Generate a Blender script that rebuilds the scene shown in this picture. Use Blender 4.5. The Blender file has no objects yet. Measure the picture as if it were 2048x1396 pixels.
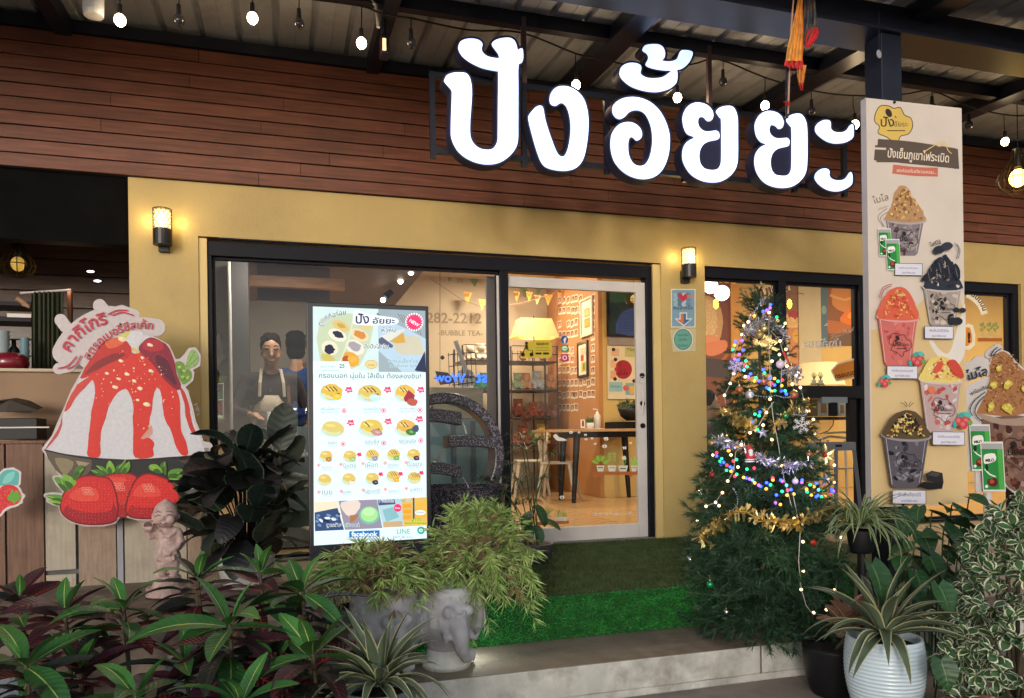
import bpy, bmesh, math, random, time
import numpy as np
from mathutils import Vector, Matrix, Quaternion, noise
from mathutils.geometry import tessellate_polygon
random.seed(7)
SC = bpy.context.scene
COL = SC.collection
R = math.radians
# ------------------------------------------------------------------ camera, world, sun, exposure
FOC, PCX, PCY, YAW, ROLL = 1500.0, 1024.0, 870.0, R(16.8), 0.014
CAM = Vector((0.0, -5.7, 1.31))
FWD = Vector((math.sin(YAW), math.cos(YAW), 0)); RGT = Vector((math.cos(YAW), -math.sin(YAW), 0)); UPV = Vector((0, 0, 1))
cd = bpy.data.cameras.new('camera'); cam = bpy.data.objects.new('camera', cd); COL.objects.link(cam)
cd.sensor_width = 36; cd.lens = 36 * FOC / 2048; cd.shift_y = (PCY - 698) / 2048; cd.clip_end = 400; cd.clip_start = 0.05
_cx = RGT * math.cos(ROLL) - UPV * math.sin(ROLL); _cy = RGT * math.sin(ROLL) + UPV * math.cos(ROLL); _cz = -FWD
cam.matrix_world = Matrix(((_cx.x, _cy.x, _cz.x, CAM.x), (_cx.y, _cy.y, _cz.y, CAM.y), (_cx.z, _cy.z, _cz.z, CAM.z), (0, 0, 0, 1)))
SC.camera = cam
SUN_EL, SUN_AZ = R(11), R(207)
w = bpy.data.worlds.new('World'); SC.world = w; w.use_nodes = True
nt = w.node_tree; bg = nt.nodes['Background']
sky = nt.nodes.new('ShaderNodeTexSky'); sky.sky_type = 'NISHITA'; sky.sun_disc = False
sky.sun_elevation = SUN_EL; sky.sun_rotation = SUN_AZ
hs = nt.nodes.new('ShaderNodeHueSaturation'); hs.inputs['Saturation'].default_value = .45; nt.links.new(sky.outputs[0], hs.inputs['Color'])
nt.links.new(hs.outputs[0], bg.inputs[0]); bg.inputs[1].default_value = 0.185
sd = bpy.data.lights.new('sun', 'SUN'); sd.energy = 0.6; sd.angle = R(7); sd.color = (1.0, 0.94, 0.88)
so = bpy.data.objects.new('sun', sd); COL.objects.link(so); so.rotation_euler = (R(90) - SUN_EL, 0, R(180) - SUN_AZ)
SC.view_settings.view_transform = 'Standard'; SC.view_settings.look = 'None'
SC.view_settings.exposure = 0.0; SC.view_settings.gamma = 1.0; SC.view_settings.use_curve_mapping = False
SC.render.engine = 'CYCLES'; SC.cycles.use_light_tree = True
SC.cycles.max_bounces = 8; SC.cycles.transparent_max_bounces = 16; SC.cycles.sample_clamp_indirect = 3.0
SC.cycles.use_denoising = True; SC.cycles.caustics_reflective = False; SC.cycles.caustics_refractive = False
# ------------------------------------------------------------------ where a line of sight meets a surface (used to take measurements)
def ray(px, py):
 dx, dy = px - PCX, py - PCY
 u = (dx * math.cos(ROLL) - dy * math.sin(ROLL)) / FOC; v = (dx * math.sin(ROLL) + dy * math.cos(ROLL)) / FOC
 return FWD + RGT * u - UPV * v
def PY(px, py, Y):
 r = ray(px, py); return CAM + r * ((Y - CAM.y) / r.y)
def PZ(px, py, Z):
 r = ray(px, py); return CAM + r * ((Z - CAM.z) / r.z)
def PX(px, py, X):
 r = ray(px, py); return CAM + r * ((X - CAM.x) / r.x)
def PD(px, py, d): return CAM + ray(px, py) * d
def PN(px, py, p0, n):
 r = ray(px, py); return CAM + r * ((p0 - CAM).dot(n) / r.dot(n))
# ------------------------------------------------------------------ materials
def s2l(c):
 if isinstance(c, str):
  c = c.lstrip('#'); c = tuple(int(c[i:i + 2], 16) / 255 for i in (0, 2, 4))
 return tuple(x / 12.92 if x <= .04045 else ((x + .055) / 1.055) ** 2.4 for x in c)
MATS = {}
def mat(name, col, rough=.6, var=.12, scale=8, bump=0, bscale=60, metal=0, emit=0, ecol=None, spec=.5, coat=0, stretch=None, sheen=0, trans=0, alpha=1, dirt=0, dirtcol=(.03, .025, .02), dscale=2.2, rand=0):
 if name in MATS: return MATS[name]
 m = bpy.data.materials.new(name); m.use_nodes = True; MATS[name] = m
 t = m.node_tree; b = t.nodes['Principled BSDF']; L = t.links.new
 b.inputs['Roughness'].default_value = rough; b.inputs['Metallic'].default_value = metal
 b.inputs['Specular IOR Level'].default_value = spec; b.inputs['Coat Weight'].default_value = coat
 b.inputs['Sheen Weight'].default_value = sheen; b.inputs['Alpha'].default_value = alpha
 b.inputs['Transmission Weight'].default_value = trans
 tc = t.nodes.new('ShaderNodeTexCoord'); mp = t.nodes.new('ShaderNodeMapping'); L(tc.outputs['Object'], mp.inputs[0])
 if stretch: mp.inputs['Scale'].default_value = stretch
 n = t.nodes.new('ShaderNodeTexNoise'); n.inputs['Scale'].default_value = scale; n.inputs['Detail'].default_value = 6; L(mp.outputs[0], n.inputs[0])
 mx = t.nodes.new('ShaderNodeMix'); mx.data_type = 'RGBA'
 c = tuple(col)[:3]
 mx.inputs[6].default_value = tuple(max(0, x * (1 - var)) for x in c) + (1,); mx.inputs[7].default_value = tuple(min(1, x * (1 + var)) for x in c) + (1,)
 cr = t.nodes.new('ShaderNodeMapRange'); cr.inputs[1].default_value = .3; cr.inputs[2].default_value = .7
 L(n.outputs[0], cr.inputs[0]); L(cr.outputs[0], mx.inputs[0])
 out = mx.outputs[2]
 if dirt:
  n2 = t.nodes.new('ShaderNodeTexNoise'); n2.inputs['Scale'].default_value = dscale; n2.inputs['Detail'].default_value = 9; n2.inputs['Roughness'].default_value = .65; L(tc.outputs['Object'], n2.inputs[0])
  r2 = t.nodes.new('ShaderNodeMapRange'); r2.inputs[1].default_value = .48; r2.inputs[2].default_value = .72; r2.inputs[4].default_value = dirt
  L(n2.outputs[0], r2.inputs[0]); m2 = t.nodes.new('ShaderNodeMix'); m2.data_type = 'RGBA'; m2.inputs[7].default_value = tuple(dirtcol) + (1,)
  L(r2.outputs[0], m2.inputs[0]); L(out, m2.inputs[6]); out = m2.outputs[2]
 if rand:
  oi = t.nodes.new('ShaderNodeObjectInfo'); ro = t.nodes.new('ShaderNodeMapRange'); ro.inputs[3].default_value = 1 - rand; ro.inputs[4].default_value = 1 + rand; L(oi.outputs['Random'], ro.inputs[0])
  sc_ = t.nodes.new('ShaderNodeVectorMath'); sc_.operation = 'SCALE'; L(out, sc_.inputs[0]); L(ro.outputs[0], sc_.inputs['Scale']); out = sc_.outputs[0]
 L(out, b.inputs['Base Color'])
 if bump:
  nb = t.nodes.new('ShaderNodeTexNoise'); nb.inputs['Scale'].default_value = bscale; nb.inputs['Detail'].default_value = 5; L(mp.outputs[0], nb.inputs[0])
  bp = t.nodes.new('ShaderNodeBump'); bp.inputs['Strength'].default_value = bump; bp.inputs['Distance'].default_value = .01
  L(nb.outputs[0], bp.inputs['Height']); L(bp.outputs[0], b.inputs['Normal'])
 if emit:
  b.inputs['Emission Color'].default_value = tuple(ecol or c) + (1,); b.inputs['Emission Strength'].default_value = emit
 return m
def emat(name, col, s):
 if name in MATS: return MATS[name]
 m = bpy.data.materials.new(name); m.use_nodes = True; MATS[name] = m
 b = m.node_tree.nodes['Principled BSDF']; b.inputs['Base Color'].default_value = tuple(col) + (1,)
 b.inputs['Emission Color'].default_value = tuple(col) + (1,); b.inputs['Emission Strength'].default_value = s; b.inputs['Roughness'].default_value = .4
 return m
def attr_mat(name, emit=0, rough=.45, coat=0, var=.05, scale=6):
 "printed colours from the mesh's colour layer"
 if name in MATS: return MATS[name]
 m = bpy.data.materials.new(name); m.use_nodes = True; MATS[name] = m
 t = m.node_tree; b = t.nodes['Principled BSDF']; L = t.links.new
 a = t.nodes.new('ShaderNodeAttribute'); a.attribute_name = 'Col'
 tc = t.nodes.new('ShaderNodeTexCoord'); n = t.nodes.new('ShaderNodeTexNoise'); n.inputs['Scale'].default_value = scale; n.inputs['Detail'].default_value = 4; L(tc.outputs['Object'], n.inputs[0])
 mr = t.nodes.new('ShaderNodeMapRange'); mr.inputs[1].default_value = .3; mr.inputs[2].default_value = .7; mr.inputs[3].default_value = 1 - var; mr.inputs[4].default_value = 1 + var * .5; L(n.outputs[0], mr.inputs[0])
 mx = t.nodes.new('ShaderNodeVectorMath'); mx.operation = 'SCALE'; L(a.outputs[0], mx.inputs[0]); L(mr.outputs[0], mx.inputs['Scale'])
 L(mx.outputs[0], b.inputs['Base Color']); b.inputs['Roughness'].default_value = rough; b.inputs['Specular IOR Level'].default_value = .22; b.inputs['Coat Weight'].default_value = 0
 if emit:
  m2 = t.nodes.new('ShaderNodeVectorMath'); m2.operation = 'SCALE'; m2.inputs['Scale'].default_value = .12; L(mx.outputs[0], m2.inputs[0]); L(m2.outputs[0], b.inputs['Base Color'])
  L(mx.outputs[0], b.inputs['Emission Color']); b.inputs['Emission Strength'].default_value = emit
 return m
def leaf_mat(name, base, mid, vein, edge=None, edgew=.75, midw=.07, veins=14, vw=.1, rough=.38, edgen=0, back=None, veinamt=1, var=.25):
 "leaf colours from the leaf's own length and width coordinates"
 if name in MATS: return MATS[name]
 m = bpy.data.materials.new(name); m.use_nodes = True; MATS[name] = m
 t = m.node_tree; b = t.nodes['Principled BSDF']; L = t.links.new
 def M(op, a, bb=None, c=None):
  nd = t.nodes.new('ShaderNodeMath'); nd.operation = op
  for i, x in enumerate((a, bb, c)):
   if x is None: continue
   if isinstance(x, (int, float)): nd.inputs[i].default_value = x
   else: L(x, nd.inputs[i])
  return nd.outputs[0]
 def MX(f, a, c):
  nd = t.nodes.new('ShaderNodeMix'); nd.data_type = 'RGBA'
  L(f, nd.inputs[0])
  for i, x in ((6, a), (7, c)):
   if isinstance(x, tuple): nd.inputs[i].default_value = x[:3] + (1,)
   else: L(x, nd.inputs[i])
  return nd.outputs[2]
 def MR(x, lo, hi, a=0., c=1.):
  nd = t.nodes.new('ShaderNodeMapRange'); L(x, nd.inputs[0]); nd.inputs[1].default_value = lo; nd.inputs[2].default_value = hi; nd.inputs[3].default_value = a; nd.inputs[4].default_value = c; return nd.outputs[0]
 uv = t.nodes.new('ShaderNodeUVMap'); uv.uv_map = 'UVMap'; sp = t.nodes.new('ShaderNodeSeparateXYZ'); L(uv.outputs[0], sp.inputs[0])
 ax = M('ABSOLUTE', M('SUBTRACT', M('MULTIPLY', sp.outputs[0], 2), 1)); y = sp.outputs[1]
 oi = t.nodes.new('ShaderNodeObjectInfo'); tc = t.nodes.new('ShaderNodeTexCoord')
 n = t.nodes.new('ShaderNodeTexNoise'); n.noise_dimensions = '4D'; n.inputs['Scale'].default_value = 14; n.inputs['Detail'].default_value = 4; L(tc.outputs['Object'], n.inputs[0]); L(M('MULTIPLY', oi.outputs['Random'], 50), n.inputs['W'])
 dark = tuple(x * (1 - var) for x in base); lite = tuple(min(1, x * (1 + var)) for x in base)
 f0 = MR(M('ADD', M('MULTIPLY', n.outputs[0], .6), M('MULTIPLY', oi.outputs['Random'], .4)), .3, .7)
 c = MX(f0, dark, lite)
 if vein is not None:
  s = M('SINE', M('MULTIPLY', M('SUBTRACT', y, M('MULTIPLY', ax, .13)), veins * 6.283))
  vf = MR(s, 1 - vw * 4, 1 - vw, 0, veinamt); c = MX(M('MULTIPLY', vf, MR(n.outputs[0], .35, .6)), c, vein)
 if edge is not None:
  e = M('ADD', ax, M('MULTIPLY', M('SUBTRACT', n.outputs[0], .5), edgen)); c = MX(MR(e, edgew - .03, edgew + .03), c, edge)
 if mid is not None:
  wv = M('MULTIPLY', M('SUBTRACT', 1.15, y), midw); c = MX(MR(M('SUBTRACT', ax, wv), 0, .03, 1, 0), c, mid)
 if back is not None:
  g = t.nodes.new('ShaderNodeNewGeometry'); c = MX(g.outputs['Backfacing'], c, back)
 L(c, b.inputs['Base Color']); b.inputs['Roughness'].default_value = rough; b.inputs['Specular IOR Level'].default_value = .45
 bp = t.nodes.new('ShaderNodeBump'); bp.inputs['Strength'].default_value = .16; bp.inputs['Distance'].default_value = .004
 L(M('SINE', M('MULTIPLY', M('SUBTRACT', y, M('MULTIPLY', ax, .13)), veins * 6.283)), bp.inputs['Height']); L(bp.outputs[0], b.inputs['Normal'])
 return m
def glass_mat(name, tint=(1, 1, 1), refl=.07):
 m = bpy.data.materials.new(name); m.use_nodes = True; t = m.node_tree; t.nodes.clear(); L = t.links.new
 o = t.nodes.new('ShaderNodeOutputMaterial'); tr = t.nodes.new('ShaderNodeBsdfTransparent'); tr.inputs[0].default_value = tint + (1,)
 g = t.nodes.new('ShaderNodeBsdfGlossy'); g.inputs['Roughness'].default_value = 0; g.inputs['Color'].default_value = (.3, .3, .32, 1); fr = t.nodes.new('ShaderNodeFresnel'); fr.inputs[0].default_value = 1.27
 ge = t.nodes.new('ShaderNodeNewGeometry'); mr = t.nodes.new('ShaderNodeMapRange'); mr.inputs[3].default_value = 1.55; mr.inputs[4].default_value = 1 / 1.55; L(ge.outputs['Backfacing'], mr.inputs[0]); L(mr.outputs[0], fr.inputs[0])
 mx = t.nodes.new('ShaderNodeMixShader'); L(fr.outputs[0], mx.inputs[0]); L(tr.outputs[0], mx.inputs[1]); L(g.outputs[0], mx.inputs[2]); L(mx.outputs[0], o.inputs[0]); return m
# ------------------------------------------------------------------ objects
ORG = {}
def tag(o, label=None, cat=None, group=None, kind=None):
 if label: o['label'] = label
 if cat: o['category'] = cat
 if group: o['group'] = group
 if kind: o['kind'] = kind
 return o
def thing(name, loc, label=None, cat=None, group=None, kind=None, rz=0):
 o = bpy.data.objects.new(name, None); o.empty_display_size = .1; COL.objects.link(o); o.location = Vector(loc); o.rotation_euler.z = rz
 ORG[o.name] = Vector(loc); return tag(o, label, cat, group, kind)
def org(o): return ORG.get(o.name, Vector((0, 0, 0))) if o else Vector((0, 0, 0))
def link(name, me, parent=None, M=None, **kw):
 o = bpy.data.objects.new(name, me); COL.objects.link(o)
 if parent: o.parent = parent
 if M is not None: o.matrix_local = M
 ORG[o.name] = org(parent) + (Vector(o.location) if M is None else M.translation)
 return tag(o, **kw)
class MB:
 "collects shapes in world coordinates and links them as one mesh object"
 def __init__(s): s.v = []; s.f = []; s.m = []; s.uv = None; s.cols = []
 def add(s, vs, fs, mi=0, col=None):
  n = len(s.v); s.v.extend(tuple(x) for x in vs); s.f.extend(tuple(n + i for i in f) for f in fs); s.m.extend([mi] * len(fs)); s.cols.extend([col] * len(fs)); return s
 def box(s, x0, x1, y0, y1, z0, z1, mi=0, M=None):
  vs = [Vector((x, y, z)) for x in (x0, x1) for y in (y0, y1) for z in (z0, z1)]
  if M is not None: vs = [M @ v for v in vs]
  return s.add(vs, [(0, 1, 3, 2), (4, 6, 7, 5), (0, 4, 5, 1), (2, 3, 7, 6), (0, 2, 6, 4), (1, 5, 7, 3)], mi)
 def tube(s, pts, r, n=8, mi=0, cap=True):
  pts = [Vector(p) for p in pts]; rs = r if isinstance(r, (list, tuple)) else [r] * len(pts)
  up = None; rings = []
  for i, p in enumerate(pts):
   d = (pts[min(i + 1, len(pts) - 1)] - pts[max(i - 1, 0)]).normalized()
   if up is None: up = Vector((0, 0, 1)) if abs(d.z) < .9 else Vector((1, 0, 0))
   a = d.cross(up)
   if a.length < 1e-5: a = d.cross(Vector((0, 1, 0)))
   a.normalize(); b = a.cross(d).normalized(); up = b
   rings.append([p + a * math.cos(6.2832 * k / n) * rs[i] + b * math.sin(6.2832 * k / n) * rs[i] for k in range(n)])
  vs = [q for rg in rings for q in rg]; fs = []
  for i in range(len(pts) - 1):
   for k in range(n): fs.append((i * n + k, i * n + (k + 1) % n, (i + 1) * n + (k + 1) % n, (i + 1) * n + k))
  if cap: fs.append(tuple(range(n))[::-1]); fs.append(tuple((len(pts) - 1) * n + k for k in range(n)))
  return s.add(vs, fs, mi)
 def lathe(s, prof, c, n=24, mi=0, sx=1, sy=1, M=None):
  vs = []; fs = []
  for r, z in prof:
   for k in range(n):
    v = Vector((r * math.cos(6.2832 * k / n) * sx, r * math.sin(6.2832 * k / n) * sy, z))
    if M is not None: v = M @ v
    vs.append(v + Vector(c))
  for i in range(len(prof) - 1):
   for k in range(n): fs.append((i * n + k, i * n + (k + 1) % n, (i + 1) * n + (k + 1) % n, (i + 1) * n + k))
  return s.add(vs, fs, mi)
 def ball(s, c, r, n=12, mi=0, sc=(1, 1, 1), M=None):
  prof = []; m = max(6, n // 2 + 1)
  vs = []; fs = []
  for i in range(m + 1):
   a = math.pi * i / m
   for k in range(n):
    v = Vector((math.sin(a) * math.cos(6.2832 * k / n) * sc[0] * r, math.sin(a) * math.sin(6.2832 * k / n) * sc[1] * r, -math.cos(a) * sc[2] * r))
    if M is not None: v = M @ v
    vs.append(v + Vector(c))
  for i in range(m):
   for k in range(n):
    a, b, c2, d = i * n + k, i * n + (k + 1) % n, (i + 1) * n + (k + 1) % n, (i + 1) * n + k
    fs.append((a, b, c2, d))
  return s.add(vs, fs, mi)
 def mesh(s, name, mats, o=Vector((0, 0, 0)), smooth=False):
  me = bpy.data.meshes.new(name); me.from_pydata([(v[0] - o[0], v[1] - o[1], v[2] - o[2]) for v in s.v], [], s.f)
  if not isinstance(mats, (list, tuple)): mats = [mats]
  for m in mats: me.materials.append(m)
  if len(mats) > 1: me.polygons.foreach_set('material_index', s.m)
  if smooth: me.polygons.foreach_set('use_smooth', [True] * len(me.polygons))
  if any(c is not None for c in s.cols):
   ca = me.color_attributes.new('Col', 'FLOAT_COLOR', 'CORNER'); arr = []
   for p, c in zip(me.polygons, s.cols): arr.extend((tuple(c or (1, 1, 1)) + (1,)) * p.loop_total)
   ca.data.foreach_set('color', arr)
  me.update(); return me
 def build(s, name, mats, parent=None, smooth=False, bevel=0, **kw):
  if parent: o = org(parent)
  else:
   xs = [v[0] for v in s.v]; ys = [v[1] for v in s.v]; o = Vector(((min(xs) + max(xs)) / 2, (min(ys) + max(ys)) / 2, min(v[2] for v in s.v)))
  me = s.mesh(name, mats, o, smooth)
  ob = bpy.data.objects.new(name, me); COL.objects.link(ob)
  if parent: ob.parent = parent
  else: ob.location = o
  ORG[ob.name] = Vector(o)
  if bevel:
   md = ob.modifiers.new('bevel', 'BEVEL'); md.width = bevel; md.segments = 2; md.limit_method = 'ANGLE'
  return tag(ob, **kw)
def fuse(mb, voxel=.02, smooth=4):
 "melts overlapping shapes into one continuous surface"
 me = bpy.data.meshes.new('tmp'); me.from_pydata(mb.v, [], mb.f)
 o = bpy.data.objects.new('tmp', me); COL.objects.link(o)
 md = o.modifiers.new('r', 'REMESH'); md.mode = 'VOXEL'; md.voxel_size = voxel
 if smooth: ms = o.modifiers.new('s', 'SMOOTH'); ms.iterations = smooth; ms.factor = .6
 dg = bpy.context.evaluated_depsgraph_get(); m2 = bpy.data.meshes.new_from_object(o.evaluated_get(dg))
 out = MB(); out.add([v.co[:] for v in m2.vertices], [tuple(p.vertices) for p in m2.polygons])
 bpy.data.objects.remove(o); bpy.data.meshes.remove(me); bpy.data.meshes.remove(m2); return out
def copy_tree(o, parent=None):
 c = o.copy(); COL.objects.link(c)
 if parent: c.parent = parent
 for ch in list(o.children): copy_tree(ch, c)
 return c
# ------------------------------------------------------------------ outlines in 2D
def smooth(pts, k=4, closed=True):
 n = len(pts); out = []
 for i in range(n if closed else n - 1):
  if closed: p = [pts[(i + j - 1) % n] for j in range(4)]
  else: p = [pts[max(0, min(n - 1, i + j - 1))] for j in range(4)]
  for q in range(k):
   t = q / k
   out.append(tuple(.5 * (2 * p[1][a] + (p[2][a] - p[0][a]) * t + (2 * p[0][a] - 5 * p[1][a] + 4 * p[2][a] - p[3][a]) * t * t + (3 * p[1][a] - p[0][a] - 3 * p[2][a] + p[3][a]) * t ** 3) for a in (0, 1)))
 if not closed: out.append(pts[-1])
 return out
def zc(pts, sc, ox, oy): return [(ox + x / sc, oy + y / sc) for x, y in pts]
def sdf_contour(polys, strokes, grow, step=1.5):
 "outline at distance grow round polygons and strokes ([(x,y,r)...])"
 P = [q for p in polys for q in p] + [(x, y) for s in strokes for x, y, r in s]
 mr = max([0] + [r for s in strokes for _, _, r in s]) + grow + 3 * step
 x0, x1 = min(p[0] for p in P) - mr, max(p[0] for p in P) + mr; y0, y1 = min(p[1] for p in P) - mr, max(p[1] for p in P) + mr
 X, Y = np.meshgrid(np.arange(x0, x1, step), np.arange(y0, y1, step)); D = np.full(X.shape, 1e9)
 def seg(a, b, ra, rb):
  dx, dy = b[0] - a[0], b[1] - a[1]; l2 = dx * dx + dy * dy + 1e-9
  t = np.clip(((X - a[0]) * dx + (Y - a[1]) * dy) / l2, 0, 1); return np.hypot(X - a[0] - t * dx, Y - a[1] - t * dy) - (ra + (rb - ra) * t)
 for p in polys:
  ins = np.zeros(X.shape, bool); d = np.full(X.shape, 1e9)
  for a, b in zip(p, p[1:] + p[:1]):
   d = np.minimum(d, seg(a, b, 0, 0))
   if a[1] != b[1]:
    c = ((a[1] > Y) != (b[1] > Y)) & (X < (b[0] - a[0]) * (Y - a[1]) / (b[1] - a[1]) + a[0]); ins ^= c
  D = np.minimum(D, np.where(ins, -d, d))
 for s in strokes:
  for a, b in zip(s, s[1:]): D = np.minimum(D, seg(a, b, a[2], b[2]))
 D = D - grow; segs = {}
 H, Wd = D.shape; In = D < 0
 def ip(i, j, k, l):
  a, b = D[i, j], D[k, l]; t = a / (a - b); return (float(X[i, j] + (X[k, l] - X[i, j]) * t), float(Y[i, j] + (Y[k, l] - Y[i, j]) * t))
 code = In[:-1, :-1] * 1 + In[:-1, 1:] * 2 + In[1:, 1:] * 4 + In[1:, :-1] * 8
 TB = {1: [(3, 0)], 2: [(0, 1)], 3: [(3, 1)], 4: [(1, 2)], 5: [(3, 0), (1, 2)], 6: [(0, 2)], 7: [(3, 2)], 8: [(2, 3)], 9: [(2, 0)], 10: [(0, 1), (2, 3)], 11: [(2, 1)], 12: [(1, 3)], 13: [(1, 0)], 14: [(0, 3)]}
 pt = {}
 def key(i, j, e):
  if e == 0: k = (i, j, 0); a = (i, j, i, j + 1)
  elif e == 1: k = (i, j + 1, 1); a = (i, j + 1, i + 1, j + 1)
  elif e == 2: k = (i + 1, j, 0); a = (i + 1, j, i + 1, j + 1)
  else: k = (i, j, 1); a = (i, j, i + 1, j)
  if k not in pt: pt[k] = ip(*a)
  return k
 for i, j in zip(*np.nonzero((code > 0) & (code < 15))):
  for a, b in TB[int(code[i, j])]: segs[key(i, j, a)] = key(i, j, b)
 loops = []
 while segs:
  k0 = next(iter(segs)); lp = []; k = k0
  while k in segs:
   lp.append(pt[k]); k = segs.pop(k)
  if len(lp) > 5: loops.append(lp)
 return loops
def area(p): return .5 * sum(a[0] * b[1] - b[0] * a[1] for a, b in zip(p, p[1:] + p[:1]))
def tess(loops):
 vl = [[Vector((x, y, 0)) for x, y in l] for l in loops]; return [q for l in loops for q in l], tessellate_polygon(vl)
def slab(mb, loops, fn, n, depth, mi=0, back=True, col=None):
 "thick plate: outline loops mapped by fn to a plane, depth away from n"
 vs, ts = tess(loops); F = [fn(*p) for p in vs]; k = len(F); off = Vector(n) * -depth
 V = F + [p + off for p in F]; fs = list(ts)
 if back: fs += [tuple(k + i for i in t)[::-1] for t in ts]
 b = 0
 for l in loops:
  m = len(l)
  for i in range(m): fs.append((b + i, b + (i + 1) % m, k + b + (i + 1) % m, k + b + i))
  b += m
 return mb.add(V, fs, mi, col)
_fc = {}
def text_tris(s, bold=0):
 if (s, bold) in _fc: return _fc[(s, bold)]
 c = bpy.data.curves.new('t', 'FONT'); c.body = s; c.offset = bold; c.resolution_u = 3
 o = bpy.data.objects.new('t', c); COL.objects.link(o)
 dg = bpy.context.evaluated_depsgraph_get(); m = bpy.data.meshes.new_from_object(o.evaluated_get(dg))
 r = ([(v.co.x, v.co.y) for v in m.vertices], [tuple(p.vertices) for p in m.polygons])
 bpy.data.objects.remove(o); bpy.data.curves.remove(c); bpy.data.meshes.remove(m); _fc[(s, bold)] = r; return r
class Print:
 "flat print on a plane: colours laid in thin layers, one mesh"
 def __init__(s, p0, n, fn=None):
  s.p0 = Vector(p0); s.n = Vector(n).normalized(); s.mb = MB(); s.k = 1; s.fn = fn or (lambda x, y: PN(x, y, s.p0, s.n)); s.st = .00006
 def put(s, vs, fs, col, up=1):
  o = s.n * (s.k * s.st); s.mb.add([s.fn(*p) + o for p in vs], fs, 0, s2l(col)); s.k += up; return s
 def loops(s, ls, col): vs, ts = tess(ls); return s.put(vs, ts, col)
 def poly(s, pts, col, sm=0, jit=0):
  if sm: pts = smooth(pts, sm)
  if jit: pts = [(x + random.uniform(-jit, jit), y + random.uniform(-jit, jit)) for x, y in pts]
  return s.loops([pts], col)
 def rect(s, x0, y0, x1, y1, col, sk=0): return s.put([(x0, y0), (x1, y0 + sk), (x1, y1 + sk), (x0, y1)], [(0, 1, 2, 3)], col)
 def ell(s, x, y, rx, ry, col, rot=0, n=20, jit=0):
  c, sn = math.cos(rot), math.sin(rot); pts = []
  for k in range(n):
   a = 6.2832 * k / n; j = 1 + random.uniform(-jit, jit); u, v = rx * math.cos(a) * j, ry * math.sin(a) * j; pts.append((x + u * c - v * sn, y + u * sn + v * c))
  return s.put(pts, [tuple(range(n))], col)
 def dots(s, lst, col, n=7):
  vs = []; fs = []
  for x, y, r in lst:
   b = len(vs); a0 = random.random() * 6; vs += [(x + r * random.uniform(.7, 1.2) * math.cos(a0 + 6.2832 * k / n), y + r * random.uniform(.7, 1.2) * math.sin(a0 + 6.2832 * k / n)) for k in range(n)]; fs.append(tuple(range(b, b + n)))
  return s.put(vs, fs, col)
 def stroke(s, pts, wd, col, sm=4, closed=False):
  if sm: pts = smooth(pts, sm, closed)
  if closed: pts = pts + [pts[0]]
  vs = []; fs = []; n = len(pts)
  for i, p in enumerate(pts):
   a, b = pts[max(0, i - 1)], pts[min(n - 1, i + 1)]; dx, dy = b[0] - a[0], b[1] - a[1]; l = math.hypot(dx, dy) or 1
   h = wd / 2 if not isinstance(wd, (list, tuple)) else wd[min(i, len(wd) - 1)] / 2
   vs += [(p[0] - dy / l * h, p[1] + dx / l * h), (p[0] + dy / l * h, p[1] - dx / l * h)]
  for i in range(n - 1): fs.append((2 * i, 2 * i + 1, 2 * i + 3, 2 * i + 2))
  return s.put(vs, fs, col)
 def text(s, t, x, y, size, col, rot=0, bold=0, al='c', arc=0, sx=1, mirror=False, fit=0):
  "x,y: baseline point; size: em in picture units; arc: radius of the baseline (centre below when > 0)"
  vs, fs = text_tris(t, bold)
  if not vs: return s
  xs = [v[0] for v in vs]; lo, hi = min(xs), max(xs)
  if fit: size = size or fit / (hi - lo); sx = fit / (hi - lo) / size
  o = {'l': lo, 'c': (lo + hi) / 2, 'r': hi}[al]
  out = []; c, sn = math.cos(R(rot)), math.sin(R(rot))
  for a, b in vs:
   u, v = (a - o) * size * sx, -b * size
   if mirror: u = -u
   if arc: th = u / arc; rr = arc - v if arc > 0 else arc - v; u, v = rr * math.sin(th), arc - rr * math.cos(th)
   out.append((x + u * c - v * sn, y + u * sn + v * c))
  return s.put(out, fs, col)
 def build(s, name, parent, m, **kw): return s.mb.build(name, m, parent, **kw)
def tone(p, x, y, size, col, base, mark, dx, dy, **kw):
 p.text(base, x, y, size, col, **kw); p.text(mark, x + dx * size, y + dy * size, size, col, **kw)
# ================================================================== PALETTE
m_wall = mat('yellow_paint', (.52, .375, .14), .6, .07, 2.5, .3, 40, dirt=.42, dirtcol=(.32, .22, .09), dscale=1.1)
m_plank = mat('red_brown_board', (.165, .056, .031), .5, .35, 5, .12, 60, stretch=(.6, 6, 9), spec=.4, dirt=.5, dirtcol=(.06, .025, .018), dscale=1.6, rand=.13)
m_black = mat('black_paint', (.007, .007, .009), .45, .3, 6, spec=.3)
m_steel = mat('dark_blue_steel_paint', (.009, .011, .022), .38, .3, 5, spec=.4)
m_frame = mat('black_aluminium', (.006, .006, .012), .5, .2, 6, spec=.2)
m_sheet = mat('roof_sheet_metal', (.50, .52, .56), .4, .25, 1.5, .1, 30, metal=.1, dirt=.5, dirtcol=(.06, .05, .04), dscale=3)
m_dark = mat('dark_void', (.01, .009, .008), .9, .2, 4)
m_conc = mat('concrete', (.25, .20, .155), .7, .3, 3.5, .5, 45, dirt=.85, dirtcol=(.07, .05, .038), dscale=2.1)
m_conc2 = mat('concrete_riser', (.5, .5, .47), .8, .25, 5, .9, 22, dirt=.8, dirtcol=(.15, .13, .09), dscale=4.2)
m_conc3 = mat('street_concrete', (.30, .25, .21), .8, .2, 3, .5, 40, dirt=.6, dirtcol=(.09, .07, .06), dscale=1.8)
m_white = mat('white_metal', (.62, .58, .56), .4, .08, 4)
m_cable = mat('cable_rubber', (.012, .012, .014), .6, .1, 5)
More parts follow.
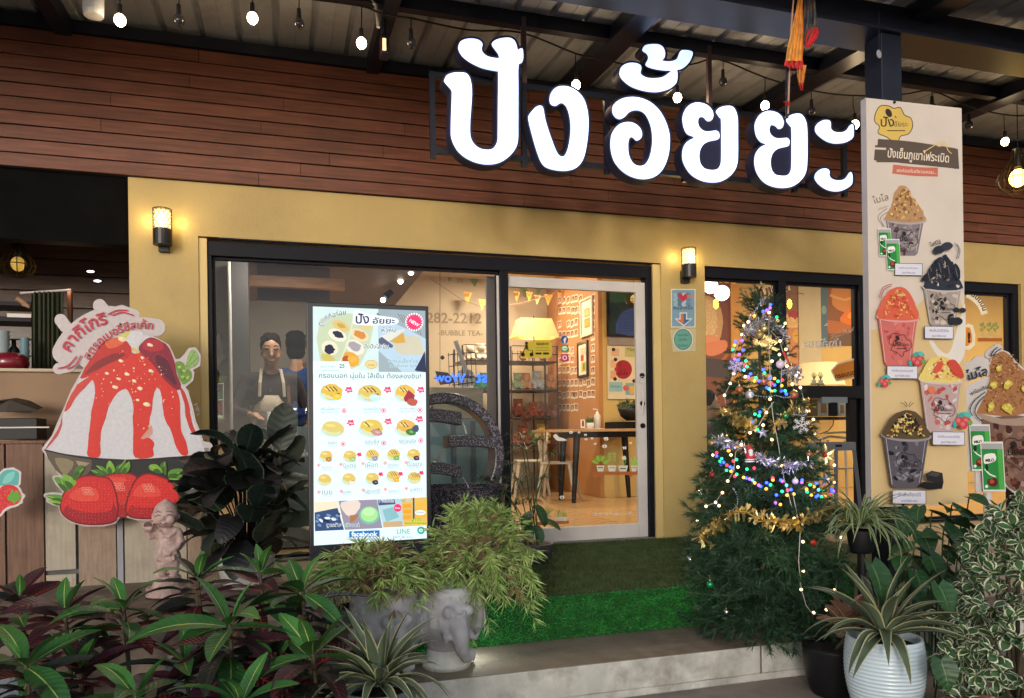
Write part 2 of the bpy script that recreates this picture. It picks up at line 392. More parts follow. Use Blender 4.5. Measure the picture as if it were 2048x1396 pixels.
m_wfloor = mat('oak_floor', (.46, .29, .15), .32, .25, 3, 0, stretch=(1, 6, 1), coat=.3)
m_cream = mat('cream_wall', (.52, .44, .34), .7, .05, 2)
m_yel2 = mat('warm_yellow_wall', (.58, .40, .15), .6, .06, 2)
m_tan = mat('tan_board', (.26, .15, .075), .55, .15, 4, .1)
glass = glass_mat('window_glass', (.93, .95, .95))
ZF, ZS = .42, .18      # shop floor, concrete step
# ================================================================== GROUND
MB().box(-30, 30, -40, 25, -.3, -.012).build('street_ground', m_conc3, kind='structure')
rd = thing('pavement', (1, -4, 0), kind='structure')
xs = [-3.2, -1.4, .4, 2.2, 3.55, 5.2]; ys = [-6.5, -5.1, -3.7, -2.29]
X0 = PZ(1589, 1351, 0).x
xs = [X0 - 4.8, X0 - 3.2, X0 - 1.6, X0, X0 + 1.6, X0 + 3.2]
for i in range(5):
 for j in range(3): MB().box(xs[i] + .004, xs[i + 1] - .004, ys[j] + .004, ys[j + 1] - .004, -.1, random.uniform(-.002, .001)).build('slab', m_conc3, rd, bevel=.003)
st = thing('concrete_step', (1.5, -2.04, 0), kind='structure')
xe = PZ(1515, 1288, ZS).x
ex = [-3.3, -1.6, .2, xe, xe + 1.25, 5.4, 7.2]
for a, b in zip(ex, ex[1:]):
 s_ = MB().box(a + .003, b - .003, -2.285, -1.8, .03, ZS).build('slab', [m_conc, m_conc2], st, bevel=.008)
 for p in s_.data.polygons:
  if abs(p.normal.y) > .5: p.material_index = 1
MB().box(-3.3, 7.2, -2.28, -1.8, -.2, .03).build('riser_base', m_conc2, st)
MB().box(-3.3, 8.5, -1.8, .02, -.2, ZF - .012).build('platform_base', m_conc, kind='structure')
def blades(name, m, spots, h, wd, kind='stuff', lean=.5):
 mb = MB()
 for p, n in spots:
  n = Vector(n); t = n.cross(Vector((random.uniform(-1, 1), random.uniform(-1, 1), random.uniform(-1, 1)))).normalized()
  k = h * random.uniform(.6, 1.25); w_ = t * wd * .5; tip = Vector(p) + n * k + n.cross(t) * k * random.uniform(-lean, lean)
  mb.add([Vector(p) - w_, Vector(p) + w_, tip], [(0, 1, 2)])
 return mb
m_turf = mat('shaded_artificial_turf', (.055, .095, .022), .75, .35, 9, dirt=.3, dirtcol=(.03, .026, .01), dscale=1.4)  # darker copy for the unlit top; shade is in the colour
m_turf2 = mat('lit_artificial_turf', (.03, .26, .045), .6, .45, 14, dirt=.45, dirtcol=(.02, .12, .02), dscale=5)  # brighter copy for the riser; front light is in the colour
MB().box(.3, 4.2, -1.795, -.02, ZF - .012, ZF).build('turf_base', mat('turf_backing_shaded', (.018, .035, .01), .9, .2, 8), kind='structure')
MB().box(.3, 3.4, -1.815, -1.797, ZS + .002, ZF - .002).build('turf_strip_base', mat('turf_backing_lit', (.012, .07, .014), .9, .2, 8), kind='structure')  # backing colour brightened as lit, like the strip
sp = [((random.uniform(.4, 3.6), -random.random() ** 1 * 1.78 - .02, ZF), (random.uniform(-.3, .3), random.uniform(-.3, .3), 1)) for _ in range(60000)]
tag(blades('g', m_turf, sp, .017, .005).build('artificial_turf', m_turf), 'artificial turf tinted dark as in shade, covering the platform before the glass door', 'turf', kind='stuff')
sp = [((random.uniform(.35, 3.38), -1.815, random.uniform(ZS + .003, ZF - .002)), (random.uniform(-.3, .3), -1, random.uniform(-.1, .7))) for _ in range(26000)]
tag(blades('g', m_turf2, sp, .02, .006).build('artificial_turf', m_turf2), 'turf strip tinted bright as if lit, facing the riser above the concrete step', 'turf', kind='stuff')
# ================================================================== FACADE
wall = thing('shop_wall', (3, .1, 0), 'yellow painted shop wall with openings for the windows and door', 'wall')
XL, XA, XB, XC, XD, XE = -1.015, -.572, 2.985 + .07, 3.475, 7.055, 8.4
wl = MB()
wl.box(XL, XA, 0, .16, .0, 2.745); wl.box(XB, XC, 0, .16, 0, 2.745); wl.box(XD, XE, 0, .16, 0, 2.745)
wl.box(XL, XE, 0, .16, 2.745, 3.13)
wl.build('wall', m_wall, wall)
MB().box(XA, -.517, .012, .15, ZF, 2.735).box(2.985, XB, .012, .15, ZF, 2.735).build('door_reveal', mat('yellow_trim', (.66, .49, .2), .5, .05, 3), wall)
tag(MB().box(-7, -1.015, .02, .14, 2.66, 3.125).build('interior_shade_panel', mat('unlit_interior_black', (.004, .004, .004), .9, .3, 6, spec=.1)), 'black panel standing in for the dark interior at the top of the kitchen opening', 'shade panel')  # dark panel stands in for the unlit kitchen interior
tag(MB().box(-6, 10, .12, .2, 3.14, 4.7).build('added_upper_wall', m_dark), 'dark wall added behind the reddish boards to stop sky showing under the roof', 'wall')  # added to keep the sky out of the gap under the roof
clad = thing('board_cladding', (2, 0, 3.12), 'reddish brown horizontal board cladding above the yellow wall', 'cladding')
H = .0925
for r_ in range(10):
 x = -6.5 + (r_ * .83) % 1.6
 z0 = 3.125 + r_ * H
 while x < 9.5:
  L_ = random.choice((2.44, 2.44, 1.9, 2.0)); x1 = min(x + L_, 9.6)
  y = random.uniform(-.002, .002)
  MB().box(x + .0012, x1 - .0012, -.035 + y, -.015, z0 + .004, z0 + H - .004).build('board', m_plank, clad, bevel=.002)
  x = x1
MB().box(-6.5, 9.6, -.015, .118, 3.125, 4.05).build('backing', m_dark, clad)
MB().box(-6.5, 9.6, -.06, .05, 4.052, 4.085).build('top_trim', m_steel, clad)
# ================================================================== ROOF
def zr(Y): return 4.15 + .07 * Y
roof = thing('canopy_roof', (3, -1, 4.1), 'ribbed metal canopy roof on dark blue steel beams', 'roof')
YB, YE = 1.6, -2.4
def sheet(x0):
 mb = MB(); pf = []
 P_ = .25
 for k in range(4):
  a = k * P_
  pf += [(a, 0), (a + .10, 0), (a + .104, .004), (a + .108, 0), (a + .2, 0), (a + .213, .028), (a + .237, .028)]
 pf.append((1.0, 0))
 vs = []
 for y in (YE, YB):
  for a, b in pf: vs.append((x0 + a, y, zr(y) + .02 + b * 1.0))
 n = len(pf); return mb.add(vs, [(i, i + 1, n + i + 1, n + i) for i in range(n - 1)])
me0 = None
for k in range(-6, 12):
 if me0 is None: s0 = sheet(-6).build('roof_sheet', m_sheet, roof); me0 = s0.data
 else:
  o = s0.copy(); COL.objects.link(o); o.location = (k + 6, 0, 0)
def onroof(px, py, dz=0):
 r = ray(px, py); # CAM.z + t rz = zr(CAM.y + t ry)+dz
 t = (zr(CAM.y) + dz - CAM.z) / (r.z - .07 * r.y); return CAM + r * t
def beam(x, w_, h, y0=YE, y1=YB, name='rafter'):
 mb = MB(); z0, z1 = zr(y0), zr(y1)
 vs = [(x + sx * w_ / 2, y, z - hh) for y, z in ((y0, z0), (y1, z1)) for sx in (-1, 1) for hh in (0, h)]
 mb.add(vs, [(0, 1, 3, 2), (4, 6, 7, 5), (0, 4, 5, 1), (2, 3, 7, 6), (0, 2, 6, 4), (1, 5, 7, 3)]); return mb.build(name, m_steel, roof, bevel=.003)
for px_, py_ in ((1268, 60), (1705, 122), (1990, 212)): beam(onroof(px_, py_, -.1).x, .17, .1)
xr0 = onroof(1268, 60, -.12).x; xr1 = onroof(1705, 122, -.12).x
beam(onroof(752, 120, -.1).x, .09, .12); beam(xr0 - 3.6, .1, .12); beam(xr1 + 3.4, .1, .12)
def purlin(y, w_=.06, h=.06, drop=.0, nm='purlin'): MB().box(-6, 12, y - w_ / 2, y + w_ / 2, zr(y) - .02 - h - drop, zr(y) + .012 - drop).build(nm, m_steel, roof)
for y in (-.98, -2.36, .3, 1.0): purlin(y)
MB().box(-6, 12, -1.87, -1.73, 3.81, zr(-1.8) - .03).build('main_beam', m_steel, roof, bevel=.004)
MB().box(-6, 12, -1.93, -1.67, 3.79, 3.81).build('beam_flange', m_steel, roof)
MB().box(-6, 9.6, -.05, .02, 4.087, 4.135).build('wall_plate', m_steel, roof)
# post
pa, pb = PY(1763, 140, -1.9), PY(1804, 140, -1.9)
tag(MB().box(pa.x, pb.x, -1.9, -1.9 + (pb.x - pa.x) * .9, -.05, 3.79).build('steel_post', m_steel, bevel=.006), 'dark steel post carrying the canopy beam behind the tall white banner', 'post')
POSTX = (pa.x + pb.x) / 2
# ================================================================== DOORS AND WINDOWS
def framed(name, label, x0, x1, z0, z1, y, fw, m, cat='window', extra=(), gy=.0, d=.045, fb=None, ft=None):
 t = thing(name, ((x0 + x1) / 2, y, z0), label, cat)
 fb = fb or fw; ft = ft or fw
 MB().box(x0, x0 + fw, y - d / 2, y + d / 2, z0, z1).build('stile', m, t, bevel=.003); MB().box(x1 - fw, x1, y - d / 2, y + d / 2, z0, z1).build('stile', m, t, bevel=.003)
 MB().box(x0 + fw, x1 - fw, y - d / 2 + .001, y + d / 2 - .001, z1 - ft, z1).build('top_rail', m, t, bevel=.003)
 MB().box(x0 + fw, x1 - fw, y - d / 2 + .001, y + d / 2 - .001, z0, z0 + fb).build('bottom_rail', m, t, bevel=.003)
 MB().box(x0 + fw - .005, x1 - fw + .005, y - .003, y + .003, z0 + fb - .005, z1 - ft + .005).build('pane', glass, t)
 return t
# outer frame of the big opening
fr = thing('door_frame', (1.2, .08, ZF), 'black aluminium frame round the big window and the sliding door', 'door frame')
MB().box(-.517, 2.985, .03, .14, 2.62, 2.722).build('head', m_frame, fr, bevel=.003)
MB().box(-.517, -.487, .03, .14, ZF, 2.62).build('jamb', m_frame, fr, bevel=.003)
a, b = PY(1272 + 24, 800, .03), PY(1312, 800, .03)
MB().box(b.x - .075, 2.985, .03, .14, ZF, 2.62).build('jamb', m_frame, fr, bevel=.003)
MB().box(1.645, 1.715, .022, .14, ZF, 2.62).build('mullion', m_frame, fr, bevel=.003)
MB().box(-.517, 2.985, .02, .15, ZF - .0, ZF + .012).build('sill_track', mat('grey_track', (.3, .3, .3), .4, .1, 5, metal=.6), fr)
MB().box(-.43, 2.95, .005, .03, 2.735, 2.755).build('sliding_rail', m_frame, fr)
framed('fixed_window', 'large fixed shop window left of the sliding door', -.487, 1.645, ZF + .012, 2.62, .09, .02, m_frame, gy=0)
door = framed('sliding_door', 'white framed glass sliding door with stickers on its pane', 1.628, b.x - .077, ZF + .014, 2.585, .075, .085, m_white, 'door', d=.04, fb=.115)
DX0, DX1 = 1.715, b.x - .077
for z in (1.31 + (868 - 752) / 1500 * 6.3, 1.31 + (868 - 808) / 1500 * 6.3, 1.31 + (868 - 853) / 1500 * 6.3): MB().lathe([(0, 0), (.022, 0), (.022, .012), (.009, .03), (0, .03)], (DX1 - .04, .055, z), 14, M=Matrix.Rotation(R(90), 4, 'X')).build('lock', m_black, door, smooth=False)
tag(MB().box(PY(976, 800, .17).x, PY(1003, 800, .17).x, .17, .2, ZF, 2.6).build('sliding_door_stile', mat('brown_stile', (.16, .11, .10), .5, .15, 3)), 'brown inner door stile standing behind the large pane beside the mullion', 'door stile')
# right hand windows
fr2 = thing('window_frame', (5.3, .08, ZF), 'black aluminium frame of the wide window behind the tree and banner', 'window frame')
MB().box(3.475, 7.055, .03, .14, 2.655, 2.745).build('head', m_frame, fr2, bevel=.003)
for a in (3.475, 7.055 - .07): MB().box(a, a + (.02 if a < 4 else .07), .03, .14, ZF, 2.655).build('jamb', m_frame, fr2)
MB().box(3.475, 7.055, .02, .15, ZF, ZF + .02).build('sill', m_frame, fr2)
m1 = PY(1564, 700, .05).x; m2 = PY(1724, 700, .05).x; m3 = 6.18
for q in (m1, m2): MB().box(q - .04, q + .035, .028, .14, ZF + .02, 2.655).build('mullion', m_frame, fr2, bevel=.002)
seg = [3.497, m1 - .042, m1 + .037, m2 - .042, m2 + .037, 6.98]
LB = ['window pane left of the mullion behind the tree top', 'window pane between the tree and the tall banner', 'window pane showing at the right of the tall banner']
for k in range(3): framed('fixed_window', LB[k], seg[2 * k], seg[2 * k + 1], ZF + .02, 2.655, .09, .022, m_frame)
def plight(name, loc, e, col, r=.03, parent=None):
 l = bpy.data.lights.new(name, 'POINT'); l.energy = e; l.color = col; l.shadow_soft_size = r; l.use_shadow = True
 o = bpy.data.objects.new(name, l); COL.objects.link(o); o.location = loc
 if parent: o.parent = parent; o.location = Vector(loc) - org(parent)
 return o
# ================================================================== LIT SHOP SIGN
OUT = {}
OUT['a'] = zc([(92,475),(115,435),(170,412),(230,407),(290,412),(325,440),(345,490),(355,560),(355,640),(348,760),(340,870),(338,980),(350,1050),(385,1105),(435,1140),(500,1152),(550,1145),(585,1110),(605,1060),(608,980),(610,700),(612,560),(612,400),(600,390),(540,380),(450,358),(350,310),(270,250),(232,190),(228,150),(245,110),(290,88),(350,80),(410,90),(445,112),(458,140),(450,180),(462,215),(500,248),(560,265),(618,268),(612,225),(580,180),(553,140),(556,115),(600,88),(670,73),(725,75),(765,100),(785,140),(798,190),(820,178),(843,180),(850,220),(850,270),(838,310),(805,345),(803,600),(802,900),(800,1050),(780,1130),(730,1200),(650,1260),(560,1288),(450,1285),(330,1245),(240,1180),(190,1110),(160,1030),(155,950),(160,760),(165,600),(158,570),(120,525),(95,495)], 4.815, 870, 60)
OUT['b'] = zc([(118,540),(150,490),(200,435),(250,408),(290,412),(312,450),(322,510),(340,600),(375,720),(420,850),(465,970),(505,1050),(545,1082),(590,1075),(630,1010),(660,900),(678,760),(678,640),(665,540),(640,450),(605,390),(560,365),(525,375),(490,400),(450,400),(410,370),(400,310),(415,240),(460,180),(530,148),(620,148),(700,175),(780,230),(845,310),(885,410),(908,540),(912,680),(900,840),(875,1000),(835,1130),(770,1215),(690,1255),(580,1270),(450,1255),(350,1220),(295,1165),(255,1080),(205,930),(150,730),(120,600)], 6.65, 1040, 150)
OUT['c'] = zc([(120,640),(130,600),(175,560),(240,535),(320,530),(400,545),(480,585),(550,650),(605,740),(640,840),(650,920),(645,1030),(620,1130),(580,1210),(520,1265),(440,1290),(350,1285),(260,1250),(190,1195),(135,1120),(108,1030),(103,950),(115,870),(160,800),(220,768),(290,765),(345,790),(380,830),(392,875),(380,915),(345,932),(315,905),(290,900),(268,930),(262,990),(270,1070),(300,1135),(345,1168),(400,1168),(445,1130),(475,1060),(492,960),(490,860),(470,770),(430,690),(380,655),(320,650),(270,672),(235,710),(190,732),(150,715),(125,680)], 4.655, 1200, 80)
OUT['d'] = zc([(188,290),(205,245),(260,215),(320,212),(370,228),(386,260),(378,300),(390,325),(440,350),(510,355),(580,345),(630,315),(670,280),(700,268),(720,290),(722,350),(710,400),(660,445),(590,470),(510,480),(400,465),(290,425),(215,365),(188,320)], 4.655, 1200, 80)
OUT['e'] = zc([(402,85),(420,50),(480,38),(550,42),(590,70),(607,120),(600,165),(580,190),(640,198),(690,190),(725,165),(750,105),(775,93),(830,97),(863,115),(855,160),(820,220),(770,260),(720,272),(620,278),(520,265),(455,245),(430,220),(450,180),(455,150),(440,120),(410,100)], 4.655, 1200, 80)
OUT['f'] = zc([(175,390),(190,300),(240,215),(320,170),(410,168),(500,200),(560,265),(578,330),(565,385),(530,410),(490,395),(460,360),(415,352),(380,380),(375,440),(400,500),(450,540),(510,550),(570,542),(620,540),(650,565),(660,610),(645,650),(590,665),(520,680),(450,720),(405,790),(390,880),(405,970),(450,1035),(520,1060),(590,1062),(640,1045),(675,1000),(690,920),(692,700),(690,400),(670,360),(635,310),(622,280),(650,240),(720,215),(800,210),(850,235),(885,300),(903,400),(905,600),(905,850),(895,980),(860,1070),(790,1150),(700,1205),(600,1225),(480,1215),(370,1175),(280,1110),(215,1020),(178,930),(172,840),(190,750),(240,680),(330,625),(240,580),(195,500)], 6.65, 1340, 180)
OUT['g'] = zc([(75,380),(90,290),(140,205),(210,160),(290,150),(380,175),(440,225),(470,290),(468,350),(445,390),(405,395),(370,360),(320,342),(285,360),(272,420),(290,475),(340,520),(400,535),(470,530),(520,528),(550,560),(552,605),(535,640),(470,655),(390,680),(330,730),(298,800),(290,880),(305,970),(350,1035),(420,1055),(500,1055),(550,1030),(580,980),(590,900),(592,700),(590,400),(570,355),(530,305),(518,265),(550,220),(620,192),(700,190),(745,225),(780,290),(800,400),(803,650),(800,880),(780,1010),(730,1100),(640,1180),(550,1215),(430,1222),(300,1195),(190,1130),(110,1020),(75,900),(75,800),(100,720),(160,650),(235,612),(160,580),(100,500)], 6.98, 1500, 200)
OUT['h'] = zc([(920,395),(940,340),(990,295),(1060,278),(1115,290),(1130,330),(1130,390),(1160,430),(1220,450),(1300,445),(1360,410),(1400,355),(1430,335),(1448,370),(1450,450),(1440,520),(1380,570),(1290,597),(1180,600),(1080,570),(990,510),(935,450)], 6.98, 1500, 200)
OUT['i'] = zc([(915,1070),(930,1020),(980,970),(1040,955),(1090,965),(1112,1000),(1110,1050),(1140,1095),(1210,1120),(1290,1115),(1350,1080),(1390,1020),(1410,1005),(1430,1040),(1435,1110),(1420,1180),(1350,1235),(1260,1268),(1160,1268),(1060,1235),(970,1170),(925,1110)], 6.98, 1500, 200)
YS = -1.12
sign = thing('lit_sign', (2.8, YS, 3.1), 'large glowing white Thai letters reading ปังอั้ยยะ mounted before the reddish boards', 'shop sign')
m_face = emat('sign_face_white', (.80, .87, 1.0), 3.4)
def sign_face():
 m = m_face; t = m.node_tree; L = t.links.new; b = t.nodes['Principled BSDF']
 tc = t.nodes.new('ShaderNodeTexCoord'); n = t.nodes.new('ShaderNodeTexNoise'); n.inputs['Scale'].default_value = 5; L(tc.outputs['Object'], n.inputs[0])
 mr = t.nodes.new('ShaderNodeMapRange'); mr.inputs[1].default_value = .35; mr.inputs[2].default_value = .65; L(n.outputs[0], mr.inputs[0])
 mx = t.nodes.new('ShaderNodeMix'); mx.data_type = 'RGBA'; mx.inputs[6].default_value = (.16, .235, .31, 1); mx.inputs[7].default_value = (.235, .235, .40, 1)
 L(mr.outputs[0], mx.inputs[0]); L(mx.outputs[2], b.inputs['Emission Color']); b.inputs['Emission Strength'].default_value = 4.4
sign_face()
m_rim = mat('sign_rim', (.022, .024, .06), .6, .15, 6, spec=.3)
fnS = lambda x, y: PY(x, y, YS)
fnF = lambda x, y: PY(x, y, YS - .012)
for k in 'abcdefghi':
 P = smooth(OUT[k], 4)
 rim = [max(sdf_contour([P], [], 4.0, 1.3), key=lambda l: abs(area(l)))]
 rm = slab(MB(), rim, fnS, (0, -1, 0), .095).build('letter', m_rim, sign)
 mb = slab(MB(), [P], fnF, (0, -1, 0), .0115, back=False)
 o_ = org(rm); me = mb.mesh('face', m_face, o_); f_ = link('letter_face', me, rm)
# frame of square tube behind the letters
def sq(mb, a, b, w_=.035):
 a, b = Vector(a), Vector(b); x0, x1 = sorted((a.x, b.x)); z0, z1 = sorted((a.z, b.z)); mb.box(x0 - w_ / 2, x1 + w_ / 2, YS + .105, YS + .105 + w_, z0 - w_ / 2, z1 + w_ / 2)
YF = YS + .105
fm = MB()
zt = PY(1000, 165, YF).z; zb = PY(1000, 312, YF).z; xl = PY(866, 220, YF).x; xr_ = PY(1690, 300, YF).x
sq(fm, (xl, 0, zt), (xr_, 0, zt)); sq(fm, (xl, 0, zb), (xr_, 0, zb))
for px_ in (866, 1049, 1215, 1370, 1590, 1690):
 X_ = PY(px_, 250, YF).x; fm.box(X_ - .0172, X_ + .0172, YS + .1065, YS + .1385, zb - .05, zt + .02)
fm.build('mounting_frame', m_steel, sign)
for px_ in (1049, 1420):
 X_ = PY(px_, 100, YF).x; MB().box(X_ - .015, X_ + .015, YS + .108, YS + .136, zt, zr(YS + .15) - .02).build('hanger', mat('hanger_steel', (.12, .07, .07), .5, .2, 6), sign)
# ================================================================== STRING LIGHTS
m_bulb = emat('bulb_glow', (1, .78, .5), 26); m_off = mat('unlit_bulb_glass', (.05, .05, .06), .15, .1, 5, spec=.8)
def bulb_string(label, cab, lit, off, Y, glabel):
 c0 = PY(*cab[0], Y); s = thing('string_lights', c0, label, 'string lights')
 MB().tube([PY(x, y, Y) for x, y in smooth(cab, 4, False)], .006, 6).build('cable', m_cable, s)
 for (nx, ny, bx, by, on) in [(*q, 1) for q in lit] + [(*q, 0) for q in off]:
  n_ = PY(nx, ny, Y); b_ = PY(bx, by, Y); zt_ = b_.z + .028
  h = MB().tube([n_, Vector((n_.x, Y, (n_.z + zt_) / 2 + .02)), Vector((b_.x, Y, zt_ + .055))], .0035, 5)
  h.tube([Vector((b_.x, Y, zt_ + .06)), Vector((b_.x, Y, zt_))], [.012, .015], 10)
  so_ = h.build('bulb_socket', m_cable, s)
  mb = MB().lathe([(0, -.034), (.016, -.031), (.028, -.016), (.031, 0), (.026, .018), (.014, .03), (.012, .036)], b_, 14)
  link('bulb', mb.mesh('bulb', m_bulb if on else m_off, org(so_), True), so_)
  if on: plight('lamp_light', b_ - Vector((0, 0, .05)), 2.3, (1, .7, .4), .03, s)
bulb_string('warm festoon bulbs on a black cable at the left under the roof',
 [(0, -10), (190, -25), (350, -5), (505, -22), (600, -5), (722, 12), (765, 28), (822, 36)],
 [(240, -22, 240, 40, ), (505, -20, 505, 36), (723, 12, 723, 86)], [(358, -5, 358, 40), (598, -4, 598, 47), (822, 38, 822, 86)], -1.05, '')
bulb_string('warm festoon bulbs on a black cable sagging behind the lit sign letters',
 [(822, 36), (937, 60), (1041, 65), (1151, 107), (1203, 118), (1300, 138), (1382, 129), (1437, 119), (1530, 155), (1623, 181), (1706, 191), (1802, 189), (1864, 182), (1939, 213), (2008, 229), (2060, 230), (2150, 215)],
 [(1151, 108, 1152, 170), (1352, 133, 1355, 195), (1530, 155, 1530, 211), (1706, 191, 1710, 249), (2008, 229, 2010, 283)], [(1446, 120, 1446, 163), (1623, 181, 1623, 222), (1864, 183, 1864, 214), (1938, 213, 1938, 250)], -.8, '')
# ================================================================== WALL SCONCES
m_shade = mat('sconce_black', (.012, .011, .012), .4, .2, 6)
def sconce(px, py, label):
 c = PY(px, py, -.085); s = thing('wall_lamp', (c.x, 0, c.z), label, 'wall lamp', 'wall lamps on the yellow wall')
 MB().lathe([(0, -.052), (.062, -.052), (.062, .055), (0, .055)], (c.x, -.09, c.z - .08), 20).build('lamp_body', m_shade, s)
 MB().box(c.x - .035, c.x + .035, -.045, 0, c.z - .165, c.z - .06).build('bracket', m_shade, s, bevel=.004)
 # perforated shade: hexagonal lattice of thin bars round the glass
 g = MB(); rad = .06; z0, z1 = c.z - .025, c.z + .105; n = 12; hx = 2 * math.pi / n; hh = .022; rows = 6
 def pt(u, z): return Vector((c.x + rad * math.cos(u * hx), -.09 + rad * math.sin(u * hx), z))
 for r_ in range(rows):
  for k in range(n):
   u = k + (r_ % 2) * .5; z = z0 + r_ * hh
   a, b, c2, d = pt(u, z), pt(u + .5, z + .007), pt(u + .5, z + hh), pt(u - .5, z + .007)
   g.tube([a, b], .0022, 4, cap=False); g.tube([a, d], .0022, 4, cap=False); g.tube([b, c2], .0022, 4, cap=False)
 for z in (z0 - .004, z1 + .006): g.tube([pt(n * k / 20, z) for k in range(21)], .004, 5, cap=False)
 g.build('perforated_shade', m_shade, s)
 MB().lathe([(0, -.028), (.052, -.028), (.052, .1), (0, .1)], (c.x, -.09, c.z), 16).build('glass_tube', emat('sconce_glow', (1, .8, .42), 1.7), s)
 plight('lamp_light', (c.x, -.16, c.z + .03), 2.2, (1, .74, .36), .05, s)
 for q in (-1, 1): plight('lamp_light', (c.x + q * .1, -.055, c.z + .05), .55, (1, .74, .3), .03, s)
sconce(325, 452, 'black lattice wall lamp at the upper left of the yellow wall'); sconce(1377, 524, 'black lattice wall lamp between the sliding door and right window')
# ================================================================== ROOF EDGE THINGS
# cloth flags on a stick hanging from the beam
fl = thing('cloth_flag', (PY(1577, 120, -1.95).x, -1.95, PY(1577, 215, -1.95).z), 'faded orange and dark flags with red fringes on a stick above the sign', 'flag')
MB().tube([PY(1576, 228, -1.95), PY(1582, 60, -1.95), PY(1590, -40, -1.95)], .005, 8).build('stick', mat('pale_stick', (.5, .3, .2), .6, .2, 8), fl)
MB().tube([PY(1574, 236, -1.94), PY(1575, 130, -1.94)], .009, 8).build('dark_sleeve', m_steel, fl)
def cloth(pts, mt, nm, dy, folds=5, amp=.02):
 # pts: left edge, right edge (pixel rows)
 mb = MB(); n = 14; vs = []
 for i, (l, r_, y) in enumerate(pts):
  for k in range(n + 1):
   p = PY(l + (r_ - l) * k / n, y, -1.97 + dy + amp * math.sin(k / n * folds * 3.1 + i * .4)); vs.append(p)
 for i in range(len(pts) - 1):
  for k in range(n): a = i * (n + 1) + k; mb.f.append((a, a + 1, a + n + 2, a + n + 1)); mb.m.append(0); mb.cols.append(None)
 mb.v = [tuple(v) for v in vs]; return mb.build(nm, mt, fl, smooth=True)
m_or = mat('orange_gold_cloth', (.8, .36, .07), .75, .3, 22, .2, 50, dirt=.5, dirtcol=(.3, .05, .03), dscale=12); m_red = mat('red_fringe', (.6, .03, .04), .8, .3, 30); m_dkc = mat('dark_printed_cloth', (.045, .05, .07), .75, .8, 18, dirt=.6, dirtcol=(.35, .25, .12), dscale=14)
cloth([(1597, 1606, -10), (1592, 1606, 20), (1583, 1607, 60), (1574, 1606, 100), (1571, 1605, 122)], m_or, 'orange_cloth', 0)
cloth([(1570, 1606, 121), (1568, 1607, 131), (1576, 1604, 137)], m_red, 'fringe', .002, 9)
cloth([(1609, 1630, -10), (1608, 1632, 20), (1606, 1635, 48), (1606, 1620, 72), (1606, 1611, 90)], m_dkc, 'dark_cloth', .02, 4)
cloth([(1624, 1636, 54), (1612, 1639, 64), (1608, 1634, 76), (1610, 1618, 96)], m_red, 'fringe', .018, 7)
cloth([(1594, 1613, 130), (1594, 1610, 150), (1597, 1607, 170)], m_or, 'orange_tail', .012, 5)
cloth([(1596, 1608, 165), (1600, 1606, 181)], m_red, 'fringe', .01, 5)
cloth([(1566, 1581, 202), (1571, 1579, 211)], m_red, 'red_bow', -.01, 5)
p_ = PY(1758, 108, -1.92); d_ = thing('round_tag', p_, 'small round grey tag hanging on a thread before the steel post', 'tag')
MB().lathe([(0, -.003), (.025, -.003), (.025, .003), (0, .003)], p_, 16, M=Matrix.Rotation(R(90), 4, 'X') @ Matrix.Rotation(R(20), 4, 'Y')).build('disc', mat('grey_tag', (.4, .4, .45), .4, .1, 9, emit=0), d_)
MB().tube([p_, PY(1758, 20, -1.92)], .0015, 4).build('thread', m_cable, d_)
# small fixtures at the left rafter: flood lamp and cable tangle
p_ = PY(768, 95, -.9); f_ = thing('flood_lamp', p_, 'small dark flood lamp fixed under the rafter left of the sign', 'flood lamp')
MB().box(p_.x - .025, p_.x + .03, -.95, -.85, p_.z - .06, p_.z + .06).build('housing', m_steel, f_, bevel=.005)
MB().box(p_.x - .016, p_.x + .006, -.958, -.952, p_.z - .045, p_.z + .03).build('lens', emat('lamp_lens_warm', (1, .75, .4), .9), f_)
MB().tube([PY(735, -5, -1.0), PY(752, 10, -1.0), PY(757, 55, -1.0)], .012, 6).build('white_pipe', m_white, f_)
MB().tube([p_, Vector((p_.x, -.9, zr(-.9)))], .018, 6).build('arm', m_steel, f_)
p_ = PY(187, 32, -1.0); f_ = tag(MB().lathe([(0, 0), (.05, .0), (.055, .02), (.055, .16), (0, .16)], p_, 20).build('downlight', m_sheet), 'unlit grey cylindrical downlight under the roof at the upper left', 'downlight')
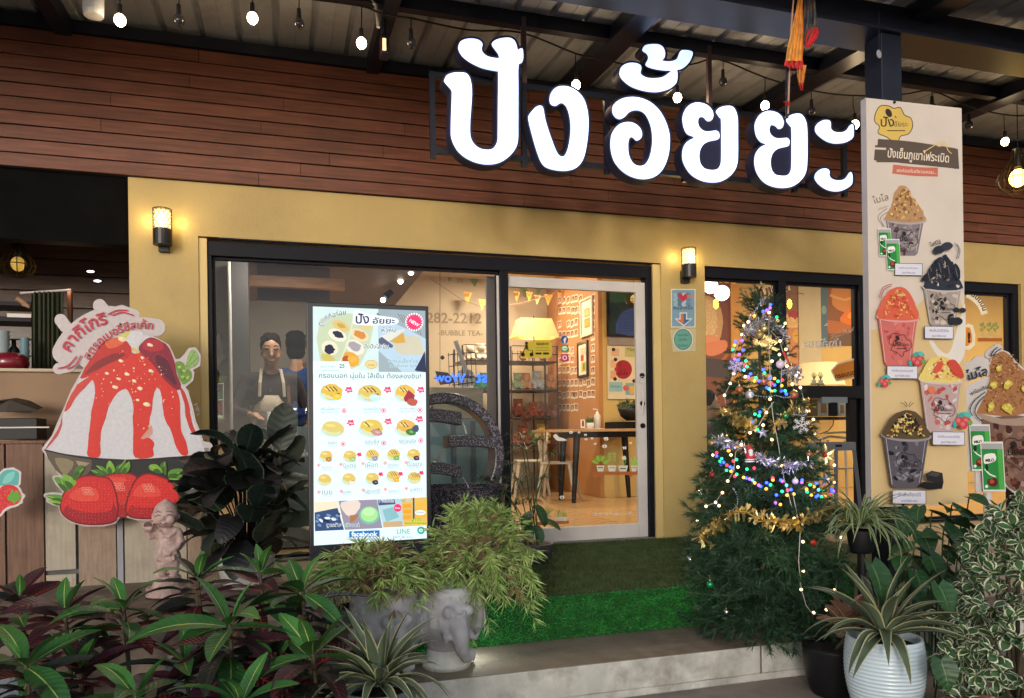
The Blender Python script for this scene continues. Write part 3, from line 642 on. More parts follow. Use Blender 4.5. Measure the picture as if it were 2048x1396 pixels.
# cage pendant lamp at right edge
def cage(px, py, Y, r, label, glow=1):
 c = PY(px, py, Y); t = thing('cage_lamp', c, label, 'pendant lamp'); g = MB()
 prof = [(.25, 1.55), (.3, 1.2), (.55, .75), (.9, .25), (1.0, -.1), (.86, -.5), (.45, -.8)]
 for k in range(14):
  a = 6.2832 * k / 14; g.tube([c + Vector((q * r * math.cos(a), q * r * math.sin(a), z * r)) for q, z in smooth(prof, 3, False)], .0035, 4)
 for q, z in ((.45, -.8), (1.0, -.1)): g.tube([c + Vector((q * r * math.cos(a / 20 * 6.2832), q * r * math.sin(a / 20 * 6.2832), z * r)) for a in range(21)], .0035, 4)
 g.build('wire_cage', mat('cage_wire', (.05, .035, .01), .3, .2, 8, metal=.6), t)
 MB().tube([c + Vector((0, 0, r * 1.6)), c + Vector((0, 0, r * .6))], .025, 12).build('lamp_socket', m_cable, t)
 MB().tube([c + Vector((0, 0, r * 1.6)), Vector((c.x, c.y, zr(Y)))], .004, 5).build('cord', m_cable, t)
 MB().ball(c, r * .42, 14, sc=(1, 1, 1.15)).build('bulb', emat('amber_glow', (1, .62, .12), 9) if glow else emat('amber_dim', (.8, .5, .1), .35), t, smooth=True)
 plight('lamp_light', c + Vector((.3, .1, -.1)), 2.2, (1, .62, .36), .05, t) if px < 100 else 0  # added fill light for the kitchen planks, beside a dim lamp
 if glow: plight('lamp_light', c + Vector((0, -.02, -r * 1.2)), .9, (1, .66, .25), .04, t)
cage(2036, 356, -.9, .155, 'black wire cage pendant lamp with a glowing amber bulb at the right edge')
m_print = attr_mat('printed_board', 0, .38, .15, .05, 5)
m_white_pvc = mat('white_pvc_edge', (.62, .6, .6), .5, .05, 8)
def cv(sc, ox, oy): return lambda l: zc(l, sc, ox, oy)
def arcpts(c, r, a0, a1, n=10, rad=None):
 o = []
 for k in range(n + 1):
  a = R(a0 + (a1 - a0) * k / n); p = (c[0] + r * math.sin(a), c[1] - r * math.cos(a)); o.append(p if rad is None else p + (rad,))
 return o
RED, DRED, CREAM = '#d8332c', '#8e1b2c', '#f1ddb4'
# ================================================================== SHAVED ICE CUTOUT
KB, KC = cv(5.817, 80, 580), cv(4.363, 0, 820)
YK = -.62
kk = thing('cutout_sign', PY(250, 1050, YK), 'large strawberry shaved ice cutout board with red Thai lettering on the plank counter', 'cutout sign')
mound = KB([(870, 545), (730, 600), (600, 800), (470, 1020), (380, 1180), (300, 1380)]) + KC([(515, 120), (470, 230), (385, 340), (700, 400), (1100, 432), (1500, 408), (1765, 385), (1768, 310), (1730, 190), (1690, 100)]) + KB([(1760, 1390), (1700, 1180), (1640, 1110), (1600, 990), (1560, 820), (1480, 650), (1290, 550), (1200, 520), (1000, 520)])
bowl = KC([(385, 345), (560, 600), (700, 900), (1500, 900), (1600, 640), (1790, 345)])
berL = KC([(525, 820), (560, 720), (640, 620), (740, 570), (860, 575), (960, 600), (1010, 700), (1035, 850), (1025, 930), (1000, 975), (900, 998), (740, 998), (620, 965), (540, 900)])
berM = KC([(880, 600), (940, 565), (1020, 550), (1120, 550), (1190, 575), (1200, 640), (1120, 800), (1110, 920), (1030, 925), (1000, 760)])
berR = KC([(1125, 925), (1095, 860), (1130, 720), (1190, 600), (1280, 552), (1380, 570), (1490, 620), (1560, 720), (1572, 850), (1540, 930), (1350, 948), (1200, 945)])
lv = [KC(q) for q in ([(560, 700), (500, 640), (475, 590), (530, 590), (600, 650), (620, 690)], [(600, 680), (555, 600), (550, 560), (620, 580), (670, 630), (640, 670)], [(640, 590), (660, 510), (710, 480), (735, 510), (700, 570), (665, 610)],
 [(530, 790), (450, 780), (398, 745), (450, 735), (540, 745)], [(520, 825), (470, 815), (420, 790), (470, 785), (530, 800)], [(880, 570), (820, 550), (800, 525), (860, 520), (910, 560)], [(920, 560), (870, 515), (845, 485), (900, 495), (960, 545)],
 [(950, 550), (930, 490), (960, 440), (1000, 490), (1000, 540)], [(1010, 545), (1020, 490), (1080, 460), (1100, 430), (1090, 500), (1050, 545)], [(1060, 545), (1080, 490), (1130, 450), (1140, 500), (1110, 545)],
 [(1400, 550), (1310, 520), (1310, 480), (1370, 475), (1420, 530)], [(1420, 530), (1400, 480), (1440, 450), (1455, 490), (1450, 570)], [(1470, 590), (1480, 530), (1560, 510), (1615, 530), (1590, 580), (1520, 610)], [(1480, 600), (1560, 600), (1620, 630), (1560, 640)],
 [(1500, 620), (1600, 660), (1670, 680), (1590, 690), (1540, 660)], [(1560, 680), (1640, 700), (1690, 750), (1620, 750), (1570, 710)], [(1570, 740), (1650, 770), (1705, 810), (1620, 815), (1580, 770)])]
mint = KB([(1575, 830), (1640, 820), (1700, 760), (1740, 700), (1800, 690), (1845, 760), (1840, 870), (1720, 930), (1770, 960), (1760, 1040), (1680, 1110), (1630, 1060), (1590, 980)])
stk = [arcpts((239, 757), 124, -65, -8, 12, 18), arcpts((285, 778), 126, -62, 13, 12, 13), [(214, 622, 4), (199, 611, 9)], [(*p, 7) for p in KB([(215, 915), (330, 890), (450, 780)])], [(*p, 7) for p in KB([(800, 280), (950, 240), (1090, 290)])], [(130, 652, 8), (121, 640, 8)]]
stk.append([(*p, 4) for p in KC([(1765, 310), (1815, 315), (1830, 345)])])
loops = [max(sdf_contour([mound, bowl, berL, berM, berR, mint] + lv, stk, 4.2, 1.6), key=lambda l: abs(area(l)))]
slab(MB(), loops, lambda x, y: PY(x, y, YK), (0, -1, 0), .014).build('board', m_white_pvc, kk)
p = Print((0, YK, 0), (0, -1, 0))
p.loops([loops[0]], '#c9c0c2')
p.poly(bowl, '#23262c'); p.poly(KC([(400, 360), (700, 420), (800, 440), (760, 560), (560, 590)]), '#5a5044', 3, .8); p.poly(KC([(480, 420), (640, 450), (600, 540), (560, 570)]), '#8a7d62', 3, .8); p.poly(KC([(660, 440), (780, 460), (700, 520)]), '#a39377', 0, 1)
p.poly(KC([(1765, 330), (1820, 330), (1825, 350), (1790, 380), (1765, 380)]), '#8d868a')
p.poly(mound, '#d3d2da', 2)
for k in range(26): # soft grain of the ice
 x, y = random.uniform(120, 400), random.uniform(790, 905); p.dots([(x + random.uniform(-9, 9), y + random.uniform(-9, 9), random.uniform(.5, 1.1)) for _ in range(9)], random.choice(['#c2c2cc', '#e6e6ee', '#b4b4c0', '#dcdce4']))
p.stroke(KC([(385, 348), (700, 412), (1100, 440), (1500, 418), (1770, 388)]), 3, '#17181c')
def sauce(pts, col, sm=3, jit=.7): p.poly(pts, col, sm, jit)
sauce(KB([(640, 1000), (560, 1100), (430, 1230), (330, 1390), (285, 1390), (400, 1150), (500, 1050)]), '#cf4038')
sauce(KC([(545, 30), (540, 130), (500, 230), (400, 345), (395, 335), (480, 215), (525, 120)]), '#c24b48', 2)
sauce(KB([(560, 1010), (620, 1060), (640, 1200), (600, 1400)]) + KC([(790, 100), (775, 220), (770, 300), (765, 400), (870, 408), (875, 290), (885, 180), (920, 80), (950, -30)]) + KB([(900, 1200), (1000, 1150), (1060, 1250), (1090, 1380)]) + KC([(1160, 60), (1165, 200), (1160, 300), (1180, 415), (1330, 412), (1335, 340), (1345, 290), (1300, 240), (1240, 250), (1290, 180), (1310, 60)]) + KB([(1300, 1400), (1320, 1240), (1360, 1140), (1410, 1200), (1430, 1380)]) + KC([(1440, 80), (1500, 200), (1540, 330), (1590, 392), (1640, 385), (1625, 280), (1580, 170), (1575, 60), (1570, -60)]) + KB([(1600, 1180), (1560, 1080), (1500, 900), (1290, 700), (1100, 740), (900, 650), (700, 720), (640, 860)]), RED, 3, .5)
sauce(KB([(1620, 1120), (1680, 1190), (1740, 1350)]) + KC([(1665, 60), (1700, 180), (1698, 215), (1670, 190), (1620, 60), (1610, -60)]), '#c8362f')
sauce(KB([(470, 1020), (560, 850), (640, 740), (740, 600), (900, 552), (1000, 590), (1070, 690), (1010, 800), (820, 850), (650, 950), (540, 1020)]), '#c52a2a')
sauce(KB([(520, 990), (640, 850), (850, 740), (1000, 750), (860, 830), (680, 920)]), '#8a1f26', 3, .5)
sauce(KB([(760, 610), (880, 560), (980, 600), (900, 660), (800, 680)]), '#e2643e', 3, .6)
sauce(KB([(1290, 552), (1400, 590), (1490, 660), (1560, 820), (1590, 980), (1640, 1110), (1600, 1165), (1450, 1050), (1300, 850), (1150, 700), (1200, 600)]), '#8c1b36', 3, .4)
sauce(KB([(1290, 570), (1400, 600), (1440, 680), (1330, 720), (1200, 680), (1210, 610)]), '#b5283a', 3, .5)
sauce(KB([(1350, 760), (1480, 820), (1560, 1000), (1590, 1110), (1480, 1030), (1380, 900)]), '#5c1230', 3, .5)
p.poly(KB([(1010, 560), (1060, 480), (1200, 500), (1180, 600), (1100, 680), (1040, 640)]), '#d8d6dc', 3, .5)
p.poly(KB([(900, 540), (1040, 480), (1030, 530), (960, 560)]), '#cfcf68', 3); p.poly(KB([(1060, 680), (1100, 670), (1150, 720), (1130, 740)]), '#e2c07a', 3)
p.poly(KC([(1230, 250), (1290, 170), (1320, 130), (1330, 200), (1290, 240)]), '#d79a8c', 2, .6)
def scat(poly_bb, n, r0, r1, col, test=None):
 l = []
 while len(l) < n:
  x, y = random.uniform(poly_bb[0], poly_bb[2]), random.uniform(poly_bb[1], poly_bb[3])
  if test is None or test(x, y): l.append((x, y, random.uniform(r0, r1) * random.random() ** .5))
 p.dots(l, col, 6)
tri = lambda x, y: y > 680 + abs(x - 265) * .9 and y < 860
scat((200, 680, 350, 860), 60, .8, 2.6, '#ecd3ae', tri); scat((190, 680, 350, 850), 50, .5, 1.4, '#f5ead0', tri); scat((150, 690, 380, 890), 60, .4, .9, '#ef7a5a', lambda x, y: y > 700 + abs(x - 260) * .8)
for x, y, r in KB([(940, 825)]) and [(*KB([(a, b)])[0], c) for a, b, c in ((940, 825, 5), (1015, 980, 6), (870, 1130, 6.5), (1290, 940, 6), (1280, 640, 5.5), (1240, 1330, 7), (1140, 1280, 4), (1165, 1145, 6), (960, 570, 8), (1100, 1060, 5), (920, 1035, 4), (780, 970, 4), (1190, 790, 4))]:
 p.ell(x, y, r, r * .62, '#f0d9b0', .3, 9, .25); p.ell(x - 1, y - 1, r * .5, r * .3, '#fbf2dc', 0, 7, .2)
scat((300, 690, 350, 760), 40, .4, 1.1, '#d8707c', lambda x, y: y > 660 + (x - 290) * .9)
p.poly(KB([(1575, 850), (1640, 830), (1700, 900), (1760, 960), (1750, 1040), (1680, 1100), (1630, 1050), (1600, 970)]), '#6f9440', 3, .6); p.poly(KB([(1690, 900), (1740, 720), (1800, 700), (1840, 770), (1830, 860), (1720, 920)]), '#8fb56a', 3, .4)
for q in ([(1700, 900), (1800, 720)], [(1720, 900), (1830, 790)], [(1600, 870), (1700, 1060)], [(1620, 960), (1720, 950)], [(1650, 1060), (1730, 1000)]): p.stroke(KB(q), .8, '#35591c', 0)
for q in KB([(1620, 900), (1680, 940), (1660, 1010), (1720, 1020)]): p.ell(*q, 4, 2.6, '#a6c46c', random.random() * 3, 8, .3)
# strawberries at the foot of the board
for pts, c1, c2, c3 in ((berM, '#cf2a2e', '#a81f28', '#e04a40'), (berL, '#d3262b', '#a3182a', '#e0443c'), (berR, '#d9292c', '#b01d2a', '#e2483c')):
 p.poly(pts, c1, 3); xs_ = [q[0] for q in pts]; ys_ = [q[1] for q in pts]; cx, cy = sum(xs_) / len(xs_), sum(ys_) / len(ys_)
 p.poly([(cx + (x - cx) * .93 + 2, cy + (y - cy) * .55 + (max(ys_) - cy) * .4) for x, y in pts], c2, 3); p.poly([(cx + (x - cx) * .8, cy + (y - cy) * .6 - (cy - min(ys_)) * .12) for x, y in pts], c1, 3)
 w_ = max(xs_) - min(xs_); p.stroke([(cx + (x - cx) * .985, cy + (y - cy) * .985) for x, y in pts], 3.2, '#7c1220', 3, True)
 p.poly([(cx - w_ * .1 + (x - cx) * .5, cy - 14 + (y - cy) * .28) for x, y in pts], '#e4493f', 3)
 sd_ = [(x, y, .75) for x in np.arange(min(xs_) + 6, max(xs_) - 5, 6.5) for y in np.arange(min(ys_) + 8, max(ys_) - 4, 6) if ((x - cx) / w_ * 2.3) ** 2 + ((y - cy) / (max(ys_) - min(ys_)) * 2.3) ** 2 < 1]
 sd_ = [(x + random.uniform(-1.5, 1.5), y + random.uniform(-1.5, 1.5), r) for x, y, r in sd_]
 p.dots(sd_, '#e88468', 5)
 hx, hy = cx - w_ * .08, min(ys_) + (max(ys_) - min(ys_)) * .32
 for a in range(9):
  x, y = hx + (a % 3 - 1) * 7 + random.uniform(-1, 1) + (a // 3) * 2, hy + (a // 3 - 1) * 5.5; p.stroke([(x + 3.1 * math.cos(t), y + 2.4 * math.sin(t)) for t in np.arange(0, 6.2, 1.05)], .9, '#ee9d8c', 2, True)
for i, q in enumerate(lv):
 p.poly(q, ('#5c9630', '#7bb03c', '#44762a')[i % 3], 3); a, b = q[0], q[len(q) // 2]; p.stroke([a, ((a[0] + b[0]) / 2 + 1, (a[1] + b[1]) / 2 - 1), b], 1.1, '#a4cb5e', 2)
 p.poly([((x - a[0]) * .6 + a[0], (y - a[1]) * .6 + a[1] + 2) for x, y in q], '#33611f', 2)
TXR = '#c42a44'
p.text('คากิโกริ', 171.6, 667.6, 0, TXR, rot=-37, bold=.018, arc=112, fit=98)
p.text('สตรอเบอรี่ชีสเค้ก', 232.4, 670, 0, TXR, rot=-26, bold=.012, arc=120, fit=150)
for q in ([(215, 915), (330, 880), (432, 775)], [(320, 920), (420, 870), (482, 765)], [(790, 290), (900, 240), (1022, 240)], [(838, 300), (960, 262), (1095, 300)]): p.stroke(KB(q), 2.6, TXR)
p.build('printed_face', kk, attr_mat('glossy_food_print', 0, .35, 0, .09, 45))
# small strawberry cutout at the left edge
ks = thing('cutout_sign', PY(0, 1000, -.72), 'small strawberry cutout with a teal leaf cropped by the left edge', 'cutout sign')
b1 = KC([(-80, 760), (-20, 700), (40, 655), (110, 655), (160, 690), (190, 760), (150, 820), (80, 840), (30, 870), (0, 910), (-60, 930), (-120, 880)]); l1 = KC([(-30, 650), (-10, 580), (40, 530), (110, 520), (165, 550), (160, 640), (140, 660), (90, 650), (30, 660)]); g1 = KC([(60, 760), (90, 730), (105, 690), (125, 720), (160, 700), (165, 735), (200, 750), (165, 765), (180, 800), (145, 790), (120, 825), (110, 790), (75, 790)])
lp = [max(sdf_contour([b1, l1, g1], [], 4.5, 1.6), key=lambda l: abs(area(l)))]
slab(MB(), lp, lambda x, y: PY(x, y, -.72), (0, -1, 0), .012).build('board', m_white_pvc, ks)
p = Print((0, -.72, 0), (0, -1, 0)); p.loops(lp, '#d6d0d2'); p.poly(l1, '#5bb3ae', 3); p.poly(KC([(20, 640), (60, 560), (130, 540), (100, 620)]), '#7ecfc6', 3); p.poly(b1, '#d52f34', 3)
p.dots([(*KC([(random.uniform(-40, 150), random.uniform(680, 850))])[0], .9) for _ in range(50)], '#ef8a86', 5); p.poly(g1, '#63a838'); p.build('printed_face', ks, m_print)
# ================================================================== LIT MENU SCREEN
YL = -1.6
led = thing('menu_screen', PY(740, 1095, YL), 'upright glowing menu screen with rows of filled buns in a black frame', 'menu screen')
fx = lambda x, y: PY(x, y, YL)
z0_, z1_ = PY(740, 1105, YL).z, PY(614, 603, YL).z; xa, xb = PY(615, 800, YL).x, PY(860, 800, YL).x
MB().box(xa, xb, YL + .004, YL + .06, z0_ - .03, z1_).build('frame', mat('screen_frame', (.018, .02, .03), .3, .1, 5, spec=.6), led, bevel=.006)
MB().box((xa + xb) / 2 - .2, (xa + xb) / 2 + .2, YL - .12, YL + .2, ZF, ZF + .03).box((xa + xb) / 2 - .06, (xa + xb) / 2 + .06, YL + .01, YL + .05, ZF + .03, z0_ - .03).build('stand', m_black, led)
LA, LBb = cv(5.368, 600, 590), cv(5.368, 600, 840)
m_screen = attr_mat('glowing_menu_print', 1.05, .25, .3, .04, 8)
# the screen gives off light: its picture colours are lamps behind a clear sheet
m_screen.node_tree.nodes['Principled BSDF'].inputs['Roughness'].default_value = .2
p = Print((0, YL, 0), (0, -1, 0)); q4 = LA([(138, 122), (1345, 170)]) + LBb([(1362, 1270), (150, 1348)])
p.poly(q4, '#e8fdff'); L1 = lambda x, y: LA([(x, y)])[0]; L2 = lambda x, y: LBb([(x, y)])[0]
def P4(pts, col, sm=0, jit=0): p.poly(LA(pts), col, sm, jit)
def P5(pts, col, sm=0, jit=0): p.poly(LBb(pts), col, sm, jit)
P4([(138, 122), (840, 150), (845, 825), (520, 800), (140, 820)], '#d6ecea'); P4([(210, 260), (560, 200), (790, 330), (640, 760), (400, 790), (215, 700)], '#c9d6b4', 2)
P4([(840, 150), (1345, 170), (1350, 830), (845, 825)], '#9fb0b8'); P4([(845, 330), (1000, 300), (1140, 360), (1350, 470), (1350, 620), (1240, 830), (1100, 830), (845, 600)], '#bcd6e8')
P4([(1000, 470), (1120, 430), (1290, 450), (1340, 640), (1100, 640), (1020, 600)], '#d3cdb4', 1); P4([(1340, 600), (1352, 830), (1230, 810), (1290, 700)], '#2c3458', 1); P4([(860, 440), (1110, 360), (1130, 380), (950, 500)], '#e4e2d8', 1); P4([(960, 500), (1110, 400), (1130, 510), (1040, 520)], '#d9a94c', 1); P4([(845, 470), (880, 450), (1000, 540), (990, 570), (845, 530)], '#5c6484', 1)
for a in range(7): p.stroke([L1(1050 + a * 30, 200 + a * 8), L1(1110 + a * 32, 300 + a * 22)], 1.2, '#756f66', 0)
for (x, y, rx, ry, c) in ((440, 335, 95, 55, '#e2c37c'), (400, 430, 105, 62, '#f3ead2'), (320, 570, 95, 75, '#efe6cc'), (690, 310, 85, 50, '#e0cd8c'), (640, 430, 105, 62, '#eddcae'), (590, 560, 110, 75, '#efe6d6'), (540, 690, 100, 75, '#e9a738'), (300, 680, 80, 45, '#cfc06a')):
 p.ell(*L1(x, y), rx / 5.37, ry / 5.37, c, .45, 22, .04)
for (x, y, rx, ry, c) in ((410, 425, 60, 35, '#2d2f44'), (315, 580, 58, 50, '#272b44'), (645, 425, 70, 38, '#d98c46'), (590, 555, 72, 48, '#a9a3a8'), (500, 690, 45, 40, '#b6562a'), (440, 330, 50, 22, '#c8a74c'), (560, 690, 60, 40, '#f0b64a')): p.ell(*L1(x, y), rx / 5.37, ry / 5.37, c, .4, 16, .16)
p.stroke([L1(580, 220), L1(520, 480), L1(400, 790)], 3, '#dfe5c8', 3)
P4([(140, 715), (520, 712), (545, 800), (560, 850), (140, 850)], '#e8fdff'); p.text('เริ่มต้นที่เพียง', *L1(300, 780), 0, '#7fb4bb', fit=30); p.text('25', *L1(450, 782), 11, '#4d6e7c', bold=.02); p.stroke([L1(225, 812), L1(420, 812)], .8, '#7fb4bb', 0)
def otext(s, x, y, sz, c, rot=0, arc=0, o=.07, oc='#f4ffff', fit=0, b=.01, **k): p.text(s, x, y, sz, oc, rot=rot, arc=arc, bold=o, fit=fit, **k); p.text(s, x, y, sz, c, rot=rot, arc=arc, bold=b, fit=fit, **k)
otext('ถูกที่ที่อร่อย', *L1(345, 245), 0, '#4a5d6c', rot=-25, arc=75, fit=57)
P4([(575, 190), (620, 160), (760, 210), (1030, 250), (1040, 310), (900, 325), (600, 320), (570, 260)], '#f4ffff', 3)
p.text('ปัง', *L1(670, 305), 26, '#3a3c62', bold=.02); p.text('อัยยะ', *L1(900, 308), 16, '#3a3c62', bold=.02, fit=45); p.text('้', *L1(838, 268), 16, '#3a3c62', bold=.02)
otext('หัวหิน', *L1(950, 400), 0, '#5b6472', fit=27); otext('ปังปิ้งไส้เยิ้ม', *L1(820, 575), 0, '#5f5a4c', fit=50)
otext('ปังกรอบล็อกไปร่', *L1(1100, 728), 0, '#3f8fa4', fit=60, o=.05); otext('หมด Dinner 5pm', *L1(1100, 775), 0, '#3f8fa4', fit=55, o=.05)
p.ell(*L1(765, 745), 12, 9, '#efd692', 0, 20, .06); p.stroke([L1(700 + 65 * (1 + math.cos(a)), 745 + 45 * math.sin(a)) for a in np.arange(0, 6.2, .5)], .6, '#8c7c4a', 2, True); p.text('ปังอัยยะ', *L1(765, 760), 0, '#6c5c34', fit=14)
def burst(x, y, r, n=20, col='#ff3f78', sp_=.14):
 p.poly([(x + r * (1 + (sp_ if k % 2 else -sp_)) * math.cos(6.2832 * k / (2 * n)), y + r * (1 + (sp_ if k % 2 else -sp_)) * math.sin(6.2832 * k / (2 * n))) for k in range(2 * n)], col)
burst(*L1(1225, 292), 18, 22, '#ffffff', .06); burst(*L1(1225, 292), 16, 20); p.text('NEW', *L1(1218, 315), 0, '#ffffff', rot=32, bold=.03, fit=21)
p.text('กรอบนอก นุ่มใน ไส้เยิ้ม ต้องลองชิม!', *L1(750, 893), 13, '#5f6f74', bold=.006, fit=204, rot=.4)
def bun(x, y, rx, ry, c, fill=None, fc=None, stripes=0, scoop=(.45, .45), plate=True):
 if plate: p.ell(x - rx * .1, y + ry * .35, rx * 1.02, ry * .85, '#c4e9ea', .1, 18, .03)
 p.ell(x, y, rx, ry, c, .12, 20, .05); p.ell(x - rx * .1, y + ry * .45, rx * .8, ry * .45, '#dde0a8', .15, 16, .06); p.ell(x - rx * .05, y - ry * .1, rx * .85, ry * .65, c, .15, 16, .05); p.ell(x - rx * .25, y - ry * .4, rx * .45, ry * .22, '#f3dc86', .1, 12, .1)
 for k in range(stripes): p.stroke([(x - rx * .55 + k * rx * .33, y - ry * .65), (x - rx * .3 + k * rx * .33, y - ry * .35), (x - rx * .15 + k * rx * .33, y - ry * .05)], rx * .1, '#7c4a22', 2)
 if fc:
  sx_, sy_ = x + rx * scoop[0], y + ry * scoop[1]; p.ell(sx_ - rx * .1, sy_ - ry * .1, rx * .42, ry * .16, '#6b3a20', -.3, 12, .1); p.ell(sx_, sy_ + ry * .15, rx * .48, ry * .42, fc, .2, 16, .1); p.ell(sx_ + rx * .05, sy_ + ry * .12, rx * .22, ry * .14, '#ffffff' if fill == 'w' else tuple_mix(fc), .2, 10, .2)
def tuple_mix(c): c = c.lstrip('#'); v = [int(c[i:i + 2], 16) for i in (0, 2, 4)]; return '#' + ''.join('%02x' % min(255, int(a + (255 - a) * .35)) for a in v)
for x, y, rx, ry, c, fc, st_ in ((340, 1040, 118, 85, '#e3bd52', '#e9c638', 3), (750, 1050, 125, 85, '#e0c266', '#cdf0ef', 3), (1130, 1050, 105, 85, '#eabd55', '#b3433a', 2)): bun(*L1(x, y), rx / 5.37, ry / 5.37, c, None, fc, st_)
P4([(1110, 1110), (1165, 1020), (1235, 1080), (1200, 1130), (1130, 1150)], '#a4304a', 1); p.ell(*L1(1205, 1150), 11, 7.5, '#bf5f4c', .1, 14, .08)
for x, y, rx, ry, c, fc, st_ in ((355, 90, 120, 78, '#dfcb78', None, 0), (765, 80, 125, 88, '#e2c65c', '#c68f8c', 1), (1140, 80, 110, 85, '#e6b45e', '#47833e', 2)): bun(*L2(x, y), rx / 5.37, ry / 5.37, c, None, fc, st_)
p.ell(*L2(1240, 90), 6, 8, '#4a5674', .3, 10, .2)
cols5 = [(280, 385), (535, 385), (775, 375), (1005, 370), (1220, 370)]; f5 = ['#b97f4e', '#9bcf8a', '#8d96bd', '#79b96c', '#5d2f4e']
for k, (x, y) in enumerate(cols5): bun(*L2(x, y), 13, 11, '#e2c264', None, f5[k], (0, 0, 2, 3, 0)[k], (.4, .5))
for k, (x, y) in enumerate([(265, 640), (525, 630), (775, 625), (1000, 600), (1225, 615)]): bun(*L2(x, y), 13, 11, '#e0c46a', None, [None, '#efe6d8', '#35335a', '#f0b23c', None][k], (0, 0, 0, 3, 4)[k], (.45, .6))
def tagm(x, y, r=4): p.poly([(x + r * (1.35 if k % 2 else .85) * math.cos(k * .55 + .2) * 1.15, y + r * (1.2 if k % 2 else .75) * math.sin(k * .55 + .2)) for k in range(11)], '#ff3f78')
def ring(x, y, r=4.2): p.ell(x, y, r, r, '#e8467c', 0, 14); p.ell(x, y, r * .76, r * .76, '#ffffff', 0, 14); p.poly([(x - r * .4, y - r * .3), (x, y - r * .55), (x + r * .4, y - r * .3), (x + r * .35, y + r * .45), (x - r * .35, y + r * .45)], '#e8467c')
for x, y in ((525, 1018), (940, 1018), (1295, 1018)): tagm(*L1(x, y), 6.2); p.text('NEW', *L1(x, y + 12), 0, '#ffffff', bold=.03, fit=9, rot=8)
for x, y in ((545, 30), (945, 15), (1280, -10)): tagm(*L2(x, y), 6.2); p.text('NEW', *L2(x, y + 12), 0, '#ffffff', bold=.03, fit=9, rot=8)
for x, y in ((635, 370), (865, 580), (1078, 576), (1300, 566)): tagm(*L2(x, y), 4.2)
for x, y in ((470, 1243), (893, 1240), (1283, 1237)): ring(*L1(x, y), 5)
for x, y in ((460, 258), (895, 248), (1292, 220)): ring(*L2(x, y), 5)
for x, y in ((200, 483), (437, 475), (673, 467), (910, 461), (1135, 455), (202, 772), (440, 762), (675, 750), (912, 741), (1136, 733)): ring(*L2(x, y), 3.4)
for s_, x, y, w_ in (('ครีมไข่ลาวา', 320, 1240, 36), ('นมฮอกไกโด', 770, 1238, 34), ('โบราณมะพร้าว', 1155, 1232, 34)): p.text(s_, *L1(x, y), 0, '#8d9ba8', fit=w_); p.text('egg custard lava', *L1(x, y + 26), 0, '#a9b6c0', fit=w_)
for s_, x, y, w_ in (('ชีสยืด', 345, 262, 18), ('แฮมชีส', 770, 250, 28), ('ผักโขมชีส', 1150, 240, 34), ('ช็อกโกแลต', 290, 515, 20), ('ใบเตย', 530, 508, 26), ('เผือก', 765, 503, 25), ('ชาเขียว', 995, 497, 22), ('ถั่วแดง', 1225, 490, 30), ('เนย', 290, 797, 20), ('นมสด', 500, 785, 18), ('บลูเบอร์รี่', 770, 775, 32), ('ทองหยอด', 1000, 768, 22), ('มะพร้าว', 1240, 756, 24)): p.text(s_, *L2(x, y), 0, '#8d9ba8', fit=w_); p.text('filled bun', *L2(x, y + 22), 0, '#b4c0c8', fit=w_ * .9)
P5([(150, 880), (400, 865), (470, 1175), (160, 1190)], '#f0e6c8'); P5([(155, 990), (400, 940), (440, 1080), (470, 1175), (160, 1190)], '#39507c');
for k in range(16): p.ell(*L2(random.uniform(180, 420), random.uniform(1000, 1130)), random.uniform(3, 7), random.uniform(1.5, 3), random.choice(['#e8f0f8', '#24304e', '#7890b8']), random.random(), 9, .2)
P5([(410, 865), (820, 850), (880, 1155), (480, 1175)], '#9a94a6'); P5([(440, 880), (620, 860), (640, 940), (540, 1040), (450, 960)], '#ead8cc', 2); P5([(530, 1020), (630, 1010), (600, 1060), (540, 1110)], '#b07a50', 1); p.ell(*L2(740, 1020), 20, 18, '#7cc4ac', 0, 22); p.ell(*L2(740, 1010), 17, 15, '#aee89c', 0, 22); p.ell(*L2(735, 985), 12, 8, '#c2f2b0', 0, 18)
P5([(820, 850), (1080, 840), (1110, 1140), (890, 1150)], '#b8d8e0'); P5([(830, 860), (1010, 850), (1020, 900), (840, 915)], '#4a5c86'); P5([(880, 960), (1000, 930), (1060, 1040), (920, 1090)], '#8cc0c8', 1); P5([(890, 1090), (1090, 1080), (1100, 1138), (890, 1148)], '#d0ae84')
P5([(1080, 840), (1355, 825), (1360, 1125), (1110, 1140)], '#e6c068'); P5([(1205, 830), (1222, 830), (1225, 1060), (1205, 1060)], '#3f5478')
for yy in (900, 960, 1020): P5([(1095, yy), (1190, yy - 5), (1190, yy + 38), (1100, yy + 44)], '#f2a93a'); P5([(1232, yy - 15), (1345, yy - 20), (1345, yy + 22), (1232, yy + 27)], '#f4bc48')
p.ell(*L2(1043, 940), 7.5, 8, '#ff3f78', 0, 16); p.text('พิเศษ', *L2(1043, 950), 0, '#ffffff', fit=10, bold=.02); p.ell(*L2(1285, 990), 11, 5, '#f4ffff', 0, 16); p.text('ปังอัยยะ', *L2(1285, 998), 0, '#4a5c86', fit=16)
otext('สูตรลับชาเขียวแท้', *L2(460, 1140), 0, '#4a6484', fit=68, o=.05); otext('ลาวา', *L2(1240, 1080), 0, '#2c5a20', fit=16, oc='#e8ff3c'); otext('ขนมปังเนยหอม', *L2(1235, 1112), 0, '#2c5a20', fit=42, oc='#e8ff3c'); otext('ไส้แน่นแน่น', *L2(920, 880), 0, '#4a5c86', fit=32); otext('เนยสดแท้', *L2(1120, 870), 0, '#3f7884', fit=28)
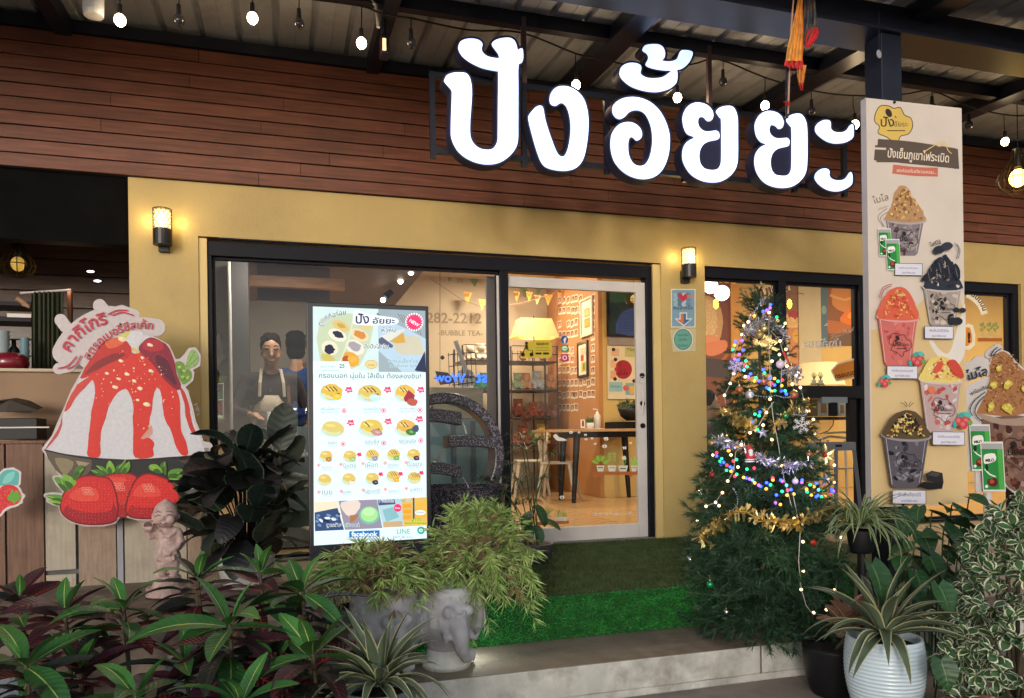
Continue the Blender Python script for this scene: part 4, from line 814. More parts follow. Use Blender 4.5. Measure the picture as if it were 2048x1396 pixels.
P5([(525, 1190), (850, 1178), (850, 1248), (525, 1256)], '#2f7cc4'); p.text('facebook', *L2(688, 1244), 0, '#f4ffff', fit=52, bold=.03); p.text('ปังอั้ยยะ หัวหิน', *L2(688, 1290), 0, '#6c8ca4', fit=50)
p.text('LINE', *L2(1105, 1215), 0, '#17b7a4', fit=26, bold=.0); p.text('0473 282-2212', *L2(1105, 1262), 0, '#6c9ca4', fit=36); p.ell(*L2(1292, 1180), 7.6, 7.6, '#17b7a4', 0, 20); p.ell(*L2(1292, 1180), 4.2, 3.6, '#e8fdff', 0, 14); p.ell(*L2(1292, 1180), 1.6, 1.4, '#17b7a4', 0, 8)
p.build('glowing_picture', led, m_screen)
# ================================================================== TALL BANNER
YBn = -2.0
MA, MC = cv(3.986, 1720, 190), cv(2.909, 1720, 540); M1 = lambda x, y: MA([(x, y)])[0]; M2 = lambda x, y: MC([(x, y)])[0]
bn = thing('banner_board', PY(1838, 1010, YBn), 'tall white and beige banner of iced desserts in cups mounted on the steel post', 'banner')
q4 = [M1(48, 22), M1(810, 105)] + [(1935, 1007), (1743, 1015)]
slab(MB(), [q4], lambda x, y: PY(x, y, YBn), (0, -1, 0), .045).build('panel', mat('banner_edge_white', (.5, .47, .5), .5, .06, 6), bn)
for x, y in ((1788, 205), (1805, 1009)):
 c = PY(x, y, YBn); MB().lathe([(0, -.008), (.008, -.008), (.008, 0), (0, 0)], c, 10, M=Matrix.Rotation(R(-90), 4, 'X')).build('screw', m_black, bn)
p = Print((0, YBn, 0), (0, -1, 0)); Q = q4
p.poly(Q, '#d8cbbf')
p.poly([M2(610, 260), (1936, 1006), (1744, 1013), M2(62, 350), M2(160, 330), M2(300, 240), M2(420, 120), M2(560, 90)], '#d9bd8c');
p.poly([M2(400, 410), M2(430, 420), M2(470, 470), M2(520, 480), M2(560, 360), M2(590, 260), M2(612, 200), M2(612, 460), M2(580, 540), M2(540, 580), M2(500, 520), M2(450, 500)], '#e3dcd4', 3, .3)
logo = lambda x, y, s, c, ink: (p.poly([(x + a * s, y + b * s) for a, b in ((-1, -.6), (-.7, -1.05), (-.2, -1.05), (.1, -.9), (.5, -.95), (.75, -.5), (1.15, -.3), (1.25, .2), (1.0, .65), (.5, .8), (.3, 1.3), (-.3, .85), (-.85, .6), (-.75, .2), (-1.05, -.1))], c, 3) if c else None,
 p.stroke([(x + a * s, y + b * s) for a, b in ((-1, -.6), (-.7, -1.05), (-.2, -1.05), (.1, -.9), (.5, -.95), (.75, -.5), (1.15, -.3), (1.25, .2), (1.0, .65), (.5, .8), (.3, 1.3), (-.3, .85), (-.85, .6), (-.75, .2), (-1.05, -.1))], s * .05, ink, 3, True),
 p.ell(x - .2 * s, y - .62 * s, .17 * s, .26 * s, ink, -.5, 12, .1), p.text('ปัง', x - .28 * s, y + .2 * s, s * .8, ink, bold=.01), p.text('อัยยะ', x + .55 * s, y + .2 * s, 0, ink, fit=s * .85), p.text('้', x + .22 * s, y - .02 * s, s * .5, ink), p.stroke([(x - .3 * s, y + .45 * s), (x + .8 * s, y + .45 * s)], s * .05, ink, 0))
logo(*M1(255, 225), 33, '#dbb95e', '#3b2f28')
p.stroke([M1(140, 380), M1(400, 400), M1(760, 455)], 15, '#5f5148'); p.stroke([M1(130, 455), M1(400, 480), M1(770, 520)], 13, '#5f5148'); p.stroke([M1(130, 510), M1(500, 520), M1(770, 565)], 13, '#63554b'); p.poly([M1(120, 400), M1(780, 430), M1(790, 590), M1(110, 520)], '#5f5148')
p.stroke([M1(110, 425), M1(207, 430)], 4, '#d8cbbf', 0)
p.text('ปังเย็นภูเขาไฟระเบิด', *M1(462, 545 - 28), 24, '#f0e0cc', rot=5.0, bold=.012, fit=123)
p.stroke([M1(505, 455), M1(580, 410), M1(620, 385), M1(650, 372), M1(680, 385), M1(700, 440), M1(730, 468)], 1.8, '#e6c070', 3); p.stroke([M1(610, 400), M1(640, 410), M1(650, 385), M1(672, 400)], 2.4, '#e6c070', 2)
p.stroke([M1(260, 590), M1(440, 610), M1(620, 615)], 18, '#c9705c'); p.text('องค์อรหันต์ชวนหอม...', *M1(450, 622), 0, '#f0d8c4', rot=3, fit=80, bold=.01)
p.text('ไมโล', *M1(168, 852), 0, '#8a7e72', rot=-14, fit=32, bold=.01); p.text('รถโรงเรียน', *M1(185, 905), 0, '#9a8e80', rot=-20, fit=22)
for o in (0, 22): p.stroke([M1(215 + o * .8, 905 + o), M1(140 + o, 970 + o * .4), M1(185 + o * .4, 1050)], 1.0, '#6d625c')
def cup(x, y, w0, w1, h, body, rim, top, tcol, bits, swirl, ink='#2e2624', tall=1.0, sm=1.0):
 "x,y: centre of the rim; widths of rim and base, height of cup"
 p.poly([(x - w0 * .94, y), (x + w0 * .94, y), (x + w1, y + h * .93), (x + w1 * .8, y + h), (x - w1 * .8, y + h), (x - w1, y + h * .93)], body)
 for _ in range(34):
  t = random.random(); ww = (w0 + (w1 - w0) * t) * .72; p.ell(x + random.uniform(-ww, ww), y + h * (.1 + t * .82), random.uniform(2, 7), random.uniform(2, 6), random.choice(swirl), random.random() * 3, 9, .3)
 p.stroke([(x - w0 * .85, y + 2), (x - w1 * .95, y + h * .93)], 1.3, tuple_mix(rim), 0); p.stroke([(x + w0 * .8, y + 2), (x + w1 * .85, y + h * .9)], 1.0, tuple_mix(rim), 0)
 p.ell(x, y, w0 * 1.06, w0 * .24, rim, .05, 24); p.ell(x, y + w0 * .05, w0 * 1.0, w0 * .17, tuple_mix(body), .05, 24); p.ell(x, y - w0 * .03, w0 * .97, w0 * .17, tcol, .05, 24)
 p.poly([(x + a * w0, y + b * w0 * tall) for a, b in top], tcol, 3, 1.3)
 for _ in range(int(105 * sm)):
  t = random.random() ** .7; hh = max(-b for a, b in top) * w0 * tall; ww = w0 * .85 * (1 - t) ** .6; p.ell(x + random.uniform(-ww, ww), y - hh * t * .93 + 2, random.uniform(1.2, 4.2), random.uniform(1, 3), random.choice(bits), random.random() * 3, 7, .3)
 logo(x + w0 * .02, y + h * .55, w0 * .46, None, ink)
DOME = ((-.9, .05), (-.85, -.4), (-.55, -.85), (-.2, -1.05), (.2, -1.05), (.6, -.8), (.85, -.35), (.9, .05))
PEAK = ((-.85, .05), (-.8, -.4), (-.6, -.75), (-.55, -1.25), (-.3, -1.6), (0, -1.65), (.25, -1.3), (.45, -1.0), (.8, -.55), (.95, -.2), (.9, .05))
MLO = ['#b98a5a', '#8a5a34', '#d8b070', '#a06a3c', '#e0c268']
cup(*M1(355, 995), 41, 26, 72, '#857a80', '#b8a8a4', PEAK, '#b88f66', MLO, ['#5a4a4c', '#968a90', '#4a3430', '#a89c9c'])
def pack(x, y, w_, h_, sk=.0):
 P_ = lambda a, b: (x + a * w_ + b * h_ * .06, y + b * h_ + a * w_ * sk)
 p.poly([P_(-.04, -.04), P_(1.04, -.04), P_(1.04, 1.04), P_(-.04, 1.04)], '#e4e0dc'); p.poly([P_(0, 0), P_(1, 0), P_(1, .12), P_(0, .12)], '#a9aaac'); p.poly([P_(0, .12), P_(1, .12), P_(1, 1), P_(0, 1)], '#2c8a44'); p.poly([P_(.75, .12), P_(1, .12), P_(1, 1), P_(.75, 1)], '#4fae4c')
 p.poly([P_(.08, .42), P_(.1, .26), P_(.3, .22), P_(.62, .22), P_(.66, .36), P_(.4, .42), P_(.2, .44)], '#f2f0ea', 2); p.text('MILO', *P_(.37, .39), 0, '#1c2a20', bold=.06, fit=w_ * .42, rot=-5)
 p.ell(*P_(.45, .84), w_ * .26, h_ * .1, '#5a2420', 0, 10, .15); p.ell(*P_(.4, .82), w_ * .12, h_ * .05, '#b84a3c', 0, 8, .2); p.ell(*P_(.14, .93), w_ * .08, w_ * .08, '#f2f0ea', 0, 9); p.stroke([P_(.1, .55), P_(.3, .66), P_(.6, .72)], w_ * .06, '#eef4ea', 2); p.ell(*P_(.2, .52), w_ * .09, h_ * .08, '#16301c', 0, 8, .2)
pack(*M1(135, 1075), 24, 52); pack(*M1(195, 1160), 26, 58)
def lab(x0, y0, x1, y1, a, b, f=M2):
 A, B = f(x0, y0), f(x1, y1); p.rect(A[0], A[1], B[0], B[1], '#24222c', .8); p.rect(A[0] + 1, A[1] + 1, B[0] - 1, B[1] - 1, '#dedcea', .8)
 cx = (A[0] + B[0]) / 2; h_ = B[1] - A[1]; p.text(a, cx, A[1] + h_ * .46, 0, '#3a3844', fit=(B[0] - A[0]) * .68, rot=1.2); p.text(b, cx, A[1] + h_ * .86, 0, '#3a3844', fit=(B[0] - A[0]) * .48, rot=1.2)
lab(193, -38, 355, 34, 'ปังเย็นไมโลรถโรงเรียน', 'ภูเขาไฟระเบิด')
p.text('โอรีโอ้', *M1(592, 1200), 0, '#2c2a30', rot=-16, fit=23, bold=.01)
INK = '#26262e'
cup(*M2(470, 105), 40, 26, 76, '#a89c94', '#b0a8a8', PEAK, '#2f3240', ['#23252f', '#1a1b24', '#9a8a80', '#474a58', '#2a2c38', '#cfc4b8'], ['#3a3432', '#8c7c72', '#262226', '#cdbfb2'], tall=.92)
for a in ((400, -10, .5), (450, -30, -.35), (500, -20, .4), (545, -5, -.2), (385, 20, 1.1)): p.ell(*M2(a[0], a[1] + 20), 7, 17, '#22242e', a[2], 14, .06); p.stroke([M2(a[0] - 8, a[1] - 10), M2(a[0] + 6, a[1] + 50)], 1.4, '#6a6c78', 0)
p.ell(*M1(605, 1240), 12, 8, '#2a2c38', -.3, 14, .05); p.ell(*M1(670, 1212), 12, 8, '#343646', -.2, 14, .05); p.poly([M1(630, 1290), M1(660, 1275), M1(740, 1380), M1(700, 1400)], '#262834')
for o in (0, 16): p.stroke([M1(730 + o, 1185 + o * .5), M1(765 + o * .5, 1240), M1(745 + o, 1310)], 1.2, '#33343e')
for x, y in ((545, 235), (580, 237), (520, 300), (553, 300)): p.ell(*M2(x, y), 6.5 if y < 280 else 9, 5 if y < 280 else 8, '#262832', .2, 12, .06)
lab(358, 328, 526, 402, 'ปังเย็นโอรีโอ้ปั่น', 'ภูเขาไฟระเบิด')
cup(*M2(203, 280), 42, 27, 96, '#cf6f6a', '#d8948c', DOME, '#d9654c', ['#e07a4c', '#efb05a', '#c94c40', '#e8c278', '#dc5a48', '#d8704a'], ['#c85a5c', '#e08a80', '#d9776c', '#b84c50'], tall=1.35, sm=1.3)
for o in (0, 9): p.stroke([M2(88 + o, 165 + o * .5), M2(108 + o, 110 + o), M2(160, 88 + o * 1.2)], 1.4, '#a8384a')
def bunch(x, y, s):
 for a, b, c, d in ((-.3, -.8, -.5, '#3fa8a4'), (.45, -.85, .6, '#58bdb2'), (-.95, .2, -1.2, '#3fa8a4')): p.ell(x + a * s, y + b * s, s * .5, s * .28, d, c, 12, .06)
 for a, b in ((-.5, -.1), (.35, -.1), (0, .35)): p.ell(x + a * s, y + b * s, s * .5, s * .5, '#c9484e', 0, 14, .06); p.ell(x + a * s - s * .1, y + b * s - s * .1, s * .26, s * .26, '#dd7470', 0, 10, .1)
 p.ell(x + .75 * s, y + .1 * s, s * .28, s * .3, '#63a858', .3, 10, .15)
bunch(*M2(312, 530), 15); lab(131, 560, 310, 634, 'ปังเย็นสตรอว์เบอร์รี่', 'ภูเขาไฟระเบิด'); bunch(*M2(122, 655), 12)
cup(*M2(442, 640), 44, 28, 106, '#bca3a4', '#c8a8a4', DOME, '#e6cf78', ['#f0de8c', '#d85a40', '#f0b44c', '#e8d488', '#c84038', '#f4e8b0'], ['#d0c4c8', '#c86a60', '#ddd4d6', '#b85048'], tall=.98, sm=1.3)
p.poly([M2(470, 540), M2(520, 530), M2(565, 600), M2(560, 635), M2(510, 610)], '#cf4a3c', 3, .6); p.poly([M2(390, 600), M2(420, 540), M2(450, 545), M2(430, 590)], '#dc5a44', 3, .6); bunch(*M2(566, 885), 17)
p.ell(*M2(380, 700), 7, 8, '#e07a50', 0, 12, .1)
lab(385, 940, 572, 1018, 'ปังเย็นนมฮอกไกโด', 'ภูเขาไฟระเบิด')
cup(*M2(233, 965), 48, 30, 104, '#5c5660', '#8f8e98', DOME, '#5c4a34', ['#e4cf78', '#241c1e', '#ecdc96', '#3a2a28', '#d8b860', '#1e1618', '#a05a3a'], ['#38343e', '#7a7682', '#1e1c24', '#8e8a94'], tall=.98, sm=1.6)
for a, b in (((190, 775), (225, 800)), ((210, 768), (228, 795)), ((268, 775), (240, 800)), ((250, 768), (235, 795))): p.stroke([M2(*a), M2((a[0] + b[0]) / 2 + 4, (a[1] + b[1]) / 2 - 6), M2(*b)], 1.1, '#2e2624', 2)
p.poly([M2(335, 1185), M2(370, 1165), M2(432, 1178), M2(438, 1225), M2(400, 1240), M2(345, 1222)], '#2a2628', 0); p.poly([M2(345, 1190), M2(370, 1170), M2(425, 1182), M2(400, 1200)], '#4a4648'); p.poly([M2(290, 1255), M2(320, 1230), M2(400, 1235), M2(440, 1225), M2(430, 1270), M2(350, 1275)], '#1f1c20')
lab(143, 1275, 338, 1356, 'ปังเย็นล็อกโก้', 'ภูเขาไฟระเบิด')
p.build('printed_face', bn, m_print)
# ================================================================== CHOCOLATE MALT ICE CUTOUT
YM = -1.15
NA = cv(3.878, 1900, 660); N1 = lambda x, y: NA([(x, y)])[0]
mc = thing('cutout_sign', PY(1990, 1015, YM), 'brown chocolate malt ice cutout with two green drink packs on a white pole', 'cutout sign')
hill = NA([(205, 640), (262, 520), (300, 440), (305, 280), (340, 200), (400, 165), (450, 185), (500, 250), (600, 340), (700, 500), (760, 640), (740, 700), (600, 760), (400, 740), (240, 690)])
cupb = NA([(240, 690), (740, 690), (700, 1000), (640, 1230), (500, 1250), (420, 1180), (380, 1080), (330, 900)])
pk = NA([(125, 735), (290, 745), (380, 880), (392, 1240), (215, 1248), (210, 1090), (125, 1080)])
stk = [[(*N1(100, 340), 16), (*N1(250, 280), 14), (*N1(230, 270), 14)], [(*N1(130, 500), 12), (*N1(290, 410), 9)], [(*N1(170, 560), 11), (*N1(150, 640), 11), (*N1(230, 700), 8)], [(*N1(310, 190), 6), (*N1(370, 145), 6)]]
lp = [max(sdf_contour([hill, cupb, pk], stk, 3.6, 1.6), key=lambda l: abs(area(l)))]
slab(MB(), lp, lambda x, y: PY(x, y, YM), (0, -1, 0), .012).build('board', m_white_pvc, mc)
MB().tube([PY(1975, 985, YM + .03), PY(1978, 1200, YM + .03)], .03, 14).build('pole', m_white, mc)
p = Print((0, YM, 0), (0, -1, 0)); p.loops(lp, '#cfc8c6'); p.poly(cupb, '#7a5c50', 2)
for _ in range(40): t = random.random(); p.ell(*N1(random.uniform(300 + 90 * t, 620), 730 + t * 480), random.uniform(3, 12), random.uniform(3, 9), random.choice(['#5a3226', '#8c6a5c', '#a48a82', '#43231c', '#6e3e30']), random.random() * 3, 10, .3)
p.poly(NA([(205, 640), (400, 690), (600, 670), (760, 620), (740, 700), (600, 740), (400, 735), (250, 690)]), '#a89080', 2); p.poly(hill[:10] + [N1(740, 600), N1(560, 650), N1(400, 670), N1(230, 645)], '#a8744a', 2, .8)
for _ in range(330):
 t = random.random(); x = random.uniform(310 - 70 * t, 480 + 250 * t); y = 190 + 450 * t
 if x > 620: continue
 p.ell(*N1(x, y), random.uniform(.8, 2.6), random.uniform(.6, 1.8), random.choice(['#8c5a34', '#c08c5c', '#b07a4c', '#9a6a40', '#74482c', '#cfa070']), random.random() * 3, 6, .3)
for x, y, r in ((360, 300, 8), (430, 420, 11), (320, 430, 9), (430, 610, 13), (300, 600, 10), (560, 460, 8), (440, 590, 7)): p.ell(*N1(x, y), r, r * .7, '#d0bc50', random.random() * 3, 10, .3); p.ell(*N1(x - 3, y - 6), r * .5, r * .3, '#e4d47c', 0, 8, .2)
logo(*N1(500, 950), 27, None, '#2a1c18')
p.text('ไมโล', *N1(195, 372), 0, '#2c3444', rot=-14, fit=44, bold=.025); p.text('รถโรงเรียน', *N1(222, 475), 0, '#2c3444', rot=-24, fit=42, bold=.01)
for q in ([(295, 200), (320, 160), (350, 135)], [(315, 205), (340, 170), (380, 145)], [(255, 480), (170, 550), (135, 620), (155, 665)], [(245, 515), (190, 580), (175, 650), (228, 708)]): p.stroke(NA(q), 2.0, '#2c3444')
pack(*N1(135, 745), 38, 86); pack(*N1(220, 880), 42, 92)
p.build('printed_face', mc, m_print)
# ================================================================== INSIDE THE SHOP
def bx(mb, x0, y0, x1, y1, Y, d, mi=0):
 "box whose front face fills a measured rectangle at depth Y"
 a, b = PY(x0, y1, Y), PY(x1, y0, Y); z0, z1 = min(a.z, b.z), max(a.z, b.z); return mb.box(a.x, b.x, Y, Y + d, z0, z1, mi)
def bo(name, m, x0, y0, x1, y1, Y, d, parent=None, bevel=0, **kw): return bx(MB(), x0, y0, x1, y1, Y, d).build(name, m, parent, bevel=bevel, **kw)
YBK, YF2, XW, ZC = 6.1, 3.97, 4.2, 3.85
fl = thing('shop_floor', (3, 3, ZF), kind='structure')
MB().box(-7, 13.5, .16, YBK + .1, ZF - .1, ZF - .004).build('floor_base', m_wfloor, fl)
# herringbone blocks where they can be told apart, near the glass
bw, bl = .115, .46
me_p = [MB().box(.002, bl - .002, .002, bw - .002, -.006, 0).mesh('floor_block', m_wfloor)]
cnt = 0
# rows of a herringbone: each row steps along x, zigzag pieces alternate +45 / -45 degrees
for row in range(26):
 for c_ in range(9):
  for q in (0, 1):
   x = 1.5 + c_ * .6505 + q * .3253; y = .2 + row * .1626 + (0 if q == 0 else .3253)
   if x > 5.6 or y > 4.2 or cnt > 290: continue
   o = link('floor_block', me_p[0], fl, Matrix.Translation((x - 3, y - 3, random.uniform(-.0006, .0004))) @ Matrix.Rotation(R(45 if q == 0 else -45), 4, 'Z')); cnt += 1
tag(MB().box(-2.2, XW + .06, YBK, YBK + .1, ZF, ZC).build('back_wall', m_cream), 'cream back wall inside the shop lettered with a phone number and bubble tea', 'wall')
m_peg = mat('orange_brown_wall', (.45, .20, .07), .6, .08, 3)
pw = thing('photo_wall', (XW, 5, ZF), 'orange brown side wall covered in rows of small instant photos', 'wall')
MB().box(XW, XW + .06, YF2, YBK, ZF, ZC).build('wall_board', m_peg, pw)
tag(MB().box(XW + .06, 13.5, YF2, YF2 + .1, ZF, ZC).build('yellow_wall', m_yel2), 'warm yellow inner wall seen through the door and right windows', 'wall')
tag(MB().box(1.37, 13.5, .17, YBK, ZC, ZC + .1).box(-7, 1.37, .17, YBK, ZC, ZC + .1).build('ceiling', m_cream), 'cream ceiling of the shop room', 'ceiling', kind='structure')
tag(MB().box(-2.2, 1.37, .17, YBK, 3.0, 3.1).build('dropped_ceiling', mat('dark_brown_ceiling', (.09, .05, .035), .6, .2, 4)), 'dark brown lowered ceiling over the kitchen side of the shop', 'ceiling', kind='structure')
MB().box(-7.2, -7, -.2, YBK, 0, 4).build('side_wall', m_dark, kind='structure'); MB().box(13.5, 13.6, 0, YBK, 0, 4).build('side_wall', m_dark, kind='structure')
# added room lights, unseen fixtures that brighten the interior
m_lamp = emat('added_light_glow', (1, .84, .6), 5)
def clight(x, y, z, e, col=(1, .78, .5), r=.11, label=None):
 t = thing('added_light', (x, y, z), label or 'added unseen ceiling light inside the shop', 'ceiling light', 'added unseen ceiling lights inside the shop')
 MB().lathe([(r * 1.15, 0), (r * 1.15, .02), (0, .02)], (x, y, z - .02), 20).build('light_rim', m_white, t); MB().lathe([(0, 0), (r, 0)], (x, y, z - .021), 20).build('diffuser', m_lamp, t)
 l = bpy.data.lights.new('light', 'AREA'); l.shape = 'DISK'; l.size = .5; l.energy = e; l.color = col; o = bpy.data.objects.new('light', l); COL.objects.link(o); o.parent = t; o.location = (0, 0, -.04)
clight(2.4, 2.2, ZC, 105, label='added ceiling light above the inside of the sliding door'); clight(3.1, 4.8, ZC, 95, (1, .8, .55), label='added ceiling light near the bunting at the back'); clight(5.9, 1.6, ZC, 100, (1, .74, .4), label='added ceiling light behind the left right-hand window'); clight(8.6, 2.0, ZC, 115, (1, .74, .4), label='added ceiling light above the lampshade on the shelf'); clight(.3, 2.8, 3.0, 60, (1, .9, .75), label='added ceiling light in the dark brown ceiling'); clight(.0, .6, 3.0, 24, (1, .9, .78), .07, 'small added ceiling light right above the cook'); clight(11, 2, ZC, 100, (1, .74, .4), label='added ceiling light far right beyond the banner')
m_flat = attr_mat('painted_print', 0, .6, 0, .08, 30)
# writing and leaves on the back wall
wp = thing('wall_lettering', PY(910, 640, YBK - .002), 'grey lettering DELIVERY 282-2212 BUBBLE TEA painted on the cream wall', 'wall lettering')
p = Print((0, YBK - .002, 0), (0, -1, 0)); p.text('DELIVERY', 808, 632, 0, '#b3a58f', bold=.03, fit=108); p.text('282-2212', 908, 646, 0, '#948574', bold=.02, fit=110, rot=.6); p.text('-BUBBLE TEA-', 921, 671, 0, '#7c7264', fit=88, bold=.004, rot=.6)
p.text('Mr. Pang shop', 830, 690, 0, '#c8bba4', fit=50); p.build('lettering', wp, m_flat)
lp_ = thing('wall_mural', PY(950, 560, YBK - .003), 'green leaf mural along the top of the cream back wall', 'mural'); p = Print((0, YBK - .003, 0), (0, -1, 0))
for x, y, l, a, c in ((895, 545, 16, 1.2, '#8fa974'), (885, 535, 18, 2.2, '#a3b98c'), (905, 540, 20, 1.9, '#7d9a63'), (925, 545, 16, .9, '#9db184'), (940, 540, 26, 1.3, '#7fa06a'), (952, 548, 22, 1.7, '#6f9058'), (965, 545, 18, 1.0, '#93ab7a'), (975, 550, 16, .5, '#a9bb90'), (1035, 560, 20, 1.0, '#8fa974'), (1050, 572, 20, 1.6, '#7d9a63'), (1068, 570, 16, .8, '#a3b98c'), (1080, 572, 16, 1.9, '#93ab7a')):
 for s_ in (0,): u, v = math.cos(a), math.sin(a); p.poly([(x, y), (x + u * l * .4 - v * l * .28, y + v * l * .4 + u * l * .28), (x + u * l * .8 - v * l * .2, y + v * l * .8 + u * l * .2), (x + u * l * 1.2, y + v * l * 1.2), (x + u * l * .8 + v * l * .2, y + v * l * .8 - u * l * .2), (x + u * l * .4 + v * l * .28, y + v * l * .4 - u * l * .28)], c, 2)
for x, y in ((920, 552), (956, 552), (985, 556), (1045, 580)):
 for k in range(5): p.stroke([(x, y - 6 + k * 4), (x + 6, y - 1 + k * 4)], 1.2, '#8a8f60', 0); p.stroke([(x, y - 6 + k * 4), (x - 6, y - 1 + k * 4)], 1.2, '#8a8f60', 0)
p.build('painted_leaves', lp_, m_flat)
# bunting
def bunting(path, flags, Y0, Y1, label):
 n = len(path); P3 = [PY(x, y, Y0 + (Y1 - Y0) * i / (n - 1)) for i, (x, y) in enumerate(path)]; t = thing('bunting', P3[0], label, 'bunting'); MB().tube(P3, .006, 5).build('string', mat('jute_string', (.3, .2, .12), .8, .2, 9), t)
 for k, (x, y, w_, h_, c) in enumerate(flags):
  Y = Y0 + (Y1 - Y0) * k / max(1, len(flags) - 1); q = Print((0, Y - .006, 0), (0, -1, 0)); q.st = .0004; tri_ = [(x, y), (x + w_, y + w_ * .12), (x + w_ * .42, y + h_)]; q.poly(tri_, c)
  for a in range(5):
   if k % 2: q.ell(x + w_ * (.25 + .12 * a), y + h_ * (.18 + .1 * (a % 3)), 1.1, 1.1, '#8a4a24', 0, 7)
   else: q.stroke([(x + w_ * (.1 + .14 * a), y + 2), (x + w_ * (.2 + .09 * a), y + h_ * .4)], 1.3, '#8a4a24', 0)
  q.build('pennant', t, m_flat)
bunting([(862, 558), (880, 570), (925, 600), (960, 612), (1000, 612), (1035, 608), (1065, 600), (1105, 588), (1135, 568)], [(926, 583, 19, 26, '#d8ad54'), (957, 598, 16, 24, '#d9c070'), (1028, 583, 12, 22, '#e0a050'), (1052, 583, 14, 22, '#d8ad54'), (1068, 590, 14, 20, '#d9c88a'), (1088, 588, 18, 24, '#d8ad54'), (1111, 575, 17, 22, '#e0c060'), (1139, 563, 15, 16, '#e8a040')], YBK - .3, YBK - .9, 'string of patterned yellow pennants hung across the back of the shop')
# instant photos on the side wall
m_card = attr_mat('photo_print', 0, .4, .2, .1, 80)
cards = []
for v in range(4):
 mb = MB(); mb.add([(0, 0, 0), (0, .15, 0), (0, .15, .115), (0, 0, .115)], [(0, 1, 2, 3)], 0, s2l('#e6d6c2')); c1 = random.choice(['#6a4638', '#8a5a44', '#4c3a3c', '#7a3030'])
 mb.add([(-.001, .02, .03), (-.001, .13, .03), (-.001, .13, .1), (-.001, .02, .1)], [(0, 1, 2, 3)], 0, s2l(c1)); mb.add([(-.002, .04, .035), (-.002, .105, .035), (-.002, .09, .08), (-.002, .06, .085)], [(0, 1, 2, 3)], 0, s2l(random.choice(['#c89a78', '#d8b090', '#b07a5c'])))
 me = mb.mesh('instant_photo', m_card); cards.append(me)
rows = [(602, 1123, 6, 0), (625, 1123, 6, 0), (650, 1123, 5, 1), (672, 1123, 5, 0), (705, 1133, 3, 0), (724, 1123, 4, 0), (747, 1123, 5, 0), (772, 1123, 9, 0), (797, 1123, 9, 0), (822, 1123, 5, 0)]
pxs = [1123, 1131.5, 1140, 1148.5, 1156, 1165, 1174, 1182, 1190]
def tb(x): return x
for y, x0, n, sk in rows:
 for k in range(n):
  if sk and k == 1: continue
  x = pxs[k + (1 if x0 > 1130 else 0)]; q = PX(x + random.uniform(-.6, .6), y + random.uniform(-1, 1) + (4 - k * .7) * (0 if y > 740 else 1), XW - .004)
  link('instant_photo', random.choice(cards), pw, Matrix.Translation(q - org(pw)) @ Matrix.Rotation(random.uniform(-.12, .12), 4, 'X'))
for y in (575, 600, 625, 652, 677, 700, 722, 745): q = PX(1190, y + 3, XW - .004); link('instant_photo', random.choice(cards), pw, Matrix.Translation(q - org(pw)))
def pframe(pts, label, art, fc):
 P3 = [PX(x, y, XW - .03) for x, y in pts]; y0 = min(q.y for q in P3); y1 = max(q.y for q in P3); z0 = min(q.z for q in P3); z1 = max(q.z for q in P3)
 t = thing('picture_frame', (XW - .02, (y0 + y1) / 2, z0), label, 'picture'); w_ = .03
 MB().box(XW - .03, XW - .001, y0, y1, z0, z0 + w_).box(XW - .03, XW - .001, y0, y1, z1 - w_, z1).box(XW - .0295, XW - .0015, y0, y0 + w_, z0 + w_, z1 - w_).box(XW - .0295, XW - .0015, y1 - w_, y1, z0 + w_, z1 - w_).build('frame', mat('frame_' + fc, s2l('#d8c8b4') if fc == 'pale' else s2l('#2c201c'), .4, .1, 8), t)
 MB().box(XW - .012, XW - .002, y0 + w_, y1 - w_, z0 + w_, z1 - w_).build('paper', mat('picture_paper', s2l('#e8dcc8'), .6, .03, 5), t)
 H_, W_ = z1 - z0, y1 - y0; mb = MB()
 for (a0, b0, a1, b1, c) in art: mb.add([(XW - .0125 - .0004 * len(mb.f), y1 - a * W_, z0 + b * H_) for a, b in ((a0, b0), (a1, b0), (a1, b1), (a0, b1))], [(0, 1, 2, 3)], 0, s2l(c))
 mb.build('picture_print', m_card, t)
pframe([(1159, 601), (1184, 668)], 'pale framed picture of two toasts above the other on the photo wall', [(.3, .5, .75, .72, '#c89a5c'), (.38, .54, .66, .68, '#e0b87c'), (.3, .22, .75, .46, '#b88a58'), (.36, .26, .68, .42, '#e8a84c')], 'pale')
pframe([(1153, 686), (1174, 752)], 'dark framed menu picture below the pale one on the photo wall', [(.25, .62, .8, .82, '#d8b8a0'), (.3, .45, .6, .62, '#b8403c'), (.35, .15, .85, .42, '#c8b060'), (.5, .2, .7, .38, '#6a8a3c')], 'dark')
# table lamp on the shelf rack
q = PY(1066, 675, 5.3); tl = thing('table_lamp', PY(1068, 688, 5.3), 'lit table lamp with a wide pale amber shade on top of the doll rack', 'lamp')
a0, a1, b0, b1 = PY(1040, 638, 5.3), PY(1100, 638, 5.3), PY(1026, 675, 5.3), PY(1109, 675, 5.3); hw, hb = (a1.x - a0.x) / 2, (b1.x - b0.x) / 2; cx_ = (b0.x + b1.x) / 2
m_shd = mat('amber_lamp_shade', (.75, .5, .22), .8, .06, 6, emit=.12, ecol=(1, .5, .14))
MB().add([(cx_ + sx * w_, 5.3 + sy * w_ * .6, z) for z, w_ in ((b0.z, hb), (a0.z, hw)) for sx, sy in ((-1, -1), (1, -1), (1, 1), (-1, 1))], [(0, 1, 5, 4), (1, 2, 6, 5), (2, 3, 7, 6), (3, 0, 4, 7)]).build('lamp_shade', m_shd, tl)
